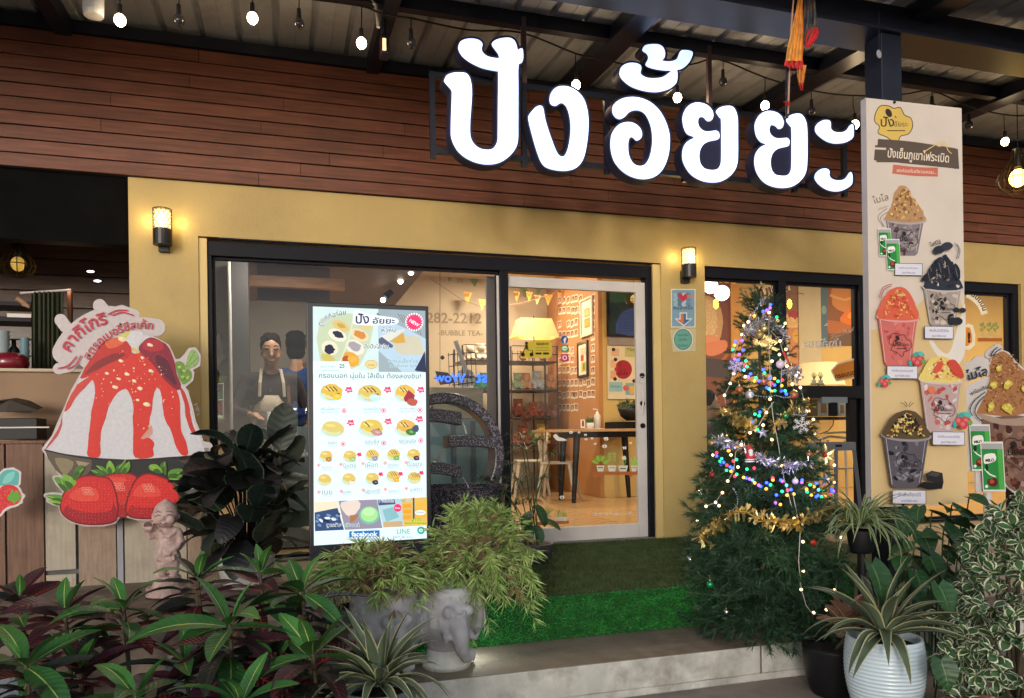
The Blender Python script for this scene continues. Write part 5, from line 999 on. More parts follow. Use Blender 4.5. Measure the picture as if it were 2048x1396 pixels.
MB().tube([(cx_, 5.3, b0.z - .12), (cx_, 5.3, a0.z + .05)], .01, 8).build('stem', m_frame, tl); plight('lamp_light', (cx_, 5.3, b0.z - .02), 9, (1, .6, .22), .08, tl); plight('lamp_light', (cx_, 5.25, a0.z + .1), 6, (1, .6, .22), .08, tl)
# doll rack: dark metal shelves with teddies
rk = thing('doll_rack', PY(1070, 900, 5.1), 'dark metal rack of stuffed toys against the back wall', 'rack'); m_rk = mat('rack_metal', (.03, .02, .022), .4, .2, 8)
rx0, rx1 = PY(925, 800, 5.1).x, PY(1117, 800, 5.1).x; zs = [PY(1070, y, 5.1).z for y in (722, 780, 836, 890)]
for z in zs: MB().box(rx0, rx1, 5.1, 5.7, z - .015, z).build('shelf', m_rk, rk)
for x in (rx0, PY(1022, 800, 5.1).x, PY(1090, 800, 5.1).x, rx1 - .02):
 for y in (5.1, 5.68): MB().box(x, x + .02, y, y + .02, ZF, zs[0] + .22).build('upright', m_rk, rk)
for x0, x1 in ((1024, 1117), (927, 975)):
 for k in range(9): X_ = PY(x0 + (x1 - x0) * k / 8, 700, 5.1).x; MB().tube([(X_, 5.69, zs[0]), (X_, 5.69, zs[0] + .22)], .005, 4).build('wire', m_rk, rk)
 for zz in (.1, .22): MB().box(PY(x0, 700, 5.1).x, PY(x1, 700, 5.1).x, 5.1, 5.115, zs[0] + zz, zs[0] + zz + .012).build('wire', m_rk, rk)
def teddy(px, py, Y, s, col, label, face='#d9b48c'):
 c = PY(px, py, Y); mb = MB()
 mb.ball(c + Vector((0, 0, s * .45)), s * .5, 12, sc=(1, .85, 1)); mb.ball(c + Vector((0, -.02, s * 1.1)), s * .42, 12)
 for sx in (-1, 1): mb.ball(c + Vector((sx * s * .32, 0, s * 1.42)), s * .14, 8); mb.ball(c + Vector((sx * s * .5, -s * .2, s * .6)), s * .18, 8, sc=(1, 1, 1.5)); mb.ball(c + Vector((sx * s * .32, -s * .5, s * .15)), s * .2, 8)
 t = thing('stuffed_toy', c, label, 'stuffed toy', 'stuffed toys on the dark rack'); b_ = fuse(mb, s * .09, 2); b_.build('body', mat('plush_' + col, s2l('#' + col), .95, .2, 30, .5, 90, sheen=.4), t, smooth=True)
 MB().ball(c + Vector((0, -s * .4, s * 1.0)), s * .16, 8, sc=(1, .7, .8)).build('snout', mat('plush_snout' + face, s2l(face), .95, .1, 20), t, smooth=True)
 for sx in (-1, 1): MB().ball(c + Vector((sx * s * .15, -s * .39, s * 1.2)), s * .04, 6).build('eye', m_black, t)
for i, (x, y, s, c, l) in enumerate(((1046, 890, .2, '8a4a34', 'brown bear at the bottom of the rack'), (1084, 888, .21, 'c8a83c', 'yellow toy at the bottom of the rack'), (1062, 888, .14, '5a7a4c', 'green toy between the bear and the yellow one'), (1036, 834, .19, '74392a', 'dark brown bear on the third shelf'), (1066, 835, .16, '8a4638', 'reddish brown bear on the third shelf'), (1088, 834, .15, '7a4438', 'small brown bear at the right of the third shelf'),
 (1035, 779, .17, '9fb8a4', 'pale green toy on the second shelf'), (1052, 779, .17, 'c89a84', 'peach toy on the second shelf'), (1074, 779, .19, 'a8b4c4', 'pale blue toy on the second shelf'), (1100, 779, .16, 'b88a64', 'tan toy behind the rack wires'), (969, 779, .17, '4aa088', 'turquoise toy left of the mullion'), (1050, 850, .1, 'a86a54', 'small tan bear between two brown bears'), (1112, 834, .12, '8a5a4c', 'small brown toy at the rack end'),
 (940, 721, .15, 'c8b8a4', 'cream toy on the top left shelf'), (962, 721, .17, 'd0c4b4', 'white toy with a green band on the top left shelf'), (955, 779, .12, '3a8a74', 'small green toy on the left shelf'), (1030, 888, .13, 'a06a5c', 'pinkish bear at the bottom left'), (1045, 721, .1, 'b88468', 'small peach toy under the lamp'), (1085, 721, .1, 'b07860', 'small pink toy right under the lamp shade'))):
 teddy(x, y, 5.35, s, c, l)
# table against the wall with things on it
YT = 3.25
tb_ = thing('cafe_table', PY(1190, 1005, YT), 'oak topped cafe table with black legs behind the sliding door', 'table'); tz = PY(1190, 858, YT).z
xa_, xb_ = PY(1098, 858, YT).x, PY(1300, 858, YT).x
MB().box(xa_, xb_, YT, YT + .68, tz - .035, tz).build('tabletop', mat('oak_top', (.42, .25, .13), .35, .2, 4, stretch=(1, 8, 1)), tb_, bevel=.004)
MB().box(xa_ + .35, xb_ - .05, YT + .06, YT + .6, tz - .11, tz - .036).build('apron', m_black, tb_)
for x, y in ((xa_ + .42, YT + .1), (xb_ - .1, YT + .1), (xa_ + .42, YT + .58), (xb_ - .1, YT + .58)):
 sx = -1 if x < (xa_ + xb_) / 2 else 1; MB().tube([(x, y, tz - .04), (x + sx * .06, y, ZF)], [.05, .03], 8).build('leg', m_black, tb_)
def sitem(name, m, x0, y0, x1, y1, Y, d, label, cat, bevel=.003): return tag(bo(name, m, x0, y0, x1, y1, Y, d, bevel=bevel), label, cat)
q = PY(1195, 857, YT + .2); t = thing('pump_bottle', q, 'white pump bottle of hand gel on the oak table', 'bottle'); MB().lathe([(0, 0), (.04, 0), (.042, .17), (.02, .2), (.015, .22), (0, .22)], q, 18).build('bottle', m_white, t, smooth=True); MB().tube([q + Vector((0, 0, .2)), q + Vector((0, 0, .25)), q + Vector((-.06, 0, .255))], .008, 8).build('pump', m_white, t)
q = PY(1181, 857, YT + .2); t = thing('potted_plant', q, 'tiny green plant in a white pot beside the pump bottle', 'potted plant'); MB().lathe([(0, 0), (.04, 0), (.052, .03), (.05, .075), (.04, .075)], q, 16).build('pot', m_white, t, smooth=True)
sp = [(q + Vector((random.uniform(-.04, .04), random.uniform(-.03, .03), .07 + random.random() * .05)), (random.uniform(-1, 1), random.uniform(-1, 1), 1)) for _ in range(120)]; tag(blades('g', None, sp, .04, .014).build('foliage', mat('small_leaf_green', (.05, .14, .03), .6, .4, 20), t), kind='stuff')
t = thing('photo_card', PY(1166, 857, YT + .1), 'small red and white photo card standing on the oak table', 'photo'); bo('card', mat('card_white', (.8, .78, .74), .5, .02, 5), 1162, 839, 1170, 856, YT + .12, .01, t); bo('photo', mat('card_red', (.3, .04, .06), .5, .5, 30), 1164, 841, 1168, 853, YT + .117, .002, t)
sitem('paper_sheet', m_white, 1178, 856.5, 1208, 858, YT + .08, .15, 'white paper lying on the oak table', 'paper')
q = PY(1260, 850, YT + .35); t = thing('potted_plant', q, 'black bowl planter with trailing leaves on the table end', 'potted plant'); MB().lathe([(0, 0), (.12, 0), (.2, .06), (.24, .17), (.22, .17)], q + Vector((.08, 0, .06)), 22).build('pot', m_black, t, smooth=True)
sp = [(q + Vector((.08 + random.uniform(-.2, .2), random.uniform(-.15, .15), .22 + random.random() * .08)), (random.uniform(-1, 1), random.uniform(-1, 1), .6)) for _ in range(260)]; tag(blades('g', None, sp, .08, .03).build('foliage', mat('small_leaf_olive', (.09, .13, .06), .6, .5, 20), t), kind='stuff')
sitem('wooden_box', m_black, 1228, 843, 1290, 857, YT + .3, .3, 'black box under the bowl planter on the table', 'box')
# posters and screen on the yellow wall behind the table
t = thing('poster', PY(1247, 800, YF2 - .02), 'white menu poster with a red circle on the yellow wall', 'poster'); bo('sheet', mat('poster_white', s2l('#d8ccb8'), .5, .03, 5), 1216, 692, 1283, 798, YF2 - .02, .015, t)
p = Print((0, YF2 - .021, 0), (0, -1, 0)); p.ell(1246.5, 739, 17.5, 19, '#a52a40', 0, 28); p.text('5', 1240, 733, 14, '#5c1c34'); p.text('อัยยะ', 1246, 742, 0, '#6c2038', fit=16); p.text('slide', 1246, 750, 0, '#5c1c34', fit=20, bold=.02); p.rect(1250, 694, 1280, 714, '#b9b88a'); p.text('Menu', 1265, 702, 0, '#5c7040', fit=20); p.rect(1223, 697, 1238, 712, '#d8b0a0'); p.rect(1221, 720, 1232, 735, '#e0b090'); p.rect(1221, 742, 1232, 757, '#d8a080')
for x, y in ((1227, 699), (1231, 719), (1230, 758), (1268, 762)): p.ell(x, y, 4, 4, '#38303c', 0, 6)
p.rect(1218, 764, 1245, 783, '#8fb8cc'); p.text('ปังอัยยะ', 1231, 775, 0, '#4a6884', fit=20); p.rect(1251, 766, 1268, 790, '#7fa8c0'); p.ell(1252, 776, 6, 6, '#c86a64'); p.rect(1259, 772, 1267, 788, '#d8b060'); p.build('poster_print', t, m_flat)
t = thing('wall_picture', PY(1247, 690, YF2 - .03), 'dark blue framed glass picture above the white poster', 'picture'); bo('frame', m_frame, 1216, 566, 1290, 672, YF2 - .05, .04, t); p = Print((0, YF2 - .051, 0), (0, -1, 0)); p.rect(1219, 570, 1288, 668, '#1c3440'); p.poly([(1232, 666), (1240, 630), (1258, 618), (1290, 616), (1290, 668)], '#38509c', 2); p.poly([(1219, 570), (1288, 570), (1288, 600), (1219, 606)], '#2c5048')
for k in range(9): p.stroke([(1236, 626 + k * 4.6), (1288, 622 + k * 4.8)], .7, '#22306c', 0)
p.build('picture_print', t, m_flat); cage(1268, 598, YF2 - .4, .12, 'small wire cage lamp with a yellow bulb inside the door corner', 0)
sitem('grey_panel', mat('grey_panel', (.28, .24, .27), .6, .05, 5), 1217, 672, 1290, 692, YF2 - .02, .012, 'grey lavender panel between the dark picture and white poster', 'panel')
t = thing('cornice_lamp', PY(1258, 570, YF2 - .5), 'small bright spotlight near the top right corner of the door', 'spotlight'); MB().ball(PY(1258, 570, YF2 - .5), .035, 10).build('bulb', emat('spot_glow', (1, .9, .75), 14), t)
# metal chairs
def chair(x, y, rz, label, m, sc=1):
 t = thing('metal_chair', (x, y, ZF), label, 'chair', 'metal cafe chairs inside the shop', rz=rz)
 o0 = Vector((x, y, ZF)); S = lambda *a: o0 + Vector(a) * sc
 MB().box(-.19 * sc + x, .19 * sc + x, y - .19 * sc, y + .19 * sc, ZF + .44 * sc, ZF + .465 * sc).build('seat', m, t, bevel=.01)
 for sx, sy in ((-1, -1), (1, -1), (-1, 1), (1, 1)): MB().tube([S(sx * .16, sy * .16, .44), S(sx * .23, sy * .23, 0)], [.026 * sc, .016 * sc], 6).build('leg', m, t)
 MB().tube([S(-.18, .17, .45), S(-.2, .2, .7), S(-.16, .22, .84), S(.16, .22, .84), S(.2, .2, .7), S(.18, .17, .45)], .014 * sc, 8).build('back_frame', m, t); MB().box(x - .05 * sc, x + .05 * sc, y + .19 * sc, y + .205 * sc, ZF + .46 * sc, ZF + .84 * sc).build('back_slat', m, t)
 MB().tube([S(-.2, -.18, .3), S(.2, -.18, .3)], .01, 6).build('stretcher', m, t)
 return t
m_cw = mat('cream_chair_metal', (.5, .46, .4), .35, .1, 6, spec=.6)
c_ = PZ(1118, 1000, ZF); chair(c_.x, c_.y, R(60), 'cream metal chair nearest the sliding door beside the table', m_cw, 1.12)
c_ = PZ(1060, 990, ZF); chair(c_.x, c_.y, R(-100), 'cream metal chair at the left end of the cafe table', m_cw, 1.12)
c_ = PZ(1200, 985, ZF); chair(c_.x, c_.y, R(10), 'dark metal chair half hidden under the oak table', m_black, 1.0)
# kitchen side: counter, cooler, crate
sitem('display_cooler', mat('teal_cooler_panel', (.13, .22, .24), .25, .2, 3, spec=.6), 861, 838, 978, 1085, .75, .6, 'teal fronted display cooler behind the black fountain', 'cooler', .004)
for x in (905, 944): tag(bo('cooler_post', mat('cooler_post', (.05, .08, .1), .4, .1, 5), x, 842, x + 7, 1080, .738, .01), 'dark upright strip on the front of the teal cooler%s' % (' at left' if x < 920 else ' at right'), 'trim')
sitem('wooden_crate', mat('olive_wood_crate', (.24, .19, .11), .7, .25, 4, .2, 40, stretch=(1, 1, 6)), 862, 775, 966, 838, .8, .5, 'olive brown wooden crate on top of the teal cooler', 'crate')
sitem('steel_counter', mat('counter_front', (.16, .2, .2), .4, .2, 4), 495, 853, 640, 1100, .6, .5, 'grey green kitchen counter below the cook', 'counter')
q = PY(543, 852, .75); t = thing('steel_pan', q, 'wide steel pan on the counter before the cook', 'pan'); MB().lathe([(0, 0), (.125, 0), (.128, .115), (.134, .118), (.12, .112), (.118, .01), (0, .01)], q, 28).build('pan', mat('brushed_steel', (.45, .47, .47), .35, .1, 6, metal=.7), t, smooth=False)
q = PY(590, 856, .78); t = thing('blue_bowl', q, 'deep glossy blue bowl on the counter beside the steel pan', 'bowl'); MB().lathe([(0, 0), (.07, 0), (.1, .03), (.118, .1), (.122, .16), (.11, .155)], q, 26).build('bowl', mat('cobalt_glaze', (.012, .03, .13), .15, .1, 5, coat=.6), t, smooth=True)
MB().tube([q + Vector((-.04, 0, .1)), q + Vector((-.05, 0, .35))], .012, 8).build('ladle', mat('brown_wood', (.2, .09, .05), .5, .2, 8), t)
# neon script, seen from behind
nn = thing('neon_sign', PY(935, 765, .6), 'blue neon script reading Just Wow reversed behind the large pane', 'neon sign')
p = Print((0, .62, 0), (0, -1, 0)); p.text('Just', 977, 764, 0, '#2a5cff', fit=50, mirror=True, rot=-3, al='c', bold=.02); p.text('Wow', 900, 764, 0, '#2a5cff', fit=62, mirror=True, rot=2, bold=.02); p.build('script', nn, emat('neon_blue', (.03, .14, 1.0), 2.2))
MB().tube([PY(868, 757, .66), PY(1000, 753, .66)], .004, 5).build('backing_bar', m_frame, nn)
for x in (880, 990): MB().tube([PY(x, 757, .66), PY(x, 530, .66)], .002, 4).build('hanging_wire', m_frame, nn)
# basket on the crate with leaning paddle
t = thing('paddle', PY(925, 775, .9), 'grey paddle leaning on the crate beside the wire basket', 'paddle'); a, b = PY(911, 682, .9), PY(932, 742, .95); MB().tube([a, b], .02, 4).build('handle', mat('grey_paddle', (.3, .29, .3), .5, .1, 6), t)
t = thing('wire_basket', PY(925, 775, 1.0), 'wire basket holding a dotted bag on the crate', 'basket'); g = MB()
for y_ in (712, 735, 760, 772): g.tube([PY(895 + (y_ - 712) * .15, y_ - 2, 1.0), PY(950, y_ - 8, 1.0)], .004, 4)
for x in range(897, 952, 9): g.tube([PY(x, 706, 1.0), PY(x + 2, 772, 1.0)], .003, 4)
g.build('wires', m_frame, t); p = Print((0, 1.02, 0), (0, -1, 0)); p.poly([(918, 772), (915, 745), (930, 738), (945, 742), (948, 770)], '#b8b0b0', 2, .4); p.dots([(random.uniform(920, 945), random.uniform(743, 768), 1.8) for _ in range(14)], '#3a4450'); p.build('dotted_bag', t, m_flat)
t = thing('black_box', PY(890, 775, 1.0), 'black takeaway box with red print leaning on the crate', 'box'); p = Print((0, 1.03, 0), (0, -1, 0)); p.poly([(870, 742), (895, 745), (915, 765), (880, 770)], '#3a3438'); p.text('อัยยะ', 886, 762, 0, '#b05048', fit=14); p.build('box_panel', t, m_flat); MB().ball(PY(885, 715, 1.1), .02, 8).build('knob', m_black, t)
sitem('column', mat('dark_column', (.07, .065, .065), .6, .15, 4), 466, 508, 495, 860, 1.0, .3, 'dark grey column left of the cook behind the large pane', 'column')
t = thing('wall_pipe', PY(459, 860, .8), 'thin pale pipe running down left of the dark column', 'pipe'); MB().tube([PY(457, 508, .8), PY(460, 640, .8), PY(463, 860, .8)], .014, 10).build('pipe', m_white, t)
sitem('kitchen_wall', mat('kitchen_beige', (.42, .37, .31), .7, .08, 3), 405, 500, 470, 870, 1.4, .1, 'beige kitchen wall hung with a crumpled bag at the far left of the pane', 'wall')
sitem('partition_wall', mat('partition_beige', (.25, .21, .17), .7, .08, 3), 480, 607, 660, 870, 2.0, .08, 'grey beige partition wall behind the two kitchen workers', 'wall')
sitem('canopy_reflection', mat('reflected_lavender', (.24, .24, .32), .7, .08, 3), 515, 532, 660, 600, 2.05, .08, 'lavender panel standing in for the canopy reflected in the large pane', 'panel')  # solid panel in place of the street canopy's reflection on the glass
sitem('reflected_beam', mat('reflected_orange', (.45, .22, .1), .5, .25, 5, stretch=(1, 6, 6)), 490, 558, 690, 571, 1.7, .08, 'orange bar standing in for the wood band reflected in the large pane', 'beam')  # reflected orange band built as a solid bar
t = thing('plastic_bag', PY(432, 735, 1.3), 'crumpled grey plastic bag hanging on the kitchen wall', 'bag'); mb = MB(); [mb.ball(PY(random.uniform(422, 446), random.uniform(672, 728), 1.3), random.uniform(.03, .06), 8, sc=(1, .6, 1)) for _ in range(16)]; fuse(mb, .02, 1).build('bag', mat('grey_plastic', (.3, .27, .26), .3, .3, 12, .6, 20, coat=.5), t)
t = thing('kitchen_rack', PY(435, 850, .9), 'wire rack of bowls and bottles at the left edge of the pane', 'rack'); g = MB()
for y_ in (768, 800, 832): g.tube([PY(418, y_, .9), PY(448, y_, .9)], .006, 5)
for x in (420, 446): g.tube([PY(x, 765, .9), PY(x, 845, .9)], .006, 5)
g.build('wires', m_white, t); MB().lathe([(0, 0), (.03, 0), (.075, .06)], PY(438, 768, .95), 16).build('lime_bowl', mat('lime_plastic', (.35, .55, .05), .4, .1, 6), t); MB().lathe([(0, 0), (.025, 0), (.025, .13), (.012, .16), (.012, .18)], PY(437, 826, .93), 12).build('red_bottle', mat('red_bottle', (.4, .05, .03), .4, .4, 25), t); MB().lathe([(0, 0), (.03, 0), (.02, .05)], PY(437, 797, .93), 12).build('green_cap', mat('green_cap', (.03, .25, .08), .4, .1, 5), t)
MB().ball(PY(430, 838, .9), .06, 10, sc=(1.3, .8, .6)).build('wrapped_food', mat('pale_green_wrap', (.4, .5, .3), .4, .3, 20), t, smooth=True)
# track spotlights
for i, (x, y) in enumerate(((766, 600), (801, 563), (822, 545), (843, 536))):
 c = PY(x, y, 1.6 + .8 * (3 - i) * .5); t = thing('track_spotlight', c, 'black track spotlight number from the left under the dark ceiling'.replace('number', ('first', 'second', 'third', 'fourth')[i]), 'spotlight', 'track spotlights'); MB().tube([c + Vector((.02, 0, .03)), c + Vector((.1, .02, .1))], [.04, .035], 12).build('housing', m_frame, t); MB().ball(c, .028, 10).build('bulb', emat('spot_glow', (1, .9, .75), 14), t)
# people
m_skin = mat('skin', (.42, .225, .14), .5, .12, 9, spec=.4); m_hair = mat('black_hair', (.007, .006, .006), .8, .3, 40, .5, 90, spec=.1)
def capsule(mb, a, b, ra, rb, n=10):
 a, b = Vector(a), Vector(b); mb.tube([a, b], [ra, rb], n); mb.ball(a, ra, n); mb.ball(b, rb, n)
def person(base, rz, label, shirt, hands, apron=None, hair='short', look=0, h=1.0, facing=True, torso_only=False, sleeves='long'):
 t = thing('person', base, label, 'person'); B = Vector(base); Rz = Matrix.Rotation(rz, 3, 'Z'); W = lambda x, y, z: B + Rz @ Vector((x * h, y * h, z * h))
 hm = MB(); hd = W(0, -.025 - look * .07, 1.555)
 Rm = (Matrix.Rotation(rz, 4, 'Z') @ Matrix.Rotation(-look * .5, 4, 'X').inverted())
 HP = lambda x, y, z: hd + Rm.to_3x3() @ Vector((x * h, y * h, z * h))
 hm.ball(HP(0, 0, .02), .095 * h, 16, sc=(.8, .98, 1.12), M=Rm); hm.ball(HP(0, -.02, -.055), .07 * h, 14, sc=(.82, .9, .95), M=Rm); hm.ball(HP(0, -.045, -.095), .035 * h, 10, sc=(1, .8, .7))
 capsule(hm, W(0, .01, 1.36), HP(0, .015, -.05), .058 * h, .052 * h)
 hm.tube([HP(0, -.088, .03), HP(0, -.112, -.018), HP(0, -.1, -.03)], [.009 * h, .016 * h, .012 * h], 8)
 for sx in (-1, 1): hm.ball(HP(sx * .075, .005, -.01), .02 * h, 8, sc=(.5, .8, 1.3)); hm.ball(HP(sx * .033, -.075, .045), .02 * h, 8, sc=(1.2, .6, .4)); hm.ball(HP(sx * .045, -.06, -.03), .026 * h, 8)
 hm.tube([HP(-.022, -.088, -.058), HP(0, -.096, -.056), HP(.022, -.088, -.058)], .0075 * h, 6)
 # torso, arms and legs as one body
 hm.ball(W(0, 0, 1.22), .17 * h, 16, sc=(1.05, .68, .95)); hm.ball(W(0, 0, 1.0), .15 * h, 16, sc=(1, .72, 1.1)); hm.ball(W(0, .01, .82), .165 * h, 14, sc=(1.0, .75, .8)); capsule(hm, W(-.15, 0, 1.33), W(.15, 0, 1.33), .065 * h, .065 * h)
 for sx in (-1, 1): capsule(hm, W(sx * .085, .01, .78), W(sx * .095, .0, .45), .085 * h, .055 * h); capsule(hm, W(sx * .095, 0, .45), W(sx * .1, .02, .08), .055 * h, .038 * h); hm.ball(W(sx * .1, -.04, .04), .05 * h, 10, sc=(.8, 2, .7), M=Matrix.Rotation(rz, 4, 'Z'))
 sh = MB(); sh.v, sh.f, sh.m, sh.cols = [], [], [], []
 for sx, (el, hd_) in zip((-1, 1), hands):
  S_, E_, H_ = W(sx * .185, 0, 1.33), W(*el), W(*hd_); capsule(hm, S_, E_, .047 * h, .036 * h); capsule(hm, E_, H_, .034 * h, .024 * h)
  d = (H_ - E_).normalized(); side = d.cross(Vector((0, 0, 1))).normalized(); palm = H_ + d * .05 * h; hm.ball(palm, .042 * h, 10, sc=(.9, .9, .55)); capsule(hm, H_, palm, .024 * h, .03 * h)
  for k, ln in enumerate((.06, .07, .066, .052)): o = side * (k - 1.5) * .019 * h; f0 = palm + d * .02 * h + o; f1 = f0 + d * ln * .6 * h + Vector((0, 0, -.008)); f2 = f1 + d * ln * .5 * h + Vector((0, 0, -.02)); hm.tube([f0, f1, f2], [.0095 * h, .0085 * h, .007 * h], 6)
  th = palm - side * sx * .035 * h; hm.tube([palm, th + d * .01, th + d * .04 * h], [.012 * h, .011 * h, .008 * h], 6)
  capsule(sh, S_, E_, .06 * h, .047 * h); capsule(sh, E_, E_ + (H_ - E_) * (.8 if sleeves == 'long' else .15), .046 * h, .037 * h)
 fuse(hm, .011, 3).build('body', m_skin, t, smooth=True)
 sh.ball(W(0, 0, 1.22), .185 * h, 16, sc=(1.05, .7, .9)); sh.ball(W(0, 0, 1.0), .165 * h, 16, sc=(1, .74, 1.15)); capsule(sh, W(-.16, 0, 1.325), W(.16, 0, 1.325), .075 * h, .075 * h); sh.ball(W(0, .01, .85), .17 * h, 14, sc=(1.02, .78, .6))
 fuse(sh, .016, 4).build('shirt', shirt, t, smooth=True)
 hr = MB(); hr.ball(HP(0, .03, .052), .105 * h, 18, sc=(.82, .95, .93), M=Rm)
 for k in range(34): a = k * 2.4; q_ = .35 + .65 * (k / 34); hr.ball(HP(.078 * q_ * math.cos(a) * h, .028 + .09 * q_ * math.sin(a), .052 + .098 * math.sqrt(max(0, 1 - q_ * q_ * .8))), .014 * h, 6)
 for sx in (-1, 1): hr.ball(HP(sx * .062, .015, .02), .03 * h, 8, sc=(.6, 1.2, 1.3))
 if not facing: hr.ball(HP(0, .035, -.015), .086 * h, 16, sc=(.92, .85, 1.0), M=Rm)
 fuse(hr, .01, 2).build('hair', m_hair, t, smooth=True)
 if facing:
  for sx in (-1, 1): MB().tube([HP(sx * .018, -.094, .034), HP(sx * .034, -.092, .031), HP(sx * .05, -.082, .034)], .0035 * h, 5).build('eye', m_black, t); MB().tube([HP(sx * .016, -.094, .058), HP(sx * .036, -.093, .063), HP(sx * .055, -.08, .057)], .004 * h, 5).build('eyebrow', m_hair, t)
  MB().tube([HP(-.02, -.1, -.06), HP(0, -.105, -.058), HP(.02, -.1, -.06)], .0035, 5).build('mouth', mat('lip', (.28, .08, .07), .5, .1, 9), t)
 if apron:
  am = MB(); n = 8; rows_ = []
  for z, w_, dy in ((1.2, .1, -.135), (1.1, .14, -.14), (.95, .165, -.135), (.8, .175, -.15), (.6, .18, -.14)): rows_.append([W(-w_ + 2 * w_ * k / n, dy + .09 * abs(k / n * 2 - 1) ** 2.2, z) for k in range(n + 1)])
  for r_ in rows_: am.v += [tuple(v) for v in r_]
  for i in range(4):
   for k in range(n): a = i * (n + 1) + k; am.f.append((a, a + 1, a + n + 2, a + n + 1)); am.m.append(0); am.cols.append(None)
  ao = am.build('apron', apron, t, smooth=True); sm_ = ao.modifiers.new('s', 'SOLIDIFY'); sm_.thickness = .006
  for sx in (-1, 1): MB().tube([W(sx * .095, -.135, 1.19), W(sx * .09, -.125, 1.3), W(sx * .075, -.05, 1.41), W(0, .07, 1.42)], .014 * h, 6).build('apron_strap', apron, t)
  MB().ball(W(-.01, -.125, 1.24), .012, 8).build('pendant', mat('silver_pendant', (.8, .8, .82), .2, .05, 9, metal=1), t)
 return t
b_ = PY(541, 700, .98); person((b_.x, 1.0, ZF), R(4), 'cook in a cream apron over a dark top looking down at the counter', mat('dark_brown_top', (.03, .022, .026), .85, .15, 20), [((-.3, -.08, 1.08), (-.16, -.3, 1.04)), ((.29, -.02, 1.06), (.26, -.2, .98))], mat('cream_apron', (.52, .43, .32), .8, .08, 14, .3, 80), look=.45, h=1.04)
b_ = PY(592, 700, 1.45); person((b_.x, 1.5, ZF), R(175), 'man in a dark blue shirt with his back turned behind the cook', mat('navy_shirt', (.02, .05, .17), .85, .15, 20), [((.32, .05, 1.05), (.26, -.2, .9)), ((-.34, .05, 1.05), (-.28, -.2, .9))][::-1], look=0, h=1.1, facing=False, sleeves='short')
# ---- right hand windows
def sticker(name, pts_fn, Y, label, cat, fn):
 t = thing(name, pts_fn, label, cat); p = Print((0, Y, 0), (0, -1, 0)); fn(p); p.build('print', t, m_flat); return t
Yw = YF2 - .004
def mural1(p):
 p.rect(1408, 545, 1467, 985, '#7c4a3c'); p.ell(1400, 650, 46, 62, '#c9a585', .2, 26, .03); p.ell(1396, 645, 38, 52, '#d8bc9c', .2, 26, .04); p.dots([(random.uniform(1408, 1436), random.uniform(600, 690), random.uniform(.5, 1.3)) for _ in range(130)], '#f0e2cc'); p.ell(1418, 690, 26, 20, '#e0997c', .1, 22, .06); p.poly([(1405, 690), (1450, 680), (1452, 700), (1425, 712), (1405, 705)], '#d98a70', 3); p.stroke([(1425, 745), (1462, 700)], 6, '#b06a3c', 0); p.poly([(1408, 715), (1467, 722), (1467, 760), (1408, 752)], '#4a4048')
def mural2(p):
 p.rect(1655, 552, 1713, 692, '#8c5a40'); p.poly([(1668, 560), (1713, 556), (1713, 640), (1690, 625), (1665, 610)], '#c98850', 2); p.ell(1712, 632, 32, 17, '#e07a34', -.25, 24, .04); p.ell(1716, 628, 22, 9, '#f0a050', -.25, 20, .05); p.poly([(1655, 640), (1713, 655), (1713, 680), (1660, 668)], '#b06c44', 2); p.stroke([(1660, 590), (1690, 600), (1713, 590)], 5, '#dba870', 2); p.poly([(1655, 668), (1713, 664), (1713, 692), (1655, 692)], '#6a5448')
 p.rect(1641, 556, 1655, 694, '#54708c'); p.ell(1648, 620, 5, 9, '#7fa0b8')
def mural3(p):
 p.rect(1505, 545, 1600, 700, '#d8c49c'); p.poly([(1570, 560), (1598, 560), (1600, 640), (1572, 640)], '#8a6450', 0); p.ell(1593, 638, 22, 16, '#d8b48c', 0, 20, .1); p.ell(1588, 630, 12, 9, '#a8384a', 0, 14, .1); p.ell(1607, 640, 10, 9, '#3c2c34', 0, 12, .12); p.dots([(random.uniform(1575, 1612), random.uniform(632, 655), 2) for _ in range(24)], '#e8cc9c'); p.poly([(1573, 655), (1616, 655), (1608, 742), (1584, 742)], '#c98c68', 0); p.ell(1597, 672, 12, 14, '#d8ab54', 0, 18, .04); p.stroke([(1588, 672), (1606, 670)], 1, '#6c4a28', 0)
sticker('wall_mural', PY(1437, 985, Yw), Yw, 'giant doughnut mural at the left of the right window', 'mural', mural1)
sticker('wall_mural', PY(1685, 692, Yw), Yw, 'orange bread mural behind the pane beside the banner', 'mural', mural2)
sticker('wall_mural', PY(1600, 742, Yw), Yw, 'dessert cup mural behind the tree between the mullions', 'mural', mural3)
sitem('orange_strip', mat('orange_panel', (.62, .30, .05), .5, .08, 4), 1467, 556, 1479, 985, Yw - .03, .03, 'bright orange panel beside the doughnut mural', 'panel')
sitem('pale_wall_panel', mat('pale_panel', (.5, .45, .36), .6, .06, 4), 1600, 552, 1641, 800, Yw - .02, .02, 'pale striped panel behind the tree at the right', 'panel')
sitem('shelf_band', mat('mustard_shelf', (.55, .36, .08), .5, .1, 5), 1610, 735, 1730, 775, 3.4, .3, 'mustard coloured shelf front behind the right window', 'shelf')
q = PY(1637, 772, 3.2); t = thing('lamp_shade', q, 'broad cream lampshade standing on the mustard shelf', 'lamp'); MB().lathe([(.36, 0), (.25, .32)], q, 30).build('lamp_shade', mat('cream_shade', (.75, .62, .4), .8, .05, 6, emit=.35, ecol=(1, .7, .35)), t, smooth=True); MB().tube([q - Vector((0, 0, .1)), q + Vector((0, 0, .3))], .012, 8).build('stem', m_frame, t)
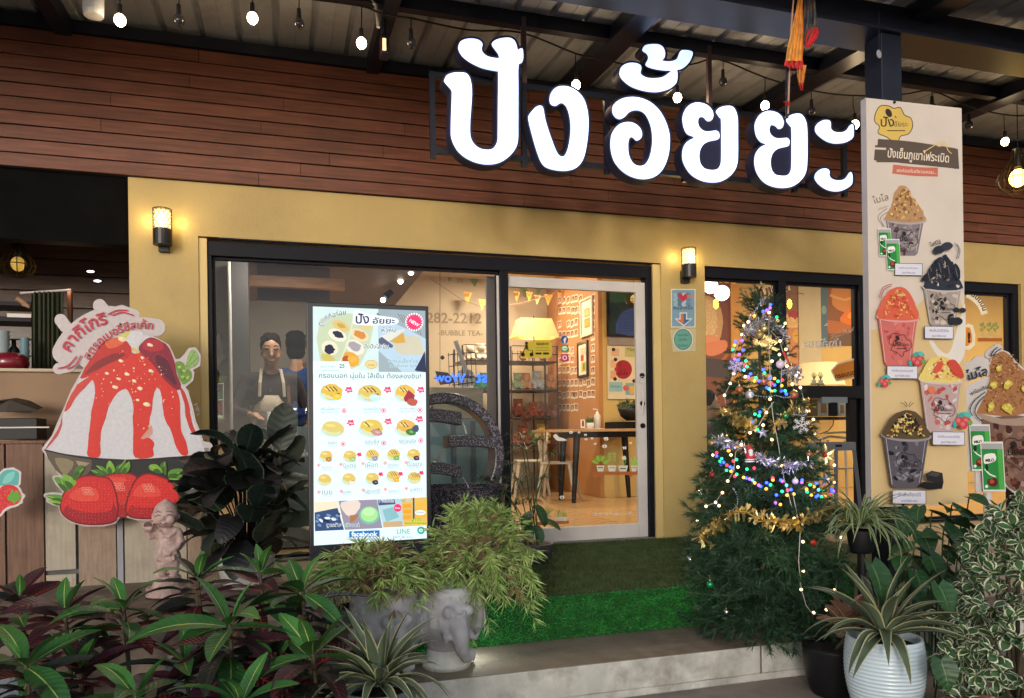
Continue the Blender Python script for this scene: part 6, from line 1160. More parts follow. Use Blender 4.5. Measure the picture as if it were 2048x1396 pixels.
for i, (x, y, Y) in enumerate(((1421, 572, 1.2), (1444, 586, 1.0))):
 c = PY(x, y, Y); t = thing('globe_lamp', c, ('white globe lamp higher at the left corner of the right window', 'white globe lamp hanging lower beside the other globe')[i], 'pendant lamp', 'white globe lamps'); MB().ball(c, .077, 18).build('globe', emat('globe_glow', (1, .93, .82), 5), t, smooth=True); MB().tube([c, Vector((c.x, c.y, ZC))], .005, 6).build('cord', m_cable, t); plight('lamp_light', c - Vector((0, 0, .12)), 6, (1, .8, .55), .06, t)
for i, (x, y) in enumerate(((1432, 608), (1579, 608))):
 t = thing('lantern_light', PY(x, y + 10, 1.5), ('small yellow lantern near the left globe lamps', 'small yellow lantern right of the window mullion')[i], 'lantern'); c = PY(x, y, 1.5); g = MB(); [g.ball(c + Vector((dx * .0045, 0, -dy * .0045)), .012, 7) for dx, dy in ((-4, -6), (4, -6), (0, -10), (-5, 0), (5, 0), (-4, 6), (4, 6), (0, 10), (0, -2), (0, 4))]; g.build('bulb_cluster', emat('lantern_yellow', (1, .85, .1), 2.5), t); MB().tube([c, Vector((c.x, 1.5, ZC))], .002, 4).build('cord', m_cable, t)
q = PY(1424, 940, .9); m_gs = mat('dark_tshirt', (.05, .045, .055), .85, .15, 20); m_sk0 = m_skin
bq = PY(1412, 900, .75); person((bq.x, .75, ZF - .40), R(80), 'customer in a dark shirt seated in profile at the left of the right window', m_gs, [((-.22, -.16, 1.05), (-.12, -.4, 1.02)), ((.22, -.16, 1.05), (.12, -.4, 1.02))], look=.1, h=1.0, sleeves='short')
sitem('bench', mat('dark_bench', (.06, .035, .025), .5, .2, 6), 1396, 985, 1440, 1060, .5, .5, 'dark block seat under the customer behind the right window', 'seat')
# stickers and lettering on the right window glass
YG = .084
def stick(name, c, label, fn, cat='sticker', Y=YG):
 t = thing(name, PY(*c, Y), label, cat); p = Print((0, Y, 0), (0, -1, 0)); fn(p); p.build('print', t, m_flat); return t
def s1(p):
 q = [(1664, 741), (1676, 729), (1722, 716), (1722, 752), (1674, 760)]; p.poly([(x + (x - 1695) * .1, y + (y - 740) * .18) for x, y in q], '#e8dcc4'); p.poly(q, '#d98a3a'); p.text('กรอบนอก', 1694, 752, 0, '#4a2a1c', rot=-13, fit=48, bold=.03)
stick('window_sticker', (1690, 760), 'orange window sticker lettered กรอบนอก above the kiosk', s1)
def s2(p): p.text('หมูทอย ไส้ทะลัก', 1689, 668, 0, '#f2e8d8', rot=-18, fit=60, bold=.09); p.text('หมูทอย ไส้ทะลัก', 1689, 668, 0, '#c4622c', rot=-18, fit=60, bold=.03)
stick('window_sticker', (1689, 680), 'orange and white outlined Thai words over the bread mural', s2)
def s3(p): p.text('ปังอัยยะ', 1645, 695, 0, '#ece4dc', fit=74, mirror=True, bold=.02); p.text('้', 1652, 668, 26, '#ece4dc', mirror=True)
stick('window_lettering', (1645, 695), 'white shop name reversed on the pane left of the bread mural', s3, 'lettering')
def s4(p):
 p.text('นุ่มนวล', 1545, 588, 0, '#ead4ac', rot=-16, fit=74, bold=.1); p.text('นุ่มนวล', 1545, 588, 0, '#7c4a2c', rot=-16, fit=74, bold=.04); p.stroke([(1572, 592), (1590, 586), (1608, 588)], 1.6, '#7c5a3c'); p.text('บบบบ', 1592, 570, 0, '#7c4a2c', fit=44, bold=.05, rot=-3)
stick('window_lettering', (1545, 600), 'brown outlined Thai letters behind the top of the tree', s4, 'lettering')
def s5(p): p.text('Miracle happens', 1500, 578, 0, '#6a5a3c', fit=40); p.text('ไส้ยืด', 1450, 565, 0, '#e8a04a', fit=44, bold=.05, rot=5);
stick('window_lettering', (1500, 580), 'thin grey line Miracle happens near the globe lamps', s5, 'lettering')
def s6(p):
 for x, k in ((1628, 0), (1641, 1)):
  p.rect(x - 7, 766, x + 7, 770, '#8a8a5c'); p.poly([(x - 5, 760), (x + 5, 760), (x + 4, 768), (x - 4, 768)], '#d8d0b0')
  for a in ((-5, -12), (-2, -16), (2, -15), (5, -11)): p.stroke([(x, 760), (x + a[0], 760 + a[1])], 1.6, '#7a9048', 0)
stick('window_sticker', (1634, 770), 'two little drawn pot plants stuck on the pane above the kiosk', s6)
def s7(p):
 p.stroke(arcpts((1915, 640), 55, 20, 78, 8), 14, '#ece0c4'); p.text('นนนนน', 1957, 604, 0, '#4a342c', arc=46, fit=40, rot=52, bold=.03); p.poly([(1926, 655), (1946, 650), (1950, 690), (1926, 700)], '#ece0c4', 2); p.poly([(1926, 660), (1940, 656), (1944, 684), (1926, 692)], '#e08a2c', 2); p.text('!', 1938, 684, 26, '#3a2a24', bold=.05)
 p.rect(1955, 676, 2004, 683, '#b0642c')
 for x in (1966, 1980, 1992): p.poly([(x - 4, 668), (x + 4, 668), (x + 3, 676), (x - 3, 676)], '#c9b27c'); [p.ell(x + a, y, 2.6, 4.5, '#8a9a5c', a * .2, 8) for a, y in ((-3, 660), (3, 655), (0, 648), (-4, 650))]
stick('window_sticker', (1955, 700), 'orange exclamation sticker and drawn plant shelf on the rightmost pane', s7)
# door glass decals
YD = .068
def d1(p):
 p.poly([(1040, 712), (1048, 712), (1048, 690), (1056, 684), (1075, 680), (1100, 680), (1104, 686), (1104, 712), (1098, 716), (1042, 716)], '#c9b23a', 1); p.ell(1046, 709, 4, 4, '#26241c'); p.ell(1063, 709, 4, 4, '#26241c'); p.stroke([(1046, 706), (1050, 696), (1056, 700), (1064, 700), (1066, 706)], 2, '#26241c', 0); p.rect(1058, 692, 1068, 700, '#c9b23a'); p.poly([(1049, 690), (1055, 688), (1057, 697), (1051, 699)], '#3a362c'); p.ell(1053, 686, 3, 3, '#26241c'); p.text('RESERVE', 1085, 690, 0, '#2c2c20', fit=24, bold=.03)
 for y in (695, 700): p.rect(1072, y, 1098, y + 1, '#7c7430')
 p.rect(1071, 705, 1083, 709, '#2c2c20'); p.rect(1086, 705, 1098, 709, '#2c2c20')
stick('door_sticker', (1072, 716), 'yellow scooter sticker lettered RESERVE on the glass door', d1, Y=YD)
def d2(p): p.ell(1129, 679.5, 7.5, 8, '#3a5a9c', 0, 22); p.text('f', 1130, 686, 15, '#f0f0f0', bold=.05)
def d3(p): p.poly([(1122, 690), (1137, 690), (1137, 704), (1122, 704)], '#4a9a48'); p.ell(1129.5, 696.5, 5.5, 4.6, '#e8f0e4', 0, 16); p.text('LINE', 1129.5, 698.5, 0, '#4a9a48', fit=8, bold=.04)
def d4(p): p.poly([(1122, 708), (1137, 708), (1137, 723), (1122, 723)], '#c03a6c'); p.ell(1129.5, 715.5, 4.6, 4.8, '#f0e0e8', 0, 16); p.ell(1129.5, 715.5, 2.8, 3, '#b83a78', 0, 14)
stick('door_sticker', (1129, 688), 'round blue letter f sticker on the glass door', d2, Y=YD); stick('door_sticker', (1129, 704), 'green chat bubble sticker lettered LINE on the glass door', d3, Y=YD); stick('door_sticker', (1129, 723), 'pink camera sticker below the green one on the glass door', d4, Y=YD)
def d5(p):
 p.rect(1186, 943, 1275, 950, '#b0643c'); p.rect(1192, 950, 1199, 953, '#b0643c'); p.rect(1258, 950, 1265, 953, '#b0643c')
 for x, w_ in ((1201, 8), (1224, 9), (1246, 10), (1268, 6)): p.poly([(x - w_, 931), (x + w_, 931), (x + w_ * .7, 943), (x - w_ * .7, 943)], '#dcd6c4', 1)
 for k in range(7): a = R(-75 + k * 25); p.ell(1201 + 11 * math.sin(a), 927 - 11 * math.cos(a), 3.2, 6.5, ('#9cb84c', '#7fa038')[k % 2], a, 12)
 p.stroke([(1224, 930), (1224, 906)], 1.2, '#8aa048', 0); [p.ell(1224 + s * 5, y, 4, 2.2, '#9cb060', s * .4, 10) for y in (908, 914, 920) for s in (-1, 1)]
 [p.stroke([(1246 + a, 930), (1246 + a * 2.2, 916)], 1.5, '#7fa048', 0) for a in (-4, -2, 1, 3)]; p.ell(1248, 916, 4, 4, '#ece8dc', 0, 8, .2); p.ell(1248, 916, 1.5, 1.5, '#d8b04c', 0, 8); p.poly([(1262, 930), (1260, 912), (1266, 922), (1270, 910), (1272, 922), (1277, 914), (1275, 930)], '#9cc05c')
 p.rect(1196, 934, 1206, 936, '#5c5a4c'); p.rect(1218, 935, 1230, 936, '#4c4a40'); p.rect(1240, 936, 1252, 938, '#4c4a40'); p.rect(1263, 935, 1273, 936, '#4c4a40')
stick('door_sticker', (1230, 950), 'drawn shelf of four little pot plants at the lower right of the glass door', d5, Y=YD)
def d6(p):
 for x, y, s, a in ((1142, 865, 4, 0), (1158, 865, 3, .3), (1171, 870, 3, .5), (1172, 879, 3, 0), (1184, 877, 3, .2), (1190, 888, 3, .6), (1212, 878, 5, .3), (1209, 893, 5, .1), (1249, 896, 4, .8), (1261, 886, 3, .5), (1124, 995, 5, .2)):
  for k in (-1, 1): p.ell(x + k * s * .5, y - s * .3, s * .6, s * .4, '#e8e2d8', a + k * .7, 9); p.ell(x + k * s * .45, y + s * .3, s * .45, s * .3, '#e8e2d8', a - k * .7, 9)
 p.poly([(1106, 872), (1112, 868), (1118, 874), (1128, 877), (1134, 881), (1120, 882), (1112, 880)], '#e8e2d8', 2); p.text('Miracles happen daily', 1226, 1030, 0, '#e4d8c0', fit=82, rot=-1)
stick('door_sticker', (1180, 1030), 'white butterflies, a bird and the line Miracles happen on the glass door', d6, Y=YD)
def d7(p):
 p.poly([(1074, 1044), (1138, 1041), (1138, 1047), (1074, 1051)], '#c0683c'); p.poly([(1086, 1030), (1104, 1030), (1101, 1043), (1089, 1043)], '#e0c89c'); p.rect(1110, 1034, 1134, 1042, '#e4dcc8')
 for k in range(22): x = random.uniform(1108, 1134); p.stroke([(x, 1034), (x + random.uniform(-3, 3), random.uniform(1018, 1028))], 1.1, random.choice(['#9cb050', '#7f9a3c', '#b4b870']), 0)
 for k in range(7): p.stroke([(1095, 1030), (1095 + (k - 3) * 4, 1012 + abs(k - 3) * 2)], 1.8, '#a4a850', 0)
stick('door_sticker', (1106, 1050), 'drawn planter shelf sticker at the lower left of the glass door', d7, Y=YD)
# stickers on the wall between door and window
def w1(p):
 p.rect(1342, 578, 1391, 655, '#e4dcd0'); p.rect(1344, 580, 1389, 653, '#7fa0b4'); [p.ell(1352 + (k % 4) * 8, 590 + (k // 4) * 9, 6, 5, ('#9ab8c4', '#5c7c9c', '#b8c4c8', '#6c8cac')[k % 4], 0, 8, .2) for k in range(12)]
 p.poly([(1366, 604), (1356, 594), (1358, 588), (1364, 588), (1366, 592), (1369, 588), (1375, 588), (1376, 594)], '#c8384c', 1); p.text('50%', 1380, 596, 0, '#dc7c54', fit=14, bold=.04); p.text('คนละครึ่ง', 1366, 619, 0, '#2c3c4c', fit=38, bold=.01)
 p.poly([(1359, 625), (1374, 625), (1374, 637), (1385, 637), (1367, 653), (1349, 637), (1359, 637)], '#d8e0e4'); p.poly([(1361, 627), (1367, 627), (1367, 650), (1353, 639), (1361, 639)], '#cc7c50'); p.poly([(1367, 627), (1372, 627), (1372, 639), (1381, 639), (1367, 650)], '#4c6c9c')
stick('wall_sticker', (1366, 655), 'blue sticker with an arrow and heart lettered คนละครึ่ง under the wall lamp', w1, Y=-.003)
def w2(p): p.poly([(1340, 660), (1392, 657), (1391, 702), (1346, 704)], '#c8bc98'); p.ell(1366, 679, 20, 23, '#e4e0d0', 0, 28); p.ell(1366, 679, 18.5, 21.5, '#5c9488', 0, 28); p.ell(1366, 679, 16, 19, '#6ca497', 0, 28); p.text('คนละครึ่ง', 1366, 672, 0, '#24504c', fit=22); p.text('ถุงเงิน', 1366, 681, 0, '#24504c', fit=16); p.text('เราชนะ', 1366, 693, 0, '#24504c', fit=18)
stick('wall_sticker', (1366, 704), 'round green sticker on the yellow wall below the blue arrow sticker', w2, Y=-.003)
# keys on the door lock
t = thing('keys', PY(1284, 820, .03), 'bunch of keys hanging from the lock of the sliding door', 'keys'); c = PY(1285, 760, .03); MB().tube([c + Vector((.03 * math.cos(a), 0, .03 * math.sin(a))) for a in np.arange(0, 6.5, .4)], .003, 5).build('ring', m_white, t); MB().tube([PY(1285, 768, .03), PY(1287, 800, .03), PY(1284, 828, .03)], .009, 5).build('key', m_white, t)
# ---- kitchen opening at the far left
YO = 1.6
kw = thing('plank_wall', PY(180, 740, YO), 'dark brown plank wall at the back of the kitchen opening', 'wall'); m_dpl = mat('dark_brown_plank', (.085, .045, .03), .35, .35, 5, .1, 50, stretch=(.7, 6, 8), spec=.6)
zt_ = 1.2
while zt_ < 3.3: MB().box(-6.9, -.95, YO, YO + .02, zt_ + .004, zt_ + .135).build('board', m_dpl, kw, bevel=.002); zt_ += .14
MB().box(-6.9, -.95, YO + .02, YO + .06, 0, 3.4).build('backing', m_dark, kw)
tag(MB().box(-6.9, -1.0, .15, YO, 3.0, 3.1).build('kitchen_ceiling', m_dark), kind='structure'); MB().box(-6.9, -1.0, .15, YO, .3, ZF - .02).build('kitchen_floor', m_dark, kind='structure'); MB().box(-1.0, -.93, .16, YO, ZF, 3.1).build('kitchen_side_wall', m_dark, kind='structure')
hz = PY(100, 738, 0).z
t = thing('serving_counter', (-3, 0, ZF), 'tan half wall below the kitchen opening with a pale top edge', 'counter'); MB().box(-6.9, -1.016, .0, .14, 0, hz - .02).build('front', m_tan, t); MB().box(-6.9, -1.016, -.03, .2, hz - .02, hz).build('top_edge', mat('pale_edge', (.42, .32, .2), .4, .1, 6), t)
t = thing('curtain', PY(95, 738, .5), 'dark olive green curtain hanging in the kitchen opening', 'curtain'); mb = MB(); n = 40
for k in range(n + 1): x = 63 + 64 * k / n; Y = .5 + .02 * math.sin(k * 1.1) + .01 * math.sin(k * 2.7); mb.v += [tuple(PY(x, 583, Y)), tuple(PY(x, 745, Y))]
for k in range(n): mb.f.append((2 * k, 2 * k + 2, 2 * k + 3, 2 * k + 1)); mb.m.append(0); mb.cols.append(None)
mb.build('cloth', mat('olive_curtain', (.05, .055, .03), .9, .15, 12), t, smooth=True); MB().tube([PY(40, 586, .5), PY(142, 580, .5)], .008, 8).build('rail', m_white, t)
sitem('wood_post', mat('brown_post', (.14, .06, .035), .5, .2, 6), 136, 580, 142, 738, .6, .05, 'thin brown post right of the olive curtain', 'post')
sh_ = thing('kitchen_shelf', PY(30, 640, .7), 'shelf of stacked cups and a hanging cloth left of the curtain', 'shelf'); bo('board', m_frame, -60, 634, 62, 640, .7, .3, sh_); bo('board', m_frame, -60, 604, 62, 608, .8, .3, sh_); bo('bracket', m_white, 14, 628, 62, 634, .69, .02, sh_)
for i, (x, y, w_, h_, c, l) in enumerate(((6, 706, 13, 42, (.35, .42, .45), 'stack of pale grey cups left of the dark bottle'), (50, 738, 9, 62, (.16, .28, .34), 'blue grey plastic cup stack beside the curtain'), (-20, 700, 14, 50, (.4, .42, .45), 'stack of white bowls cropped by the left edge'))):
 q = PY(x, y, .35); s_ = .0034; t = thing('cup_stack', q, l, 'cups'); [MB().lathe([(w_ * s_ * .75, 0), (w_ * s_, h_ * s_ / 5 + .01)], q + Vector((0, 0, k * h_ * s_ / 5)), 16).build('cup', mat('cup_' + str(i), c, .3, .1, 6), t, smooth=True) for k in range(5)]
q = PY(28, 700, .4); tag(MB().lathe([(0, 0), (.035, 0), (.035, .1), (.014, .13), (.014, .17), (0, .17)], q + Vector((0, 0, -.1)), 16).build('bottle', m_black, smooth=True), 'dark bottle between the cup stacks in the kitchen opening', 'bottle')
q = PY(20, 738, .22); t = thing('red_pot', q, 'glossy crimson pot standing on the counter edge at the left', 'pot'); MB().lathe([(0, 0), (.1, 0), (.115, .03), (.105, .085), (.06, .11), (0, .112)], q, 26).build('pot', mat('crimson_enamel', (.2, .01, .025), .2, .1, 5, coat=.5), t, smooth=True); MB().ball(q + Vector((0, 0, .12)), .014, 8).build('knob', m_black, t)
t = thing('cloth_glove', PY(45, 600, .6), 'tan work glove hanging by the shelf', 'glove'); g = MB(); [g.tube([PY(33, 596, .6), PY(45 + k * 4, 606 + k * 2, .6), PY(46 + k * 4.5, 613 + k * 1.5, .6)], [.022, .012, .008], 7) for k in range(4)]; fuse(g, .008, 1).build('glove', mat('tan_leather', (.35, .2, .12), .7, .2, 20), t, smooth=True)
cage(36, 528, .45, .11, 'dim amber cage lamp inside the kitchen opening', 0)
for i, (x, y, Y) in enumerate(((181, 543, 1.2), (195, 562, 1.2))): tag(MB().ball(PY(x, y, Y), .014, 8, sc=(2, 1, .6)).build('ceiling_spot', emat('cool_spot', (.8, .85, 1), 6)), ('tiny cool white spot light in the dark kitchen, the upper one', 'tiny cool white spot light in the dark kitchen, the lower one')[i], 'spotlight')
# ================================================================== PLANTS
def leaf(L_, W_, fold=.25, droop=.3, shape='lance', nl=8, wave=0, curl=0):
 "leaf mesh from its base along +x, droop bends the tip down"
 mb = MB(); uv = []; x = z = 0; ang = 0; cr = 2
 for i in range(nl + 1):
  t = i / nl
  if shape == 'lance': w_ = math.sin(math.pi * min(1, t * .92 + .05)) ** .8 * (1 - .25 * t)
  elif shape == 'strap': w_ = (min(1, .55 + t * 1.6)) * (1 - max(0, t - .45) / .55 * 1.0) ** .8 if t > .45 else min(1, .6 + t * 1.2)
  elif shape == 'round': w_ = math.sin(math.pi * min(1, t * .94 + .04)) ** .55
  elif shape == 'heart': w_ = (math.sin(math.pi * min(1, (t + .14) / 1.16)) ** .9) * (1.25 - .7 * t)
  elif shape == 'spoon': w_ = math.sin(math.pi * t ** 1.5 * .93 + .12) ** .8 if t > .02 else .1
  else: w_ = math.sin(math.pi * t)
  w_ = max(.015, w_) * W_ / 2; k = -cr
  for k in range(-cr, cr + 1):
   s_ = k / cr; wv = math.sin(t * 22 + s_ * 2) * wave * abs(s_) * W_
   px_ = x - (abs(s_) * .16 * L_ if shape == 'heart' and t < .3 else 0) * (1 - t / .3 if t < .3 else 0)
   mb.v.append((px_ + -math.sin(ang) * (abs(s_) * fold * w_ + wv) * 0, s_ * w_ * (1 - fold * .25), z + abs(s_) * fold * w_ + wv)); uv.append(((s_ + 1) / 2, t))
  ang = -droop * (t + 1 / nl) ** 1.3 * 1.6 + curl; x += math.cos(ang) * L_ / nl; z += math.sin(ang) * L_ / nl
 c = 2 * cr + 1
 for i in range(nl):
  for k in range(2 * cr): a = i * c + k; mb.f.append((a, a + 1, a + c + 1, a + c)); mb.m.append(0); mb.cols.append(None)
 mb.uvv = uv; return mb
def leaf_me(name, m, **k):
 mb = leaf(**k); me = mb.mesh(name, m, smooth=True); ul = me.uv_layers.new(name='UVMap')
 for l in me.loops: ul.data[l.index].uv = mb.uvv[l.vertex_index]
 return me
def Mdir(loc, az, pitch, roll=0, s=1):
 return Matrix.Translation(loc) @ Matrix.Rotation(az, 4, 'Z') @ Matrix.Rotation(-pitch, 4, 'Y') @ Matrix.Rotation(roll, 4, 'X') @ Matrix.Scale(s, 4)
def aleaf(me, parent, wloc, az, pitch, roll=0, s=1, name='leaf'): return link(name, me, parent, Mdir(Vector(wloc) - org(parent), az, pitch, roll, s))
def stemt(parent, pts, r, m, name='stem'): return MB().tube(pts, r, 7).build(name, m, parent)
m_stem = mat('woody_stem', (.08, .06, .035), .7, .3, 20); m_soil = mat('dark_soil', (.02, .015, .01), .9, .4, 30, .8, 60)
def pot(parent, c, r0, r1, h, m, rib=0, name='pot', lip=True):
 n = 150 if rib else 14; prof = []
 for i in range(n + 1):
  t = i / n; r = r0 + (r1 - r0) * (math.sin(t * (2.2 if rib else 1.57)) ** .7); r += (rib * math.sin(t * 6.2832 * 24) if rib else 0); prof.append((r, t * h))
 rt_ = prof[-1][0]; prof = [(0, 0)] + prof + [(rt_ * .92, h), (rt_ * .88, h * .9), (0, h * .9)]
 MB().lathe(prof, c, 28).build(name, m, parent, smooth=True); MB().lathe([(0, 0), (r1 * .88, 0)], Vector(c) + Vector((0, 0, h * .91)), 20).build('soil', m_soil, parent)
# ---- crotons
mc_g = leaf_mat('croton_green', (.03, .12, .03), (.42, .5, .14), (.09, .2, .03), midw=.05, veins=12, vw=.06, veinamt=.35)
mc_y = leaf_mat('croton_young_green', (.05, .18, .04), (.5, .58, .17), (.14, .27, .05), midw=.055, veins=12, vw=.07, veinamt=.4)
mc_m = leaf_mat('croton_maroon', (.05, .018, .028), (.34, .06, .06), (.12, .02, .025), midw=.05, veins=12, vw=.07, veinamt=.35)
mc_r = leaf_mat('croton_red_vein', (.03, .018, .018), (.55, .05, .06), (.5, .07, .06), midw=.07, veins=12, vw=.11, veinamt=.9)
mc_d = leaf_mat('croton_dark', (.02, .028, .024), (.14, .06, .05), (.05, .04, .03), midw=.04, veins=12, vw=.06, veinamt=.3)
CR = {k: [leaf_me('croton_leaf', m, L_=L_, W_=W_, fold=f, droop=d, wave=.012) for L_, W_, f, d in ((.225, .088, .3, .3), (.25, .094, .22, .55), (.19, .078, .4, .15))] for k, m in dict(g=mc_g, y=mc_y, m=mc_m, r=mc_r, d=mc_d).items()}
m_gpot = mat('blue_grey_pot', (.14, .17, .21), .5, .2, 8)
def croton(px, py, d, label, n=22, seed=1, spread=1., green=6, sc=1.):
 rnd = random.Random(seed); top = PD(px, py, d); gz = 0 if top.y < -2.3 else ZS
 t = thing('croton_plant', (top.x, top.y, gz), label, 'plant', 'croton plants in the front bed'); base = Vector((top.x, top.y, gz))
 pot(t, base, .09, .13, .22, m_gpot); stemt(t, [base + Vector((0, 0, .2)), base + Vector((.015, .01, (top.z - gz) * .6)), top + Vector((0, 0, -.01))], [.011, .009, .007], m_stem)
 az = rnd.random() * 6
 for k in range(n):
  az += 2.4 + rnd.uniform(-.25, .25); u = k / n
  if k < green: kind = 'y' if k < 3 else 'g'; pitch = R(66 - k * 11 + rnd.uniform(-8, 8)); z = -.004 * k; s_ = (.66 + .11 * k) if k < 4 else rnd.uniform(.95, 1.12)
  else: kind = rnd.choice('mmrdmgd'); pitch = R(rnd.uniform(18, 30) - 55 * (u - .25) * spread); z = -.02 - .2 * (u - .2); s_ = rnd.uniform(.85, 1.12)
  aleaf(rnd.choice(CR[kind]), t, top + Vector((.012 * math.cos(az), .012 * math.sin(az), z)), az, pitch, rnd.uniform(-.5, .5), s_ * sc)
 return t
for i, (x, y, d, l) in enumerate(((52, 1322, 2.55, 'croton with yellow veined leaves at the lower left edge'), (247, 1207, 2.95, 'croton with dark upright leaves below the baby statue'), (459, 1243, 2.7, 'largest croton rosette with wide green leaves at centre left'), (605, 1175, 2.95, 'croton with tall green leaves just left of the menu screen'), (626, 1300, 2.6, 'croton with red netted leaves beside the left elephant pot'),
 (271, 1385, 2.4, 'low croton at the bottom edge between two bigger ones'), (38, 1190, 3.1, 'dark maroon croton at the left edge below the brown plank'), (130, 1215, 3.0, 'maroon croton behind the left edge plants'), (395, 1150, 3.2, 'small croton tucked behind the largest rosette'), (520, 1140, 3.25, 'croton before the white pot of the dark plant'), (545, 1330, 2.75, 'dark leaved croton under the right of the largest rosette'), (160, 1330, 2.75, 'maroon croton at the bottom left between green rosettes'), (370, 1320, 2.8, 'purple leaved croton under the left of the largest rosette'), (480, 1400, 2.4, 'croton cut by the bottom edge at centre left'))):
 croton(x, y, d, l, 24, i + 3, 1, (8, 7, 10, 9, 7, 7, 1, 2, 4, 6, 3, 2, 2, 5)[i], (1.1, 1, 1.22, 1.1, 1.1, 1, .95, .95, .9, .95, 1, 1, 1, 1)[i])
# ---- big dark calathea in a white pot
c_ = PZ(478, 1140, ZF); c_ = PY(492, 1100, -.9); base = Vector((c_.x, c_.y, ZF)); t = thing('calathea_plant', base, 'huge dark leaved plant with purple undersides in a white pot before the window', 'plant')
pot(t, base, .12, .165, PY(480, 1112, -.95).z - ZF + .0, m_white)
m_cal = leaf_mat('calathea_dark', (.007, .016, .013), (.03, .055, .035), (.02, .045, .03), edge=(.1, .14, .1), edgew=.94, midw=.03, veins=9, vw=.06, veinamt=.35, back=(.013, .013, .014), rough=.5)
m_cal2 = leaf_mat('calathea_green', (.02, .045, .028), (.1, .16, .08), (.07, .12, .06), edge=(.13, .17, .1), edgew=.93, midw=.03, veins=7, vw=.06, veinamt=.3, back=(.03, .04, .028), rough=.5)
CL = [[leaf_me('calathea_leaf', m, L_=.30, W_=.19, fold=.2, droop=dr, shape='round', wave=.025) for dr in (.35, .7, .1)] for m in (m_cal, m_cal2)]
rnd = random.Random(4)
for k in range(72):
 az = k * 2.4; u = k / 72; h_ = .02 + .60 * (1 - u) + rnd.uniform(-.05, .05); rr = .05 + .15 * u ** .5 + rnd.uniform(-.03, .04)
 if h_ > .42: rr *= .8
 p1 = base + Vector((rr * math.cos(az), rr * math.sin(az) * .8, .22 + h_)); stemt(t, [base + Vector((.03 * math.cos(az), .03 * math.sin(az), .2)), base + Vector((rr * .6 * math.cos(az), rr * .5 * math.sin(az), .2 + h_ * .7)), p1], .004, m_frame)
 aleaf(CL[1 if (math.cos(az) > .2 and u > .3 and rnd.random() < .75) or rnd.random() < .1 else 0][k % 3], t, p1, az + rnd.uniform(-.4, .4), R(rnd.uniform(-25, 40) + 20 * (1 - u)), rnd.uniform(-.6, .6), rnd.uniform(.75, 1.15))
for (x, y, az, pt, s_) in ((560, 900, 1.0, 78, 1.0), (520, 945, 2.3, 70, .9), (560, 950, .5, 60, .95)):
 p1 = PY(x, y, -.95); stemt(t, [base + Vector((0, 0, .2)), p1 + Vector((0, 0, -.1)), p1], .005, m_stem); aleaf(CL[1][2], t, p1, az, R(pt), .5, s_)
# ---- papyrus by the mullion
c_ = PY(1062, 1078, -.75); base = Vector((c_.x, -.75, ZF)); t = thing('papyrus_plant', base, 'umbrella papyrus with thin arching blades before the door mullion', 'plant'); m_pap = mat('papyrus_green', (.018, .06, .022), .6, .4, 12); m_pap2 = mat('papyrus_stem_green', (.03, .07, .025), .6, .3, 9)
pot(t, base, .10, .16, .14, mat('speckled_black_stone', (.045, .045, .06), .5, .9, 90, .5, 80))
bl = MB()
for j, (x, y, Y, r) in enumerate(((1022, 930, -.8, .2), (1008, 985, -.9, .2), (1052, 900, -.7, .2), (1106, 908, -.85, .17), (1042, 872, -.75, .16), (985, 958, -.8, .18), (995, 1012, -.95, .19), (1030, 1010, -1.0, .2), (966, 958, -.7, .1), (1075, 880, -.75, .14), (1085, 955, -.9, .15), (1015, 1045, -1.0, .18), (1060, 1000, -.95, .15), (1040, 960, -.85, .2))):
 q = PY(x, y, Y); b0 = base + Vector((random.uniform(-.05, .05), random.uniform(-.05, .05), .13)); mid_ = (b0 + q) / 2 + Vector((0, 0, .08)); stemt(t, [b0, mid_, q], .0035, m_pap2)
 for k in range(30):
  az = random.random() * 6.28; up = random.uniform(.0, .5); L_ = r * random.uniform(.7, 1.15); d = Vector((math.cos(az), math.sin(az), up)); s_ = Vector((-math.sin(az), math.cos(az), 0)) * .0035
  pts = [q, q + d * L_ * .4, q + d * L_ * .75 + Vector((0, 0, -L_ * .12)), q + d * L_ + Vector((0, 0, -L_ * .4))]
  n = len(bl.v); bl.add([pts[0] - s_, pts[0] + s_, pts[1] - s_, pts[1] + s_, pts[2] - s_ * .8, pts[2] + s_ * .8, pts[3]], [(0, 1, 3, 2), (2, 3, 5, 4), (4, 5, 6)])
tag(bl.build('blades', m_pap, t), kind='stuff')
m_hl = leaf_mat('broad_green_leaf', (.022, .075, .025), (.12, .2, .07), (.05, .12, .04), midw=.03, veins=6, vw=.05, veinamt=.5, rough=.45)
HL = [leaf_me('broad_leaf', m_hl, L_=1, W_=.55, fold=.2, droop=.4, shape='round'), leaf_me('heart_leaf', m_hl, L_=1, W_=.85, fold=.25, droop=.45, shape='heart'), leaf_me('heart_leaf', m_hl, L_=1, W_=.8, fold=.1, droop=.7, shape='heart')]
for x, y, az, pt, s_ in ((1072, 1010, -.9, -50, .16), (1060, 1022, -2.2, -20, .17), (1050, 1040, -1.6, -40, .16), (1082, 1040, -.6, -10, .15), (1040, 1050, 3, 0, .13), (1070, 1050, -1.2, -45, .13)): aleaf(HL[0], t, PY(x, y, -.9), az, R(pt), .3, s_)
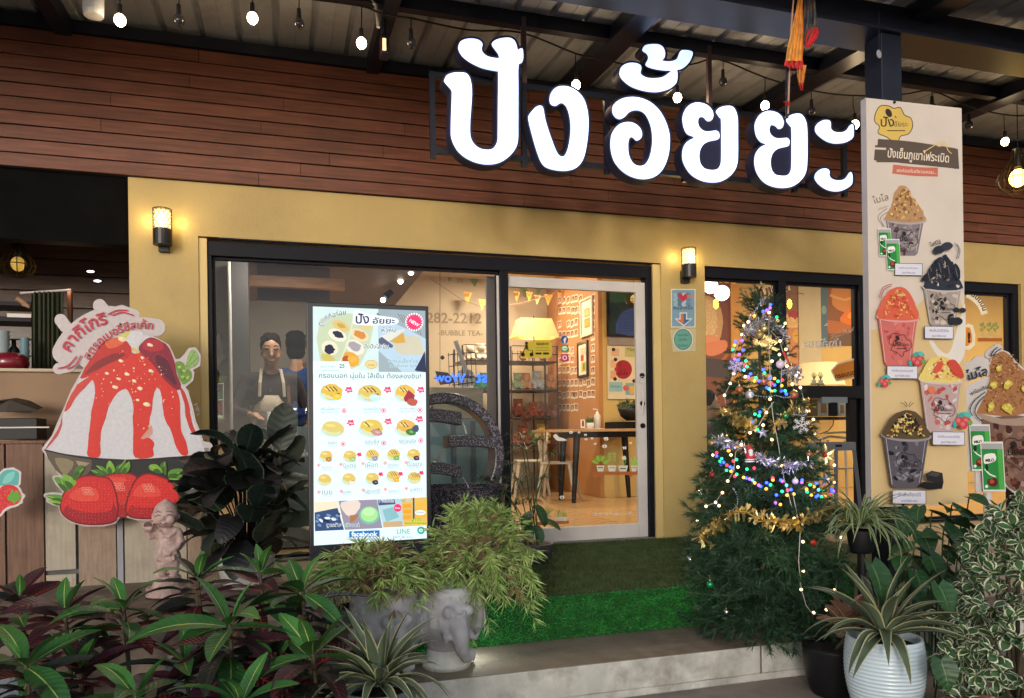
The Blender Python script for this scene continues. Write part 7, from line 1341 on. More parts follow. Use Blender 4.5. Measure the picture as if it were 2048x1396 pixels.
# ---- bamboo grass over elephant pots
m_bg = [mat('bamboo_grass_green', (.21, .34, .085), .6, .4, 15), mat('bamboo_grass_light', (.40, .50, .18), .6, .35, 15), mat('bamboo_grass_dry', (.26, .17, .09), .7, .3, 15)]
m_eg = mat('elephant_grey_cement', (.44, .44, .47), .75, .22, 8, .5, 35, dirt=.4, dirtcol=(.12, .11, .12), dscale=6); m_litfoot = mat('lamplit_foot', (.75, .78, .76), .7, .15, 8, .3, 30, dirt=.5, dirtcol=(.16, .2, .04), dscale=9)  # foot: lamp light painted as near-white, with green blotches
def elephant_pot(px, Y, label, sc=1., rz=0, foot=True):
 b0 = PY(px, 1320, Y); base = Vector((b0.x, Y, ZS)); t = thing('elephant_pot', base, label, 'planter', 'elephant shaped cement planters'); Rz = Matrix.Rotation(rz, 3, 'Z'); W = lambda x, y, z: base + Rz @ Vector((x, y, z)) * sc
 mb = MB(); mb.lathe([(0, .02), (.1, .02), (.09, .08), (.11, .14), (.155, .22), (.165, .30), (.16, .38), (.14, .40), (0, .40)], base, 26)
 mb.ball(W(0, -.08, .27), .11 * sc, 16, sc=(1, 1, 1.1))
 for s_ in (-1, 1): mb.ball(W(s_ * .14, -.03, .25), .085 * sc, 14, sc=(.6, .8, 1.35)); mb.ball(W(s_ * .05, -.175, .3), .03 * sc, 8); mb.tube([W(s_ * .055, -.15, .2), W(s_ * .075, -.2, .17), W(s_ * .085, -.22, .2)], [.018, .014, .008], 8)
 mb.tube([W(0, -.16, .27), W(0, -.2, .2), W(.01, -.195, .12), W(.035, -.18, .075), W(.065, -.18, .08), W(.075, -.175, .11)], [.05, .042, .034, .028, .022, .016], 12)
 for k in range(6): mb.tube([W(.045 * math.cos(a) * (1 - k * .1) * 1.0, -.19 - .005 * k, .17 + k * .026 + .012 * math.sin(a)) for a in np.arange(-.2, 3.5, .6)], .006, 5)
 for s_ in (-1, 1):
  for rr in (.05, .075): mb.tube([W(s_ * (.15 + .0 * rr), -.09 + rr * math.cos(a) * .8, .25 + rr * 1.3 * math.sin(a)) for a in np.arange(0, 6.5, .5)], .006, 5)
 fuse(mb, .0095, 2).build('planter_body', m_eg, t, smooth=True)
 MB().lathe([(0, 0), (.12, 0), (.125, .03), (.1, .06), (.095, .09), (0, .09)], base, 24).build('foot', m_litfoot, t, smooth=True)
 MB().lathe([(0, .395), (.13, .395)], base, 18).build('soil', m_soil, t)
 return base
def bgrass(base, z, r, nst, seed, label, dry=.25, sx=1., dn=.25, updir=1.):
 rnd = random.Random(seed); t = thing('bamboo_grass', base + Vector((0, 0, z)), label, 'grass plant', 'tufts of bamboo grass in the elephant pots'); mbs = [MB(), MB(), MB()]; sm_ = MB(); o = base + Vector((0, 0, z))
 for j in range(nst):
  az = rnd.random() * 6.28; rr = r * rnd.random() ** .45; hh = (.19 * (1 - (rr / r) ** 2) + .05 + rnd.uniform(-.03, .05)) * updir; end = o + Vector((rr * math.cos(az) * sx, rr * math.sin(az) * .75, hh - dn * max(0, rr / r - .55) * 2 * rnd.random()))
  p0 = o + Vector((.07 * math.cos(az) * rnd.random(), .07 * math.sin(az) * rnd.random(), -.02)); mid_ = (p0 + end) / 2 + Vector((0, 0, .10)); P_ = [p0.lerp(mid_, u) .lerp(mid_.lerp(end, u), u) for u in np.linspace(0, 1, 7)]; sm_.tube(P_, .0012, 3, cap=False); isdry = rnd.random() < dry
  nodes = [.4 + .6 * rnd.random() for _ in range(4)] + [1, .96]
  for k in range(30):
   u = nodes[k % 6] * .999; i = min(5, int(u * 6)); q = P_[i].lerp(P_[i + 1], u * 6 - i); dd = (P_[i + 1] - P_[i]).normalized(); a2 = rnd.random() * 6.28; side = Vector((math.cos(a2), math.sin(a2), rnd.uniform(-.3, .5))); d = (dd * .85 + side * .95 + Vector((0, 0, -.1))).normalized(); L_ = rnd.uniform(.04, .085); s_ = d.cross(Vector((rnd.uniform(-1, 1), rnd.uniform(-1, 1), 1))).normalized() * .0034
   q2 = q + d * .004; mb = mbs[2 if isdry and rnd.random() < .7 else (0 if rnd.random() < .55 else 1)]; mb.add([q2, q2 + d * L_ * .4 + s_, q2 + d * L_ + Vector((0, 0, -.008)), q2 + d * L_ * .4 - s_], [(0, 1, 2, 3)])
 tag(sm_.build('stems', m_bg[2], t), kind='stuff')
 for k, mb in enumerate(mbs): tag(mb.build('blades', m_bg[k], t), kind='stuff')
e1 = elephant_pot(770, -2.12, 'grey elephant planter at left half hidden by grass and agave', .98, R(12)); e2 = elephant_pot(893, -2.06, 'grey elephant planter with a foot coloured as lamp-lit on the concrete step', 1.0, R(8))
bgrass(e1 + Vector((-.06, 0, 0)), .42, .31, 140, 5, 'brownish green bamboo grass tuft below the glowing menu screen', .45, 1.05, .2, .75); bgrass(e2 + Vector((.17, .05, 0)), .48, .33, 185, 9, 'lush light green bamboo grass tuft before the black fountain', .16, 1.0, .5, 1.15)
# small garden spotlight between planter and turf
gp = PY(925, 1275, -1.93); t = thing('garden_spotlight', (gp.x, -1.93, ZS), 'small garden spotlight lighting the planter foot and bright turf', 'spotlight'); MB().lathe([(0, 0), (.025, 0), (.02, .02), (.006, .02), (.006, .06), (0, .06)], (gp.x - .02, -1.99, ZS), 12).build('stake', m_black, t); MB().ball((gp.x - .02, -1.99, ZS + .075), .018, 10).build('bulb', emat('cool_led', (.9, 1, .95), 8), t); plight('lamp_light', (gp.x - .02, -2.0, ZS + .10), 3.0, (.9, 1, .95), .02, t)
# ---- agaves
m_ag = leaf_mat('agave_leaf', (.085, .12, .075), None, (.11, .15, .09), edge=(.45, .43, .24), edgew=.78, veins=2, vw=.2, veinamt=.4, rough=.5, edgen=.1)
AG = [leaf_me('agave_leaf', m_ag, L_=L_, W_=.045, fold=.5, droop=d, shape='strap', nl=10) for L_, d in ((.26, .55), (.28, .9), (.25, .25), (.24, 1.15))]
def agave(px, py, d, label, gz, potm, r0, r1, ph, seed, n=34, sc=1.):
 c = PD(px, py, d); rnd = random.Random(seed); base = Vector((c.x, c.y, gz)); t = thing('agave_plant', base, label, 'plant', 'striped agaves in pots'); pot(t, base, r0, r1, c.z - gz - .0, potm, rib=.0013)
 for k in range(n):
  az = k * 2.4 + rnd.uniform(-.15, .15); u = k / n; pitch = R(80 - 62 * u ** .8 + rnd.uniform(-5, 5)); aleaf(AG[2] if u < .2 else AG[rnd.choice((0, 1, 1, 3)) if u > .45 else 0], t, c + Vector((.02 * math.cos(az), .02 * math.sin(az), .02 - .02 * u)), az, pitch, rnd.uniform(-.25, .25), sc * rnd.uniform(.85, 1.15))
agave(758, 1372, 2.62, 'striped agave at the bottom centre before the elephant pots', 0, m_gpot, .1, .13, 0, 3, 40, 1.02)
agave(1768, 1272, 3.3, 'striped agave in the pale blue ribbed pot', 0, mat('pale_blue_ribbed_pot', (.58, .7, .8), .35, .08, 5, coat=.4), .08, .165, 0, 8, 34, 1.3)
# ---- right bed: black pot, dry caladium, spider plant, heart leaves, variegated shrub
c_ = PD(1668, 1280, 3.75); base = Vector((c_.x, c_.y, 0)); t = thing('caladium_plant', base, 'tan and pink dry leaved plant in a black pot beside the blue pot', 'plant'); pot(t, base, .11, .15, .24, m_black)
m_cd = leaf_mat('dry_pink_leaf', (.32, .16, .11), (.5, .42, .22), (.42, .3, .16), midw=.12, veins=8, vw=.12, veinamt=.7, rough=.6); CD = leaf_me('caladium_leaf', m_cd, L_=.17, W_=.09, fold=.4, droop=.25, shape='round', wave=.02)
for k in range(13): az = k * 2.4; aleaf(CD, t, PD(1703, 1262 - (k % 3) * 12, 3.72) + Vector((.02 * math.cos(az), .02 * math.sin(az), 0)), az, R(78 - k * 5), random.uniform(-.4, .4), random.uniform(.85, 1.2))
stemt(t, [base + Vector((0, 0, .2)), PD(1700, 1265, 3.72)], .012, m_stem)
m_sp = leaf_mat('spider_plant_leaf', (.09, .17, .05), (.5, .55, .32), None, edge=(.48, .52, .3), edgew=.72, midw=.0, rough=.45)
SP_ = [leaf_me('spider_leaf', m_sp, L_=.33, W_=.017, fold=.5, droop=d, shape='strap', nl=10) for d in (1.2, 1.5, .8)]
c_ = PD(1722, 1052, 3.95); t = thing('spider_plant', c_, 'spider plant of thin cream edged leaves spilling beside the steel post', 'plant'); base = Vector((c_.x, c_.y, c_.z - .14))
pot(t, base, .05, .07, .12, m_black)
MB().tube([base, Vector((c_.x, c_.y, ZS))], .02, 8).build('stand_pole', m_black, t)
for k in range(120): az = k * 2.4 + random.uniform(-.3, .3); aleaf(SP_[k % 3], t, c_ + Vector((.02 * math.cos(az), .02 * math.sin(az), 0)), az, R(random.uniform(15, 80)), random.uniform(-.4, .4), random.uniform(.8, 1.15))
hp = thing('heart_leaf_plant', (PD(1850, 1240, 4.1).x, PD(1850, 1240, 4.1).y, 0), 'heart leaved green plant growing round the post foot under the banner', 'plant'); rnd = random.Random(12)
hb = org(hp); spots = [(1750, 1160, 3.35, .19, -1.4, -55), (1783, 1172, 3.4, .0, 0, 0), (1885, 1195, 3.4, .15, -1.6, -50), (1838, 1212, 3.6, .12, -1.2, -40), (1835, 1115, 4.0, .16, 2.8, -10), (1820, 1060, 4.2, .14, -2.6, -25), (1870, 1045, 4.2, .16, -.6, -20), (1910, 1030, 4.3, .16, -1.4, -30), (1850, 1085, 4.1, .16, -2.0, -30), (1895, 1075, 4.1, .17, -1.2, -40), (1930, 1060, 4.2, .15, -.5, -30), (1815, 1130, 4.0, .13, -2.7, -30), (1865, 1135, 3.9, .16, -1.6, -50), (1905, 1125, 3.9, .15, -.9, -40), (1838, 1165, 3.9, .14, -1.9, -40), (1875, 1165, 3.8, .13, -1.0, -50), (1890, 1345, 3.0, .13, -1.7, -60), (1790, 1090, 4.0, .12, -1.0, -35), (1945, 1010, 4.3, .13, -1.3, -10)]
for x, y, d, s_, az, pt in spots:
 if s_ == 0: continue
 q = PD(x, y, d); aleaf(HL[1], hp, q + Vector((0, .02, s_ * .35)), az, R(pt), rnd.uniform(-.4, .4), s_); stemt(hp, [Vector((hb.x + (q.x - hb.x) * .5, hb.y + (q.y - hb.y) * .5, .02)), q + Vector((0, .03, 0)), q + Vector((0, .02, s_ * .35))], .004, m_pap2)
for k in range(70):
 x, y = rnd.uniform(1800, 1960), rnd.uniform(1010, 1330); q = PD(x, y, rnd.uniform(4.0, 4.6)); aleaf(HL[rnd.choice((0, 1, 2))], hp, q, rnd.uniform(-3, .2), R(rnd.uniform(-60, 20)), rnd.uniform(-.6, .6), rnd.uniform(.1, .17))
m_vs = leaf_mat('variegated_leaf', (.06, .15, .06), (.1, .16, .06), None, edge=(.8, .8, .58), edgew=.7, edgen=.35, midw=.02, rough=.45, var=.4)
VS = [leaf_me('variegated_leaf', m_vs, L_=.064, W_=.043, fold=f, droop=d, shape='spoon', nl=5) for f, d in ((.15, .2), (.1, .4), (.25, .1))]
c0 = PD(2030, 1230, 3.35); sh_ = thing('variegated_shrub', (c0.x, c0.y, 0), 'dense shrub of small cream edged leaves at the lower right corner', 'shrub'); rnd = random.Random(21); allv = []
blobs = [(2075, 1150, 3.5, .32), (2050, 1270, 3.35, .33), (1995, 1190, 3.55, .15), (1968, 1330, 3.15, .15), (2070, 1370, 3.1, .31), (1960, 1250, 3.5, .1), (2010, 1090, 3.7, .11), (2040, 1040, 3.75, .11)]
for bxx, byy, bd, br in blobs:
 cc = PD(bxx, byy, bd); nr = int(230 * br ** 1.6 * 4)
 for k in range(nr):
  v = Vector((rnd.gauss(0, 1), rnd.gauss(0, 1), rnd.gauss(0, 1))).normalized(); p0 = cc + v * br * rnd.uniform(.78, 1.04)
  if any((p0 - PD(a, b, c)).length < r * .72 for a, b, c, r in blobs): continue
  if p0.z < .04: continue
  face = v.dot((CAM - p0).normalized())
  for j in range(8):
   d = (v * .8 + Vector((rnd.gauss(0, 1), rnd.gauss(0, 1), rnd.gauss(0, 1))).normalized() * .9).normalized(); az = math.atan2(d.y, d.x); pt = math.asin(max(-1, min(1, d.z))); allv.append((face, p0, az, pt, rnd.uniform(-1, 1), rnd.uniform(.75, 1.2), rnd.choice(VS)))
allv.sort(key=lambda q: -q[0] + .3 * (q[1] - CAM).length)
for q in allv[:290]: aleaf(q[6], sh_, q[1], q[2], q[3], q[4], q[5])
mb = MB(); uvs = []
for q in allv[290:]:
 M_ = Mdir(q[1], q[2], q[3], q[4], q[5]); me = q[6]; n = len(mb.v); mb.v += [tuple(M_ @ v.co) for v in me.vertices];
 for p_ in me.polygons: mb.f.append(tuple(n + i for i in p_.vertices)); mb.m.append(0); mb.cols.append(None); uvs += [tuple(me.uv_layers[0].data[li].uv) for li in p_.loop_indices]
fo = mb.build('foliage', m_vs, sh_, smooth=True, kind='stuff'); ul = fo.data.uv_layers.new(name='UVMap'); ul.data.foreach_set('uv', [c for q in uvs for c in q])
br_ = MB()
for bxx, byy, bd, br in blobs: q = PD(bxx, byy, bd); br_.tube([Vector((c0.x, c0.y, 0)), (Vector((c0.x, c0.y, .2)) + q) / 2, q], .01, 6)
br_.build('branches', m_stem, sh_)
t = thing('terracotta_pot', (PD(1990, 1400, 2.95).x, PD(1990, 1400, 2.95).y, 0), 'brown clay pot edge under the cream edged shrub at the bottom right', 'pot'); pot(t, Vector((PD(1990, 1420, 2.95).x, PD(1990, 1420, 2.95).y, 0)), .14, .19, .2, mat('terracotta', (.3, .13, .08), .7, .2, 8))
# ================================================================== PLANK COUNTER, STATUE, FOUNTAIN, KIOSK
YC = -.46
pc = thing('plank_counter', (PY(200, 1100, YC).x, YC, 0), 'counter front clad in worn vertical planks below the kitchen opening', 'counter'); ztp = PY(60, 887, YC).z
m_bp = [mat('worn_brown_plank', (.19, .10, .065), .65, .3, 7, .25, 40, stretch=(9, 4, .6), dirt=.4, dirtcol=(.06, .03, .02), dscale=6), mat('worn_beige_plank', (.42, .37, .29), .65, .12, 7, .2, 40, stretch=(9, 4, .6), dirt=.45, dirtcol=(.22, .17, .12), dscale=5), mat('worn_tan_plank', (.32, .23, .165), .65, .2, 9, .25, 40, stretch=(6, 4, .8), dirt=.4, dirtcol=(.16, .1, .06), dscale=7), mat('grey_lavender_strip', (.3, .3, .34), .6, .1, 5)]
for x0, x1, k, y1 in ((-75, 9, 0, 1300), (13, 87, 0, 1300), (90, 150, 1, 1142), (90, 150, 1, 1300), (156, 231, 2, 1300), (233, 245, 3, 1300), (248, 318, 1, 1300), (321, 372, 1, 1300), (374, 402, 2, 1300)):
 a, b = PY(x0, 1000, YC).x, PY(x1, 1000, YC).x; zt_ = ztp; zb_ = 0
 if (x0, y1) == (90, 1142): zb_ = PY(x0, 1142, YC).z
 elif x0 == 90: zt_ = PY(x0, 1151, YC).z
 MB().box(a, b, YC, YC + .02 + random.uniform(-.002, .002), zb_, zt_).build('plank', m_bp[k], pc, bevel=.0025)
MB().box(PY(-75, 1000, YC).x, PY(402, 1000, YC).x - .003, YC + .024, -.035, 0, ztp - .006).build('counter_box', mat('grey_mortar', (.11, .11, .11), .8, .3, 9), pc)
MB().box(PY(-75, 1000, YC).x, PY(402, 1000, YC).x, YC - .012, -.034, ztp, ztp + .018).build('counter_top', m_bp[0], pc, bevel=.003)
t = thing('black_tray', PY(35, 884, -.3), 'black box with a crumpled sheet on the ledge at the left edge', 'box'); bo('box', m_black, -40, 836, 74, 880, -.36, .2, t, .004); bo('white_edge', m_white, -40, 853, 98, 857, -.375, .01, t)
mb = MB(); a = [PY(x, y, -.35 + dy) for x, y, dy in ((-40, 808, 0), (20, 800, .02), (48, 806, 0), (75, 820, .03), (60, 826, .0), (10, 824, .04), (-40, 826, .1))]; mb.add(a + [p + Vector((0, .12, .02)) for p in a], [(0, 1, 2, 3, 4, 5, 6), (7, 8, 9, 10, 11, 12, 13), (0, 1, 8, 7), (1, 2, 9, 8), (2, 3, 10, 9), (3, 4, 11, 10)]); mb.build('sheet', mat('dark_brown_paper', (.05, .04, .03), .7, .2, 8), t)
# baby monk statue
q = PY(332, 1030, -1.0); s_ = .075; t = thing('baby_statue', (q.x, q.y, ZF), 'smiling terracotta baby monk statue carrying a jar on its shoulder', 'statue'); S = lambda x, y, z: q + Vector((x, y, z)) * s_
m_tc = mat('dusty_pink_terracotta', (.52, .37, .34), .75, .22, 30, .5, 90, dirt=.5, dirtcol=(.2, .1, .09), dscale=18)
mb = MB(); mb.ball(S(0, 0, .1), s_ * 1.0, 18, sc=(.92, .95, 1.02)); mb.ball(S(.02, -.35, -.4), s_ * .66, 14, sc=(1.1, .8, .8)); mb.ball(S(0, .0, 1.05), s_ * .22, 10); mb.ball(S(-.05, -.98, -.12), s_ * .13, 8, sc=(1, 1, 1.1)); mb.ball(S(-.05, -.86, -.62), s_ * .2, 8, sc=(1.1, .7, .6))
for k in (-1, 1): mb.ball(S(k * .93, .05, -.1), s_ * .2, 8, sc=(.5, .8, 1.4)); mb.ball(S(k * .42, -.66, -.32), s_ * .34, 10)
mb.ball(S(.1, 0, -1.75), s_ * .82, 16, sc=(1, .8, 1.05)); mb.ball(S(.1, -.1, -2.5), s_ * .9, 16, sc=(1, .85, .85)); mb.ball(S(.1, -.05, -3.3), s_ * .95, 14, sc=(1, .8, 1.1)); capsule(mb, S(-.55, 0, -1.25), S(.75, 0, -1.25), s_ * .32, s_ * .32)
capsule(mb, S(.85, -.05, -1.35), S(1.1, -.3, -2.1), s_ * .33, s_ * .27); capsule(mb, S(1.1, -.3, -2.1), S(.6, -.8, -2.6), s_ * .25, s_ * .18);
for k in range(4): mb.tube([S(.5 - k * .11, -.85, -2.55 - k * .03), S(.42 - k * .12, -.98, -2.8), S(.4 - k * .12, -.95, -3.0)], [s_ * .075, s_ * .065, s_ * .05], 6)
capsule(mb, S(-.6, -.05, -1.3), S(-1.1, -.25, -1.6), s_ * .3, s_ * .26); capsule(mb, S(-1.1, -.25, -1.6), S(-1.1, -.5, -.95), s_ * .24, s_ * .18)
mb.ball(S(-1.15, -.15, -.85), s_ * .52, 14, sc=(1, 1.1, 1)); mb.tube([S(-1.15, -.6, -.7), S(-1.15, -.78, -.66)], [s_ * .3, s_ * .42], 12)
for k in range(4): mb.tube([S(-1.3 + k * .12, -.66, -1.15), S(-1.28 + k * .12, -.74, -.95)], s_ * .06, 6)
for k in (-1, 1): capsule(mb, S(.1 + k * .4, -.2, -3.2), S(.1 + k * .45, -.3, -4.3), s_ * .45, s_ * .38); mb.ball(S(.1 + k * .45, -.5, -4.75), s_ * .3, 8, sc=(.8, 1.5, .6))
for k in range(7): mb.tube([S(-.45 + k * .2, -.62 - .08 * math.sin(k * .5), -2.3), S(-.5 + k * .22, -.82, -2.8), S(-.55 + k * .24, -.78, -3.4)], s_ * .06, 5)
mb.tube([S(-.5, -.4, -1.15), S(-.15, -.62, -1.5), S(.25, -.66, -1.6), S(.6, -.5, -1.35), S(.8, -.2, -1.1)], s_ * .13, 8); mb.tube([S(-.6, -.35, -2.2), S(.1, -.72, -2.25), S(.8, -.4, -2.15)], s_ * .09, 8)
mb.lathe([(0, 0), (s_ * 1.5, 0), (s_ * 1.5, .05), (0, .05)], (q.x, q.y, ZF), 20); mb.tube([(q.x, q.y, ZF + .04), S(.1, 0, -4.6)], [.08, .07], 12)
fuse(mb, .0062, 1).build('body', m_tc, t, smooth=True)
m_tcd = mat('terracotta_line', (.14, .07, .06), .8, .2, 20)
for k in (-1, 1): MB().tube([S(-.05 + k * .18, -.9, .02), S(-.05 + k * .38, -.88, .1), S(-.05 + k * .58, -.78, .0)], s_ * .035, 5).build('eye', m_tcd, t); MB().tube([S(-.05 + k * .15, -.92, .3), S(-.05 + k * .38, -.88, .38), S(-.05 + k * .6, -.75, .28)], s_ * .025, 5).build('eyebrow', m_tcd, t)
MB().tube([S(-.3, -.93, -.5), S(-.05, -1.02, -.6), S(.2, -.93, -.5)], s_ * .03, 5).build('mouth', m_tcd, t); MB().lathe([(0, 0), (s_ * .3, 0)], S(-1.15, -.8, -.66), 14, M=Matrix.Rotation(R(90), 4, 'X')).build('jar_mouth', m_tcd, t)
# black speckled fountain
YFn = -.72; t = thing('fountain', (PY(890, 1060, YFn).x, YFn, ZF), 'black speckled stone wheel fountain with water trickling over its troughs', 'fountain')
m_sp_ = bpy.data.materials.new('speckled_black_glaze'); m_sp_.use_nodes = True; nt_ = m_sp_.node_tree; b_ = nt_.nodes['Principled BSDF']; tc = nt_.nodes.new('ShaderNodeTexCoord'); v_ = nt_.nodes.new('ShaderNodeTexNoise'); v_.inputs['Scale'].default_value = 95; v_.inputs['Detail'].default_value = 3; nt_.links.new(tc.outputs['Object'], v_.inputs[0]); rp = nt_.nodes.new('ShaderNodeMapRange'); rp.inputs[1].default_value = .52; rp.inputs[2].default_value = .58; nt_.links.new(v_.outputs[0], rp.inputs[0]); mx = nt_.nodes.new('ShaderNodeMix'); mx.data_type = 'RGBA'; mx.inputs[6].default_value = (.012, .013, .022, 1); mx.inputs[7].default_value = (.17, .14, .18, 1); nt_.links.new(rp.outputs[0], mx.inputs[0]); nt_.links.new(mx.outputs[2], b_.inputs['Base Color']); b_.inputs['Roughness'].default_value = .35
cn = PY(888, 912, YFn); Rr = PY(1002, 912, YFn).x - cn.x; mb = MB(); n = 40
for k in range(n + 1):
 a = R(-28 + 236 * k / n);
 for rr, yy in ((Rr, -.09), (Rr, .09), (Rr - .065, .09), (Rr - .065, -.09)): mb.v.append((cn.x + rr * math.cos(a), YFn + yy, cn.z + rr * 1.06 * math.sin(a)))
for k in range(n):
 for j in range(4): mb.f.append((4 * k + j, 4 * k + (j + 1) % 4, 4 * k + 4 + (j + 1) % 4, 4 * k + 4 + j)); mb.m.append(0); mb.cols.append(None)
mb.build('wheel_ring', m_sp_, t, bevel=.008)
def trough(x0, y0, x1, y1, h, label=None):
 a, b = PY(x0, y0, YFn), PY(x1, y1, YFn); d = b - a; mb = MB(); n = 6
 for k in range(n + 1):
  u = k / n; p_ = a + d * u + Vector((0, 0, .02 * math.sin(u * 3.14)))
  for yy, zz in ((-.085, 0), (.085, 0), (.085, -h), (-.085, -h)): mb.v.append((p_.x, YFn + yy, p_.z + zz))
 for k in range(n):
  for j in range(4): mb.f.append((4 * k + j, 4 * k + (j + 1) % 4, 4 * k + 4 + (j + 1) % 4, 4 * k + 4 + j)); mb.m.append(0); mb.cols.append(None)
 mb.f += [(0, 1, 2, 3), (4 * n, 4 * n + 1, 4 * n + 2, 4 * n + 3)]; mb.m += [0, 0]; mb.cols += [None, None]; mb.build('trough', m_sp_, t, bevel=.006)
trough(800, 822, 918, 826, .085); trough(892, 873, 1000, 880, .075); trough(800, 925, 918, 932, .08)
zb_ = PY(890, 972, YFn).z; MB().lathe([(0, 0), (.3, 0), (.38, .06), (.42, zb_ - ZF - .05), (.44, zb_ - ZF), (.4, zb_ - ZF), (.37, zb_ - ZF - .06), (0, zb_ - ZF - .06)], (cn.x, YFn, ZF), 36, sy=.62).build('basin', m_sp_, t, smooth=False)
m_wat = mat('trickling_water', (.6, .62, .65), .08, .1, 20, trans=.6, spec=.8)
for pts in ([(922, 842), (928, 852), (932, 868)], [(884, 905), (878, 912), (872, 925)], [(925, 955), (935, 970), (942, 990)], [(862, 818), (866, 812)]): MB().tube([PY(x, y, YFn - .05) for x, y in pts], [.006] * len(pts), 6).build('water_stream', m_wat, t)
for x in range(866, 960, 14): MB().tube([PY(x, 985, YFn - .27), PY(x + 2, 1000, YFn - .28), PY(x + 3, 1040, YFn - .26)], [.012, .007, .004], 6).build('glaze_drip', m_sp_, t)
# kiosk by the window
YK2 = -.45; t = thing('tablet_kiosk', PY(1690, 1030, YK2), 'grey metal kiosk stand with a black flat top beside the banner', 'kiosk')
bo('black_top', m_black, 1598, 772, 1738, 796, -.1, .25, t, .004); bo('light_bar', mat('blue_grey_plate', (.25, .3, .36), .4, .1, 5), 1645, 794, 1695, 806, -.12, .05, t); bo('phone', m_frame, 1661, 804, 1675, 832, -.12, .03, t, .003); bo('grey_panel', mat('kiosk_grey', (.2, .22, .26), .4, .1, 5), 1650, 884, 1712, 902, YK2, .25, t, .004)
for a, b in (((1708, 900), (1728, 1078)), ((1672, 900), (1672, 1100))): MB().tube([PY(*a, YK2), PY(*b, YK2)], .02, 4).build('leg', mat('kiosk_grey2', (.16, .18, .23), .4, .1, 5), t)
bo('slot', m_black, 1672, 889, 1684, 894, YK2 - .004, .01, t); MB().tube([PY(x, y, -.11) for x, y in ((1668, 832), (1666, 850), (1656, 862), (1640, 868))], .004, 5).build('cable', m_cable, t); bo('top_post', m_black, 1700, 796, 1712, 884, -.05, .05, t)
# behind the right window: low shelf with frames, cream armchair, striped cloth
t = thing('low_shelf', PY(1660, 850, 1.0), 'dark shelf with little framed pictures behind the right window', 'shelf'); bo('board', m_black, 1590, 833, 1730, 840, 1.0, .35, t); bo('board', m_black, 1590, 776, 1730, 782, 1.0, .35, t); bo('back_panel', m_tan, 1590, 782, 1730, 833, 1.32, .02, t)
for i, (x0, x1, y0) in enumerate(((1638, 1657, 802), (1677, 1692, 806))): q = thing('small_frame', PY((x0 + x1) / 2, 833, 1.05), ('small cream framed picture left on the dark shelf', 'small cream framed picture right on the dark shelf')[i], 'picture'); bo('frame', m_cw, x0, y0, x1, 832, 1.05, .02, q); bo('picture', m_tan, x0 + 4, y0 + 4, x1 - 4, 826, 1.045, .003, q)
t = thing('cream_armchair', PY(1680, 980, .8), 'cream metal armchair seen between the tree and the kiosk', 'chair');
MB().tube([PY(x, y, .8) for x, y in ((1648, 866), (1690, 864), (1716, 872), (1716, 885))], .014, 8).build('back_rail', m_cw, t); MB().tube([PY(x, y, .8) for x, y in ((1634, 880), (1660, 873), (1716, 878))], .013, 8).build('arm_rest', m_cw, t); bo('seat', m_cw, 1630, 935, 1718, 941, .7, .35, t)
for x0, x1 in ((1640, 1632), (1690, 1694), (1655, 1660), (1712, 1716)): MB().tube([PY(x0, 880, .8), PY(x1, 1000, .8)], .012, 6).build('leg', m_cw, t)
t = thing('striped_cloth', PY(1706, 870, .6), 'yellow green striped cloth hanging at the right of the pane', 'cloth'); mb = MB()
for k in range(13): x = 1696 + k * 1.7; mb.v += [tuple(PY(x, 800 + 2 * math.sin(k), .6 + .015 * math.sin(k * 1.6))), tuple(PY(x - 3, 872, .6 + .015 * math.sin(k * 1.6)))]
for k in range(12): mb.f.append((2 * k, 2 * k + 2, 2 * k + 3, 2 * k + 1)); mb.m.append(0); mb.cols.append(None)
mb.build('cloth', mat('yellow_green_stripes', (.35, .36, .1), .8, .7, 30, stretch=(1, 1, 4)), t)
# ================================================================== CHRISTMAS TREE
TD = 4.08; tb0 = PZ(1536, 1268, ZS); TX, TY = tb0.x, tb0.y + .04; TO = Vector((TX, TY, ZS)); ztip = PD(1525, 583, (Vector((TX, TY, 0)) - CAM).dot(FWD)).z; ZB = ZS + .16
def Rz_(z): u = max(0, min(1, (ztip - z) / (ztip - ZB))); return .045 + .365 * u ** .78 * (1 - .12 * max(0, u - .9) * 10)
tree = thing('christmas_tree', TO, 'artificial dark green Christmas tree on the concrete step beside the door', 'christmas tree')
m_nd = [mat('dark_pine_needles', (.018, .055, .026), .6, .5, 14), mat('pine_needles', (.03, .085, .038), .6, .5, 14)]
MB().tube([TO + Vector((0, 0, .1)), Vector((TX, TY, ztip - .05))], [.022, .006], 10).build('trunk', m_stem, tree)
for a in (.5, 2.1, 3.7, 5.3): MB().tube([TO + Vector((0, 0, .16)), TO + Vector((.13 * math.cos(a), .13 * math.sin(a), .12)), TO + Vector((.2 * math.cos(a), .2 * math.sin(a), .005))], .008, 8).build('stand_leg', m_black, tree)
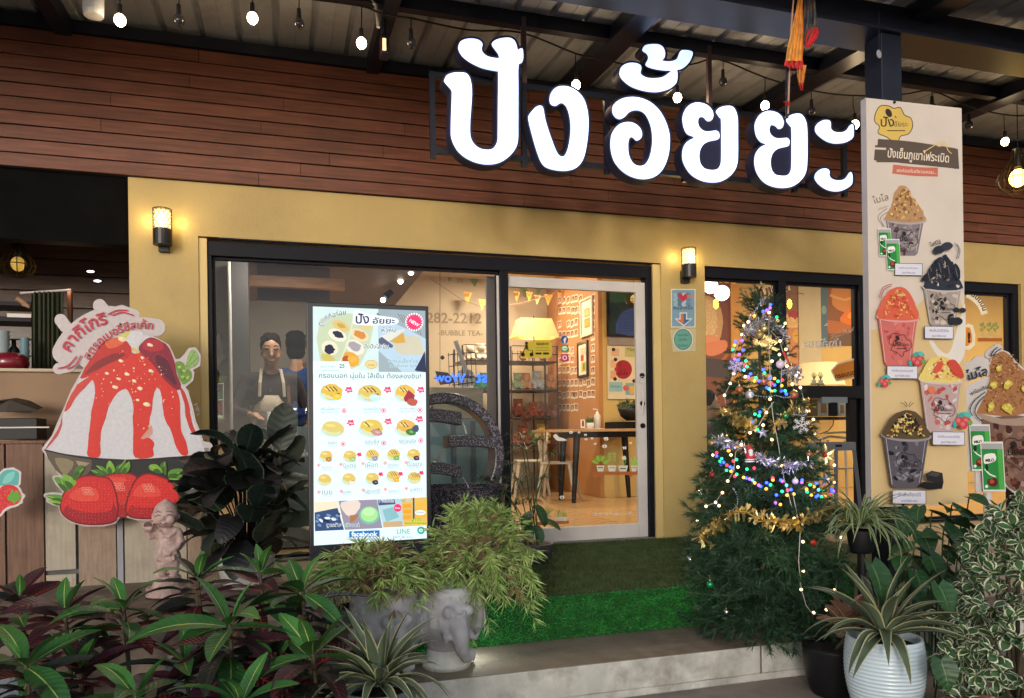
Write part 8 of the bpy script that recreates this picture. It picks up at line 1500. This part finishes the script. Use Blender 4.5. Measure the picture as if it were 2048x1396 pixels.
def branch(seed, m):
 rnd = random.Random(seed); mb = MB(); n = 6; P_ = [Vector((i / n, 0, .06 * math.sin(i / n * 3) - .05 * i / n)) for i in range(n + 1)]; mb.tube(P_, [.012] * n + [.004], 4)
 tw = [P_]
 for k in range(5): u = .3 + .13 * k; s_ = (-1) ** k; p0 = Vector((u, 0, .03)); tw.append([p0, p0 + Vector((.16, s_ * .14, .03)), p0 + Vector((.26, s_ * .2, .02))]); mb.tube(tw[-1], [.008, .006, .003], 3)
 for ti, T in enumerate(tw):
  L_ = sum((b - a).length for a, b in zip(T, T[1:]))
  for k in range(int(L_ * 190)):
   u = rnd.random() ** .8 * (len(T) - 1) * .999; i = int(u); q = T[i].lerp(T[i + 1], u - i); d = (T[i + 1] - T[i]).normalized(); r_ = Vector((rnd.gauss(0, 1), rnd.gauss(0, 1), rnd.gauss(0, 1))).normalized(); nd = (d * .75 + r_ * .85).normalized(); s_ = nd.cross(r_ + Vector((.1, .2, .3))).normalized() * .006; ln = rnd.uniform(.09, .16)
   mb.add([q - s_, q + s_, q + nd * ln], [(0, 1, 2)])
 return mb.mesh('branch', m)
BR = [branch(k, m_nd[k % 2]) for k in range(4)]; rnd = random.Random(2)
z = ZB
while z < ztip - .03:
 r = Rz_(z); n = max(7, int(9 * r / .2)) if r > .1 else 8
 n = min(n, 15); off = rnd.random() * 6
 for k in range(n):
  az = off + 6.2832 * k / n + rnd.uniform(-.2, .2); s_ = (r + .03) * rnd.uniform(.85, 1.12) ; s_ = max(.1, s_)
  link('branch', rnd.choice(BR), tree, Mdir(Vector((0, 0, z - ZS + rnd.uniform(-.02, .02))), az, R(rnd.uniform(-12, 12) + (25 if z > ztip - .3 else 0) - (14 if z < ZB + .1 else 0)), rnd.uniform(-3, 3), s_))
 z += .062 if r > .12 else .045
link('branch', BR[0], tree, Mdir(Vector((0, 0, ztip - ZS - .14)), 0, R(88), 0, .17)); link('branch', BR[1], tree, Mdir(Vector((0, 0, ztip - ZS - .2)), 2, R(80), 0, .2))
def TP(px, py, out=.015):
 "point on the front of the tree's cone"
 p_ = None; d = (Vector((TX, TY, 0)) - CAM).dot(FWD)
 for _ in range(5):
  p_ = PD(px, py, d); r = Rz_(p_.z) + out; lat = (p_ - Vector((TX, TY, p_.z))).dot(RGT); f = math.sqrt(max(r * r - lat * lat, 0)); d = (Vector((TX, TY, 0)) - CAM).dot(FWD) - f
 return PD(px, py, d)
T6 = lambda x, y: (1380 + x / 5.37, 560 + y / 5.37); T7 = lambda x, y: (1380 + x / 5.37, 800 + y / 5.37); T8 = lambda x, y: (1348 + x / 2.909, 916 + y / 2.909)
# coloured fairy lights
cl = thing('fairy_lights', TP(*T7(700, 870)), 'string of blue green red and yellow fairy lights round the tree', 'fairy lights'); CC = dict(b=emat('led_blue', (.04, .1, 1), 3.4), g=emat('led_green', (.03, .9, .35), 1.6), r=emat('led_red', (1, .05, .1), 1.8), y=emat('led_yellow', (1, .5, .05), 1.9), p=emat('led_violet', (.35, .08, 1), 3), c=emat('led_cyan', (.1, .7, 1), 1.8))
pts = [(*T6(x, y), c) for x, y, c in ((785, 335, 'b'), (825, 325, 'p'), (860, 300, 'p'), (865, 265, 'b'), (932, 398, 'g'), (942, 435, 'y'), (692, 385, 'y'), (490, 660, 'b'), (478, 700, 'y'), (460, 748, 'g'), (560, 650, 'p'), (570, 755, 'b'), (530, 800, 'p'), (520, 860, 'b'), (480, 850, 'p'), (600, 868, 'g'), (590, 915, 'r'), (612, 930, 'g'), (580, 968, 'c'), (650, 1008, 'b'), (625, 1040, 'p'), (785, 962, 'b'), (800, 998, 'g'), (705, 1050, 'g'), (692, 1085, 'y'), (745, 1085, 'b'), (862, 1052, 'b'), (908, 1058, 'y'), (945, 1088, 'g'), (992, 1075, 'r'), (875, 1108, 'r'), (908, 1128, 'b'), (822, 1158, 'b'), (850, 1170, 'c'), (910, 1190, 'g'), (875, 1195, 'y'), (978, 1190, 'b'), (985, 1135, 'y'), (1035, 1225, 'b'), (1022, 1190, 'g'), (1155, 970, 'b'))]
pts += [(*T7(x, y), c) for x, y, c in ((697, 152, 'g'), (750, 132, 'b'), (742, 168, 'g'), (684, 243, 'b'), (725, 320, 'g'), (398, 500, 'b'), (412, 545, 'y'), (286, 566, 'r'), (286, 602, 'b'), (340, 630, 'g'), (320, 660, 'g'), (362, 670, 'b'), (332, 690, 'b'), (392, 755, 'g'), (432, 718, 'b'), (460, 732, 'b'), (395, 700, 'r'), (440, 765, 'y'), (500, 640, 'g'), (465, 655, 'r'), (502, 798, 'g'), (480, 820, 'r'), (690, 732, 'r'), (612, 742, 'g'), (575, 832, 'y'), (605, 840, 'b'), (640, 848, 'p'), (672, 862, 'c'), (695, 890, 'y'), (738, 915, 'p'), (758, 928, 'b'), (822, 888, 'b'), (865, 912, 'g'), (818, 955, 'y'), (888, 838, 'r'), (890, 858, 'y'), (975, 860, 'b'), (990, 872, 'p'), (1036, 915, 'c'), (1085, 962, 'b'), (1048, 968, 'r'), (988, 982, 'g'), (1042, 1022, 'y'), (1115, 1010, 'y'), (928, 1020, 'b'), (918, 1105, 'p'), (970, 1122, 'y'), (1205, 860, 'b'), (1200, 885, 'p'), (1290, 910, 'g'), (1358, 895, 'b'), (1332, 930, 'y'), (1252, 958, 'y'), (1258, 988, 'g'), (1380, 965, 'c'), (1424, 970, 'g'), (1303, 1022, 'y'), (1355, 1040, 'b'), (1412, 1040, 'g'), (1458, 1028, 'y'), (1500, 1015, 'r'), (1520, 960, 'b'), (1540, 980, 'p'), (1530, 985, 'b'), (1375, 1025, 'b'))]
bm = {k: MB().ball((0, 0, 0), .0085, 8).mesh('bulb', m, smooth=True) for k, m in CC.items()}; prev = None; wm = MB()
for x, y, c in pts:
 q = TP(x, y, .03); link('bulb', bm[c], cl, Matrix.Translation(q - org(cl)))
 if prev is not None and (prev - q).length < .14: wm.tube([prev, (prev + q) / 2 + Vector((0, .01, -.01)), q], .0012, 3, cap=False)
 prev = q
tag(wm.build('wire', m_stem, cl), kind='stuff')
# warm white lights with white wire
wl_ = thing('fairy_lights', TP(*T7(900, 600)), 'string of warm white lights on pale wire hanging down the tree', 'fairy lights'); mwb = MB().ball((0, 0, 0), .008, 8).mesh('bulb', emat('led_warm', (1, .62, .32), 4), smooth=True); m_ww = mat('pale_wire', (.4, .38, .34), .5, .1, 9)
runs = [[(850, 250), (848, 450), (845, 700), (855, 830), (860, 1050), (868, 1280)], [(1020, 470), (870, 550), (960, 640), (1000, 780), (1065, 930), (1090, 1120), (1185, 1150), (1220, 1280)], [(560, 590), (480, 780), (460, 1005), (432, 1115), (370, 1240), (385, 1350)], [(985, 950), (978, 1100), (970, 1210)]]
for r_ in runs: MB().tube([TP(*T6(*q), .035) for q in r_], .0022, 4).build('wire', m_ww, wl_)
for r_ in ([(875, 30), (895, 200), (950, 480), (975, 650), (1010, 850), (1060, 1020), (1110, 1220)], [(900, 20), (820, 130), (740, 270), (645, 350)], [(550, 480), (490, 560), (470, 760), (405, 870)], [(345, 995), (275, 1100), (170, 1140)], [(1330, 210), (1380, 350), (1450, 460)]): MB().tube([TP(*T7(*q), .035) for q in r_], .0022, 4).build('wire', m_ww, wl_)
for r_ in ([(690, 200), (735, 420), (725, 600), (740, 760), (770, 860), (810, 910), (890, 915)], [(950, 390), (965, 470), (955, 620), (940, 770), (930, 860)]): MB().tube([TP(*T8(*q), .045) for q in r_], .0025, 4).build('wire', m_ww, wl_)
for f, l in ((T6, ((850, 350), (625, 450), (578, 490), (555, 585), (1022, 465), (968, 655), (1030, 745), (960, 800), (880, 872), (1040, 925), (1145, 1030), (1098, 1118), (1185, 1155), (432, 1112), (370, 1238), (470, 1005), (595, 1040), (858, 1280), (1220, 1290), (1135, 1200))), (T7, ((385, 112), (820, 135), (785, 270), (645, 352), (880, 425), (552, 480), (440, 590), (245, 590), (405, 870), (348, 995), (275, 1100), (172, 1142), (312, 1135), (78, 1298), (1120, 1272), (1325, 208), (1340, 362), (1255, 122), (980, 705), (1550, 700), (1548, 885), (515, 720))), (T8, ((750, 487), (752, 657), (740, 765), (812, 900), (887, 882), (972, 462), (965, 600), (935, 768)))):
 for x, y in l: q = TP(*f(x, y), .035); link('bulb', mwb, wl_, Matrix.Translation(q - org(wl_)))
for i_, (x, y) in enumerate(((1520, 740), (1500, 960), (1600, 960))): plight('lamp_light', TP(x, y, .12), .35, (.6, .55, 1), .05, cl)
plight('lamp_light', TP(1540, 840, .15), .5, (1, .65, .35), .05, wl_); plight('lamp_light', TP(1540, 1080, .15), .4, (1, .65, .35), .05, wl_)
# tinsel garlands
def tinsel(path, f, r, n, w_, m, label, nm='tinsel_garland', out=.03):
 P_ = [TP(*f(*q), out) for q in smooth(path, 4, False)]; t = thing(nm, P_[0], label, 'garland', 'tinsel garlands on the tree'); mb = MB()
 for k in range(n):
  u = random.random() * (len(P_) - 1.001); i = int(u); q = P_[i].lerp(P_[i + 1], u - i); d = Vector((random.gauss(0, 1), random.gauss(0, 1), random.gauss(0, 1))).normalized(); s_ = d.cross(Vector((random.random(), random.random(), 1))).normalized() * w_; L_ = r * random.uniform(.5, 1.1); e = q + d * L_; e2 = e + Vector((0, 0, -L_ * .2)); mb.add([q - s_ * .5, q + s_ * .5, e + s_, e2 - s_], [(0, 1, 2, 3)])
 tag(mb.build('tinsel', m, t), kind='stuff'); MB().tube(P_, .002, 4).build('core', m, t)
m_gold = mat('gold_foil', (.85, .66, .3), .3, .3, 40, metal=.9); m_silv = mat('silver_foil', (.75, .75, .82), .22, .2, 40, metal=.9)
tinsel([(150, 470), (200, 420), (300, 350), (390, 310), (480, 345), (560, 370), (640, 360), (700, 390), (780, 340), (860, 305), (950, 305), (1050, 310)], T8, .055, 520, .006, m_gold, 'wide gold foil garland round the lower tree', out=.05)
tinsel([(330, 120), (430, 180), (520, 230), (620, 260), (660, 300)], T7, .05, 170, .005, m_gold, 'gold foil garland at the left middle of the tree'); tinsel([(900, 270), (980, 220), (1080, 100), (1200, 60), (1300, 50)], T7, .045, 150, .005, m_gold, 'gold foil garland at the right middle of the tree')
tinsel([(560, 490), (700, 590), (820, 660), (950, 670), (1100, 700), (1280, 650)], T7, .04, 420, .0018, m_silv, 'silver tinsel garland sagging across the lower middle of the tree')
tinsel([(650, 470), (640, 560), (700, 500), (790, 420), (870, 440), (950, 540), (1040, 640)], T6, .04, 300, .0018, m_silv, 'silver tinsel garland round the upper tree'); tinsel([(790, 200), (740, 260), (700, 330), (640, 400), (620, 460)], T6, .025, 90, .0016, m_silv, 'thin silver tinsel near the tree top'); tinsel([(300, 420), (350, 470), (420, 460), (480, 490)], T7, .045, 170, .002, m_silv, 'silver tinsel tuft at the left of the tree'); tinsel([(1040, 990), (1100, 960), (1150, 1000), (1130, 1080)], T6, .04, 150, .002, m_silv, 'silver tinsel tuft at the right middle of the tree')
def beads(path, f, label):
 P_ = [TP(*f(*q), .04) for q in smooth(path, 5, False)]; t = thing('bead_chain', P_[0], label, 'bead chain'); L_ = sum((b - a).length for a, b in zip(P_, P_[1:])); n = int(L_ / .012); mb = MB(); acc = 0
 for k in range(n):
  u = k / n * (len(P_) - 1); i = int(u); mb.ball(P_[i].lerp(P_[i + 1], u - i), .0045, 6)
 tag(mb.build('beads', m_silv, t), kind='stuff')
beads([(690, 1240), (800, 1255), (920, 1242), (1000, 1262), (1090, 1258)], T6, 'silver bead chain between two baubles across the tree'); beads([(465, 950), (510, 1040), (500, 1140), (430, 1200)], T7, 'silver bead chain hanging at the lower left of the tree'); beads([(1110, 150), (1180, 165), (1240, 160), (1255, 120)], T7, 'short silver bead chain above the white snowflake')
# baubles and ornaments
def bauble(x, y, f, r, m, label):
 q = TP(*f(x, y), .03); t = thing('bauble', q, label, 'bauble', 'baubles on the tree'); MB().ball(q, r, 16).build('ball', m, t, smooth=True); MB().tube([q + Vector((0, 0, r * .9)), q + Vector((0, 0, r * 1.25))], r * .22, 8).build('cap', m_gold, t); MB().tube([q + Vector((0, 0, r * 1.2)), q + Vector((0, .01, r * 2.4))], .001, 3).build('thread', m_gold, t)
m_g2 = mat('matte_gold', (.45, .3, .1), .35, .15, 20, metal=.6); m_l2 = mat('lilac_satin', (.6, .5, .6), .4, .08, 9); m_c2 = mat('copper_glitter', (.4, .14, .07), .4, .5, 120, metal=.5); m_s2 = mat('silver_glitter', (.6, .6, .62), .35, .5, 120, metal=.6); m_s3 = mat('mirror_silver', (.7, .72, .75), .08, .05, 9, metal=1); m_gr = mat('green_glass', (.02, .3, .12), .15, .1, 9, metal=.5)
for a in ((747, 590, T6, .022, m_g2, 'matte gold bauble left of the Happy New Year script'), (797, 525, T6, .02, m_gold, 'shiny gold bauble above the Happy New Year script'), (970, 905, T6, .023, m_l2, 'pale lilac bauble at the right of the upper tree'), (640, 1235, T6, .024, m_s2, 'silver glitter bauble at the left end of the bead chain'), (790, 1095, T6, .02, m_c2, 'copper bauble among the blue lights in the middle'), (1115, 1235, T6, .024, m_c2, 'copper bauble at the right end of the bead chain'), (530, 1180, T6, .022, m_c2, 'brown copper bauble above the left gold garland'), (925, 655, T6, .012, m_c2, 'tiny red gold bauble right of the script'),
  (1130, 872, T7, .017, m_l2, 'small pearl bauble right of the lilac star'), (125, 1012, T7, .025, m_s3, 'dark mirror bauble at the lower left of the tree'), (395, 445, T7, .03, m_s3, 'big mirror silver bauble in the left tinsel'), (237, 460, T7, .024, m_g2, 'orange gold bauble at the far left branch'), (240, 800, T7, .018, mat('red_glass', (.4, .02, .03), .15, .1, 9, metal=.5), 'red bauble at the left edge of the tree'), (95, 588, T8, .023, m_s3, 'mirror silver bauble over the turf left of the tree'), (305, 895, T8, .015, m_s3, 'small silver bauble at the very bottom of the tree'), (210, 735, T8, .02, m_gr, 'green glass bauble at the lower left of the tree'), (1020, 172, T7, .02, m_gr, 'green wire bauble left of the white snowflake'), (1385, 840, T7, .014, m_gr, 'small green bauble at the right of the tree'), (1280, 585, T7, .018, m_c2, 'red copper bauble left of the poinsettia')): bauble(*a)
def star(x, y, f, r, m, label, inner=.42, hollow=False):
 q = TP(*f(x, y), .035); t = thing('star_ornament', q, label, 'star'); mb = MB(); rot = random.uniform(-.2, .2)
 P_ = [q + RGT * (r * (1 if k % 2 == 0 else inner) * math.sin(k * math.pi / 5 + rot)) + Vector((0, 0, r * (1 if k % 2 == 0 else inner) * math.cos(k * math.pi / 5 + rot))) for k in range(10)]
 if hollow:
  for a, b in zip(P_, P_[1:] + P_[:1]): mb.tube([a, b], .0025, 5)
 else:
  f_ = q - FWD * .012; bk = q + FWD * .008; mb.add(P_ + [f_, bk], [(k, (k + 1) % 10, 10) for k in range(10)] + [((k + 1) % 10, k, 11) for k in range(10)])
 mb.build('star', m, t)
m_lil = mat('lilac_plastic', (.4, .3, .65), .3, .1, 9); star(1035, 740, T7, .035, m_lil, 'lilac open star hanging below the silver tinsel', .45, True); star(785, 350, T7, .035, m_silv, 'silver star in the dark middle of the tree'); star(1455, 850, T7, .045, m_silv, 'silver star at the right edge of the tree'); star(220, 512, T8, .024, m_gold, 'gold star on the lower left branches'); star(1075, 690, T7, .03, m_silv, 'silver tinsel star above the lilac one'); star(800, 100, T7, .02, m_gold, 'small gold star above the silver star'); star(765, 55, T6, .025, m_gold, 'gold star at the tip of the tree')
def snow(x, y, f, r, m, label):
 q = TP(*f(x, y), .045); t = thing('snowflake_ornament', q, label, 'snowflake'); mb = MB()
 for k in range(6):
  a = k * math.pi / 3 + .2; d = RGT * math.sin(a) + Vector((0, 0, math.cos(a))); mb.tube([q, q + d * r], .0022, 4)
  for u in (.35, .6, .82):
   for s_ in (-1, 1): d2 = RGT * math.sin(a + s_ * .9) + Vector((0, 0, math.cos(a + s_ * .9))); mb.tube([q + d * r * u, q + d * r * u + d2 * r * (.34 - .18 * (u - .35))], .0018, 4)
 mb.build('snowflake', m, t)
m_snow = mat('white_glitter', (.75, .75, .8), .4, .1, 60); snow(1195, 272, T7, .046, m_snow, 'big white glitter snowflake on the right of the tree'); snow(490, 922, T6, .042, mat('blue_white_glitter', (.5, .5, .85), .4, .1, 60), 'bluish snowflake on the left of the tree')
# script ornament
q = TP(*T6(845, 690), .06); t = thing('script_ornament', q, 'gold script reading Happy New Year on the upper tree', 'ornament'); fr_ = lambda x, y: PN(x, y, q, -FWD); p = Print(q, -FWD, fr_); p.text('Happy', 1540, 683, 0, '#c9a040', rot=24, fit=32, bold=.03); p.text('New Year', 1534, 695, 0, '#c9a040', rot=20, fit=50, bold=.03); o_ = p.build('script', t, m_gold); sm_ = o_.modifiers.new('s', 'SOLIDIFY'); sm_.thickness = .003
# santa ornament
q = TP(*T7(642, 590), .05); t = thing('santa_ornament', q, 'little red and white Santa ornament on the lower left of the tree', 'ornament'); mb = MB(); mb.ball(q, .026, 12, sc=(.9, .7, 1.2)); mb.tube([q + Vector((0, 0, .028)), q + Vector((-.008, 0, .045)), q + Vector((-.018, 0, .05))], [.018, .01, .004], 8); capsule(mb, q + Vector((.01, -.01, .005)), q + Vector((.026, -.012, -.012)), .008, .007); fuse(mb, .004, 1).build('coat', m_red, t, smooth=True)
mb = MB(); mb.ball(q + Vector((-.004, -.014, .018)), .014, 10, sc=(1, .8, .9)); mb.ball(q + Vector((-.004, -.018, .006)), .013, 8, sc=(1, .7, 1)); mb.build('beard', m_snow, t, smooth=True)
for z_ in (-.024, -.034): MB().tube([q + Vector((.024 * math.cos(a), .016 * math.sin(a), z_)) for a in np.arange(0, 6.5, .5)], .004, 6).build('trim', m_snow, t)
# poinsettia gift ornament
q = TP(*T7(1440, 590), .05); t = thing('poinsettia_ornament', q, 'gold and red poinsettia bow on the right side of the tree', 'ornament'); pet = [leaf_me('petal', m, L_=.065, W_=.032, fold=.3, droop=.2, shape='lance', nl=5) for m in (m_gold, mat('red_petal', (.3, .02, .02), .4, .2, 20))]
for k in range(12): M_ = Matrix.Rotation(-YAW, 4, 'Z') @ Matrix.Rotation(R(90), 4, 'X') @ Matrix.Rotation(k * .5236, 4, 'Z') @ Matrix.Rotation(-.3, 4, 'Y') @ Matrix.Scale(1 if k % 2 else .6, 4); link('petal', pet[0 if k % 2 else 1], t, M_)
MB().ball((q.x, q.y - .01, q.z), .012, 8).build('centre', m_red, t)
q = TP(*T8(812, 493), .03); tag(MB().ball(q, .018, 8, sc=(1, .8, 1)).build('gift_ornament', mat('red_foil', (.45, .04, .02), .3, .5, 60, metal=.5)), 'small red foil gift ornament at the lower right of the tree', 'ornament')
q = TP(*T7(1040, 30), .0)
t = thing('candy_ornament', TP(*T6(1035, 850), .03), 'red and white ribbon ornament right of the lilac bauble', 'ornament'); q = TP(*T6(1035, 850), .03); MB().tube([q + Vector((-.02, 0, .04)), q + Vector((0, -.005, 0)), q + Vector((.015, 0, -.05))], [.006, .008, .004], 6).build('ribbon', m_red, t); MB().tube([q + Vector((.012, 0, .035)), q, q + Vector((-.01, 0, -.03))], [.005, .007, .004], 6).build('ribbon', m_snow, t)
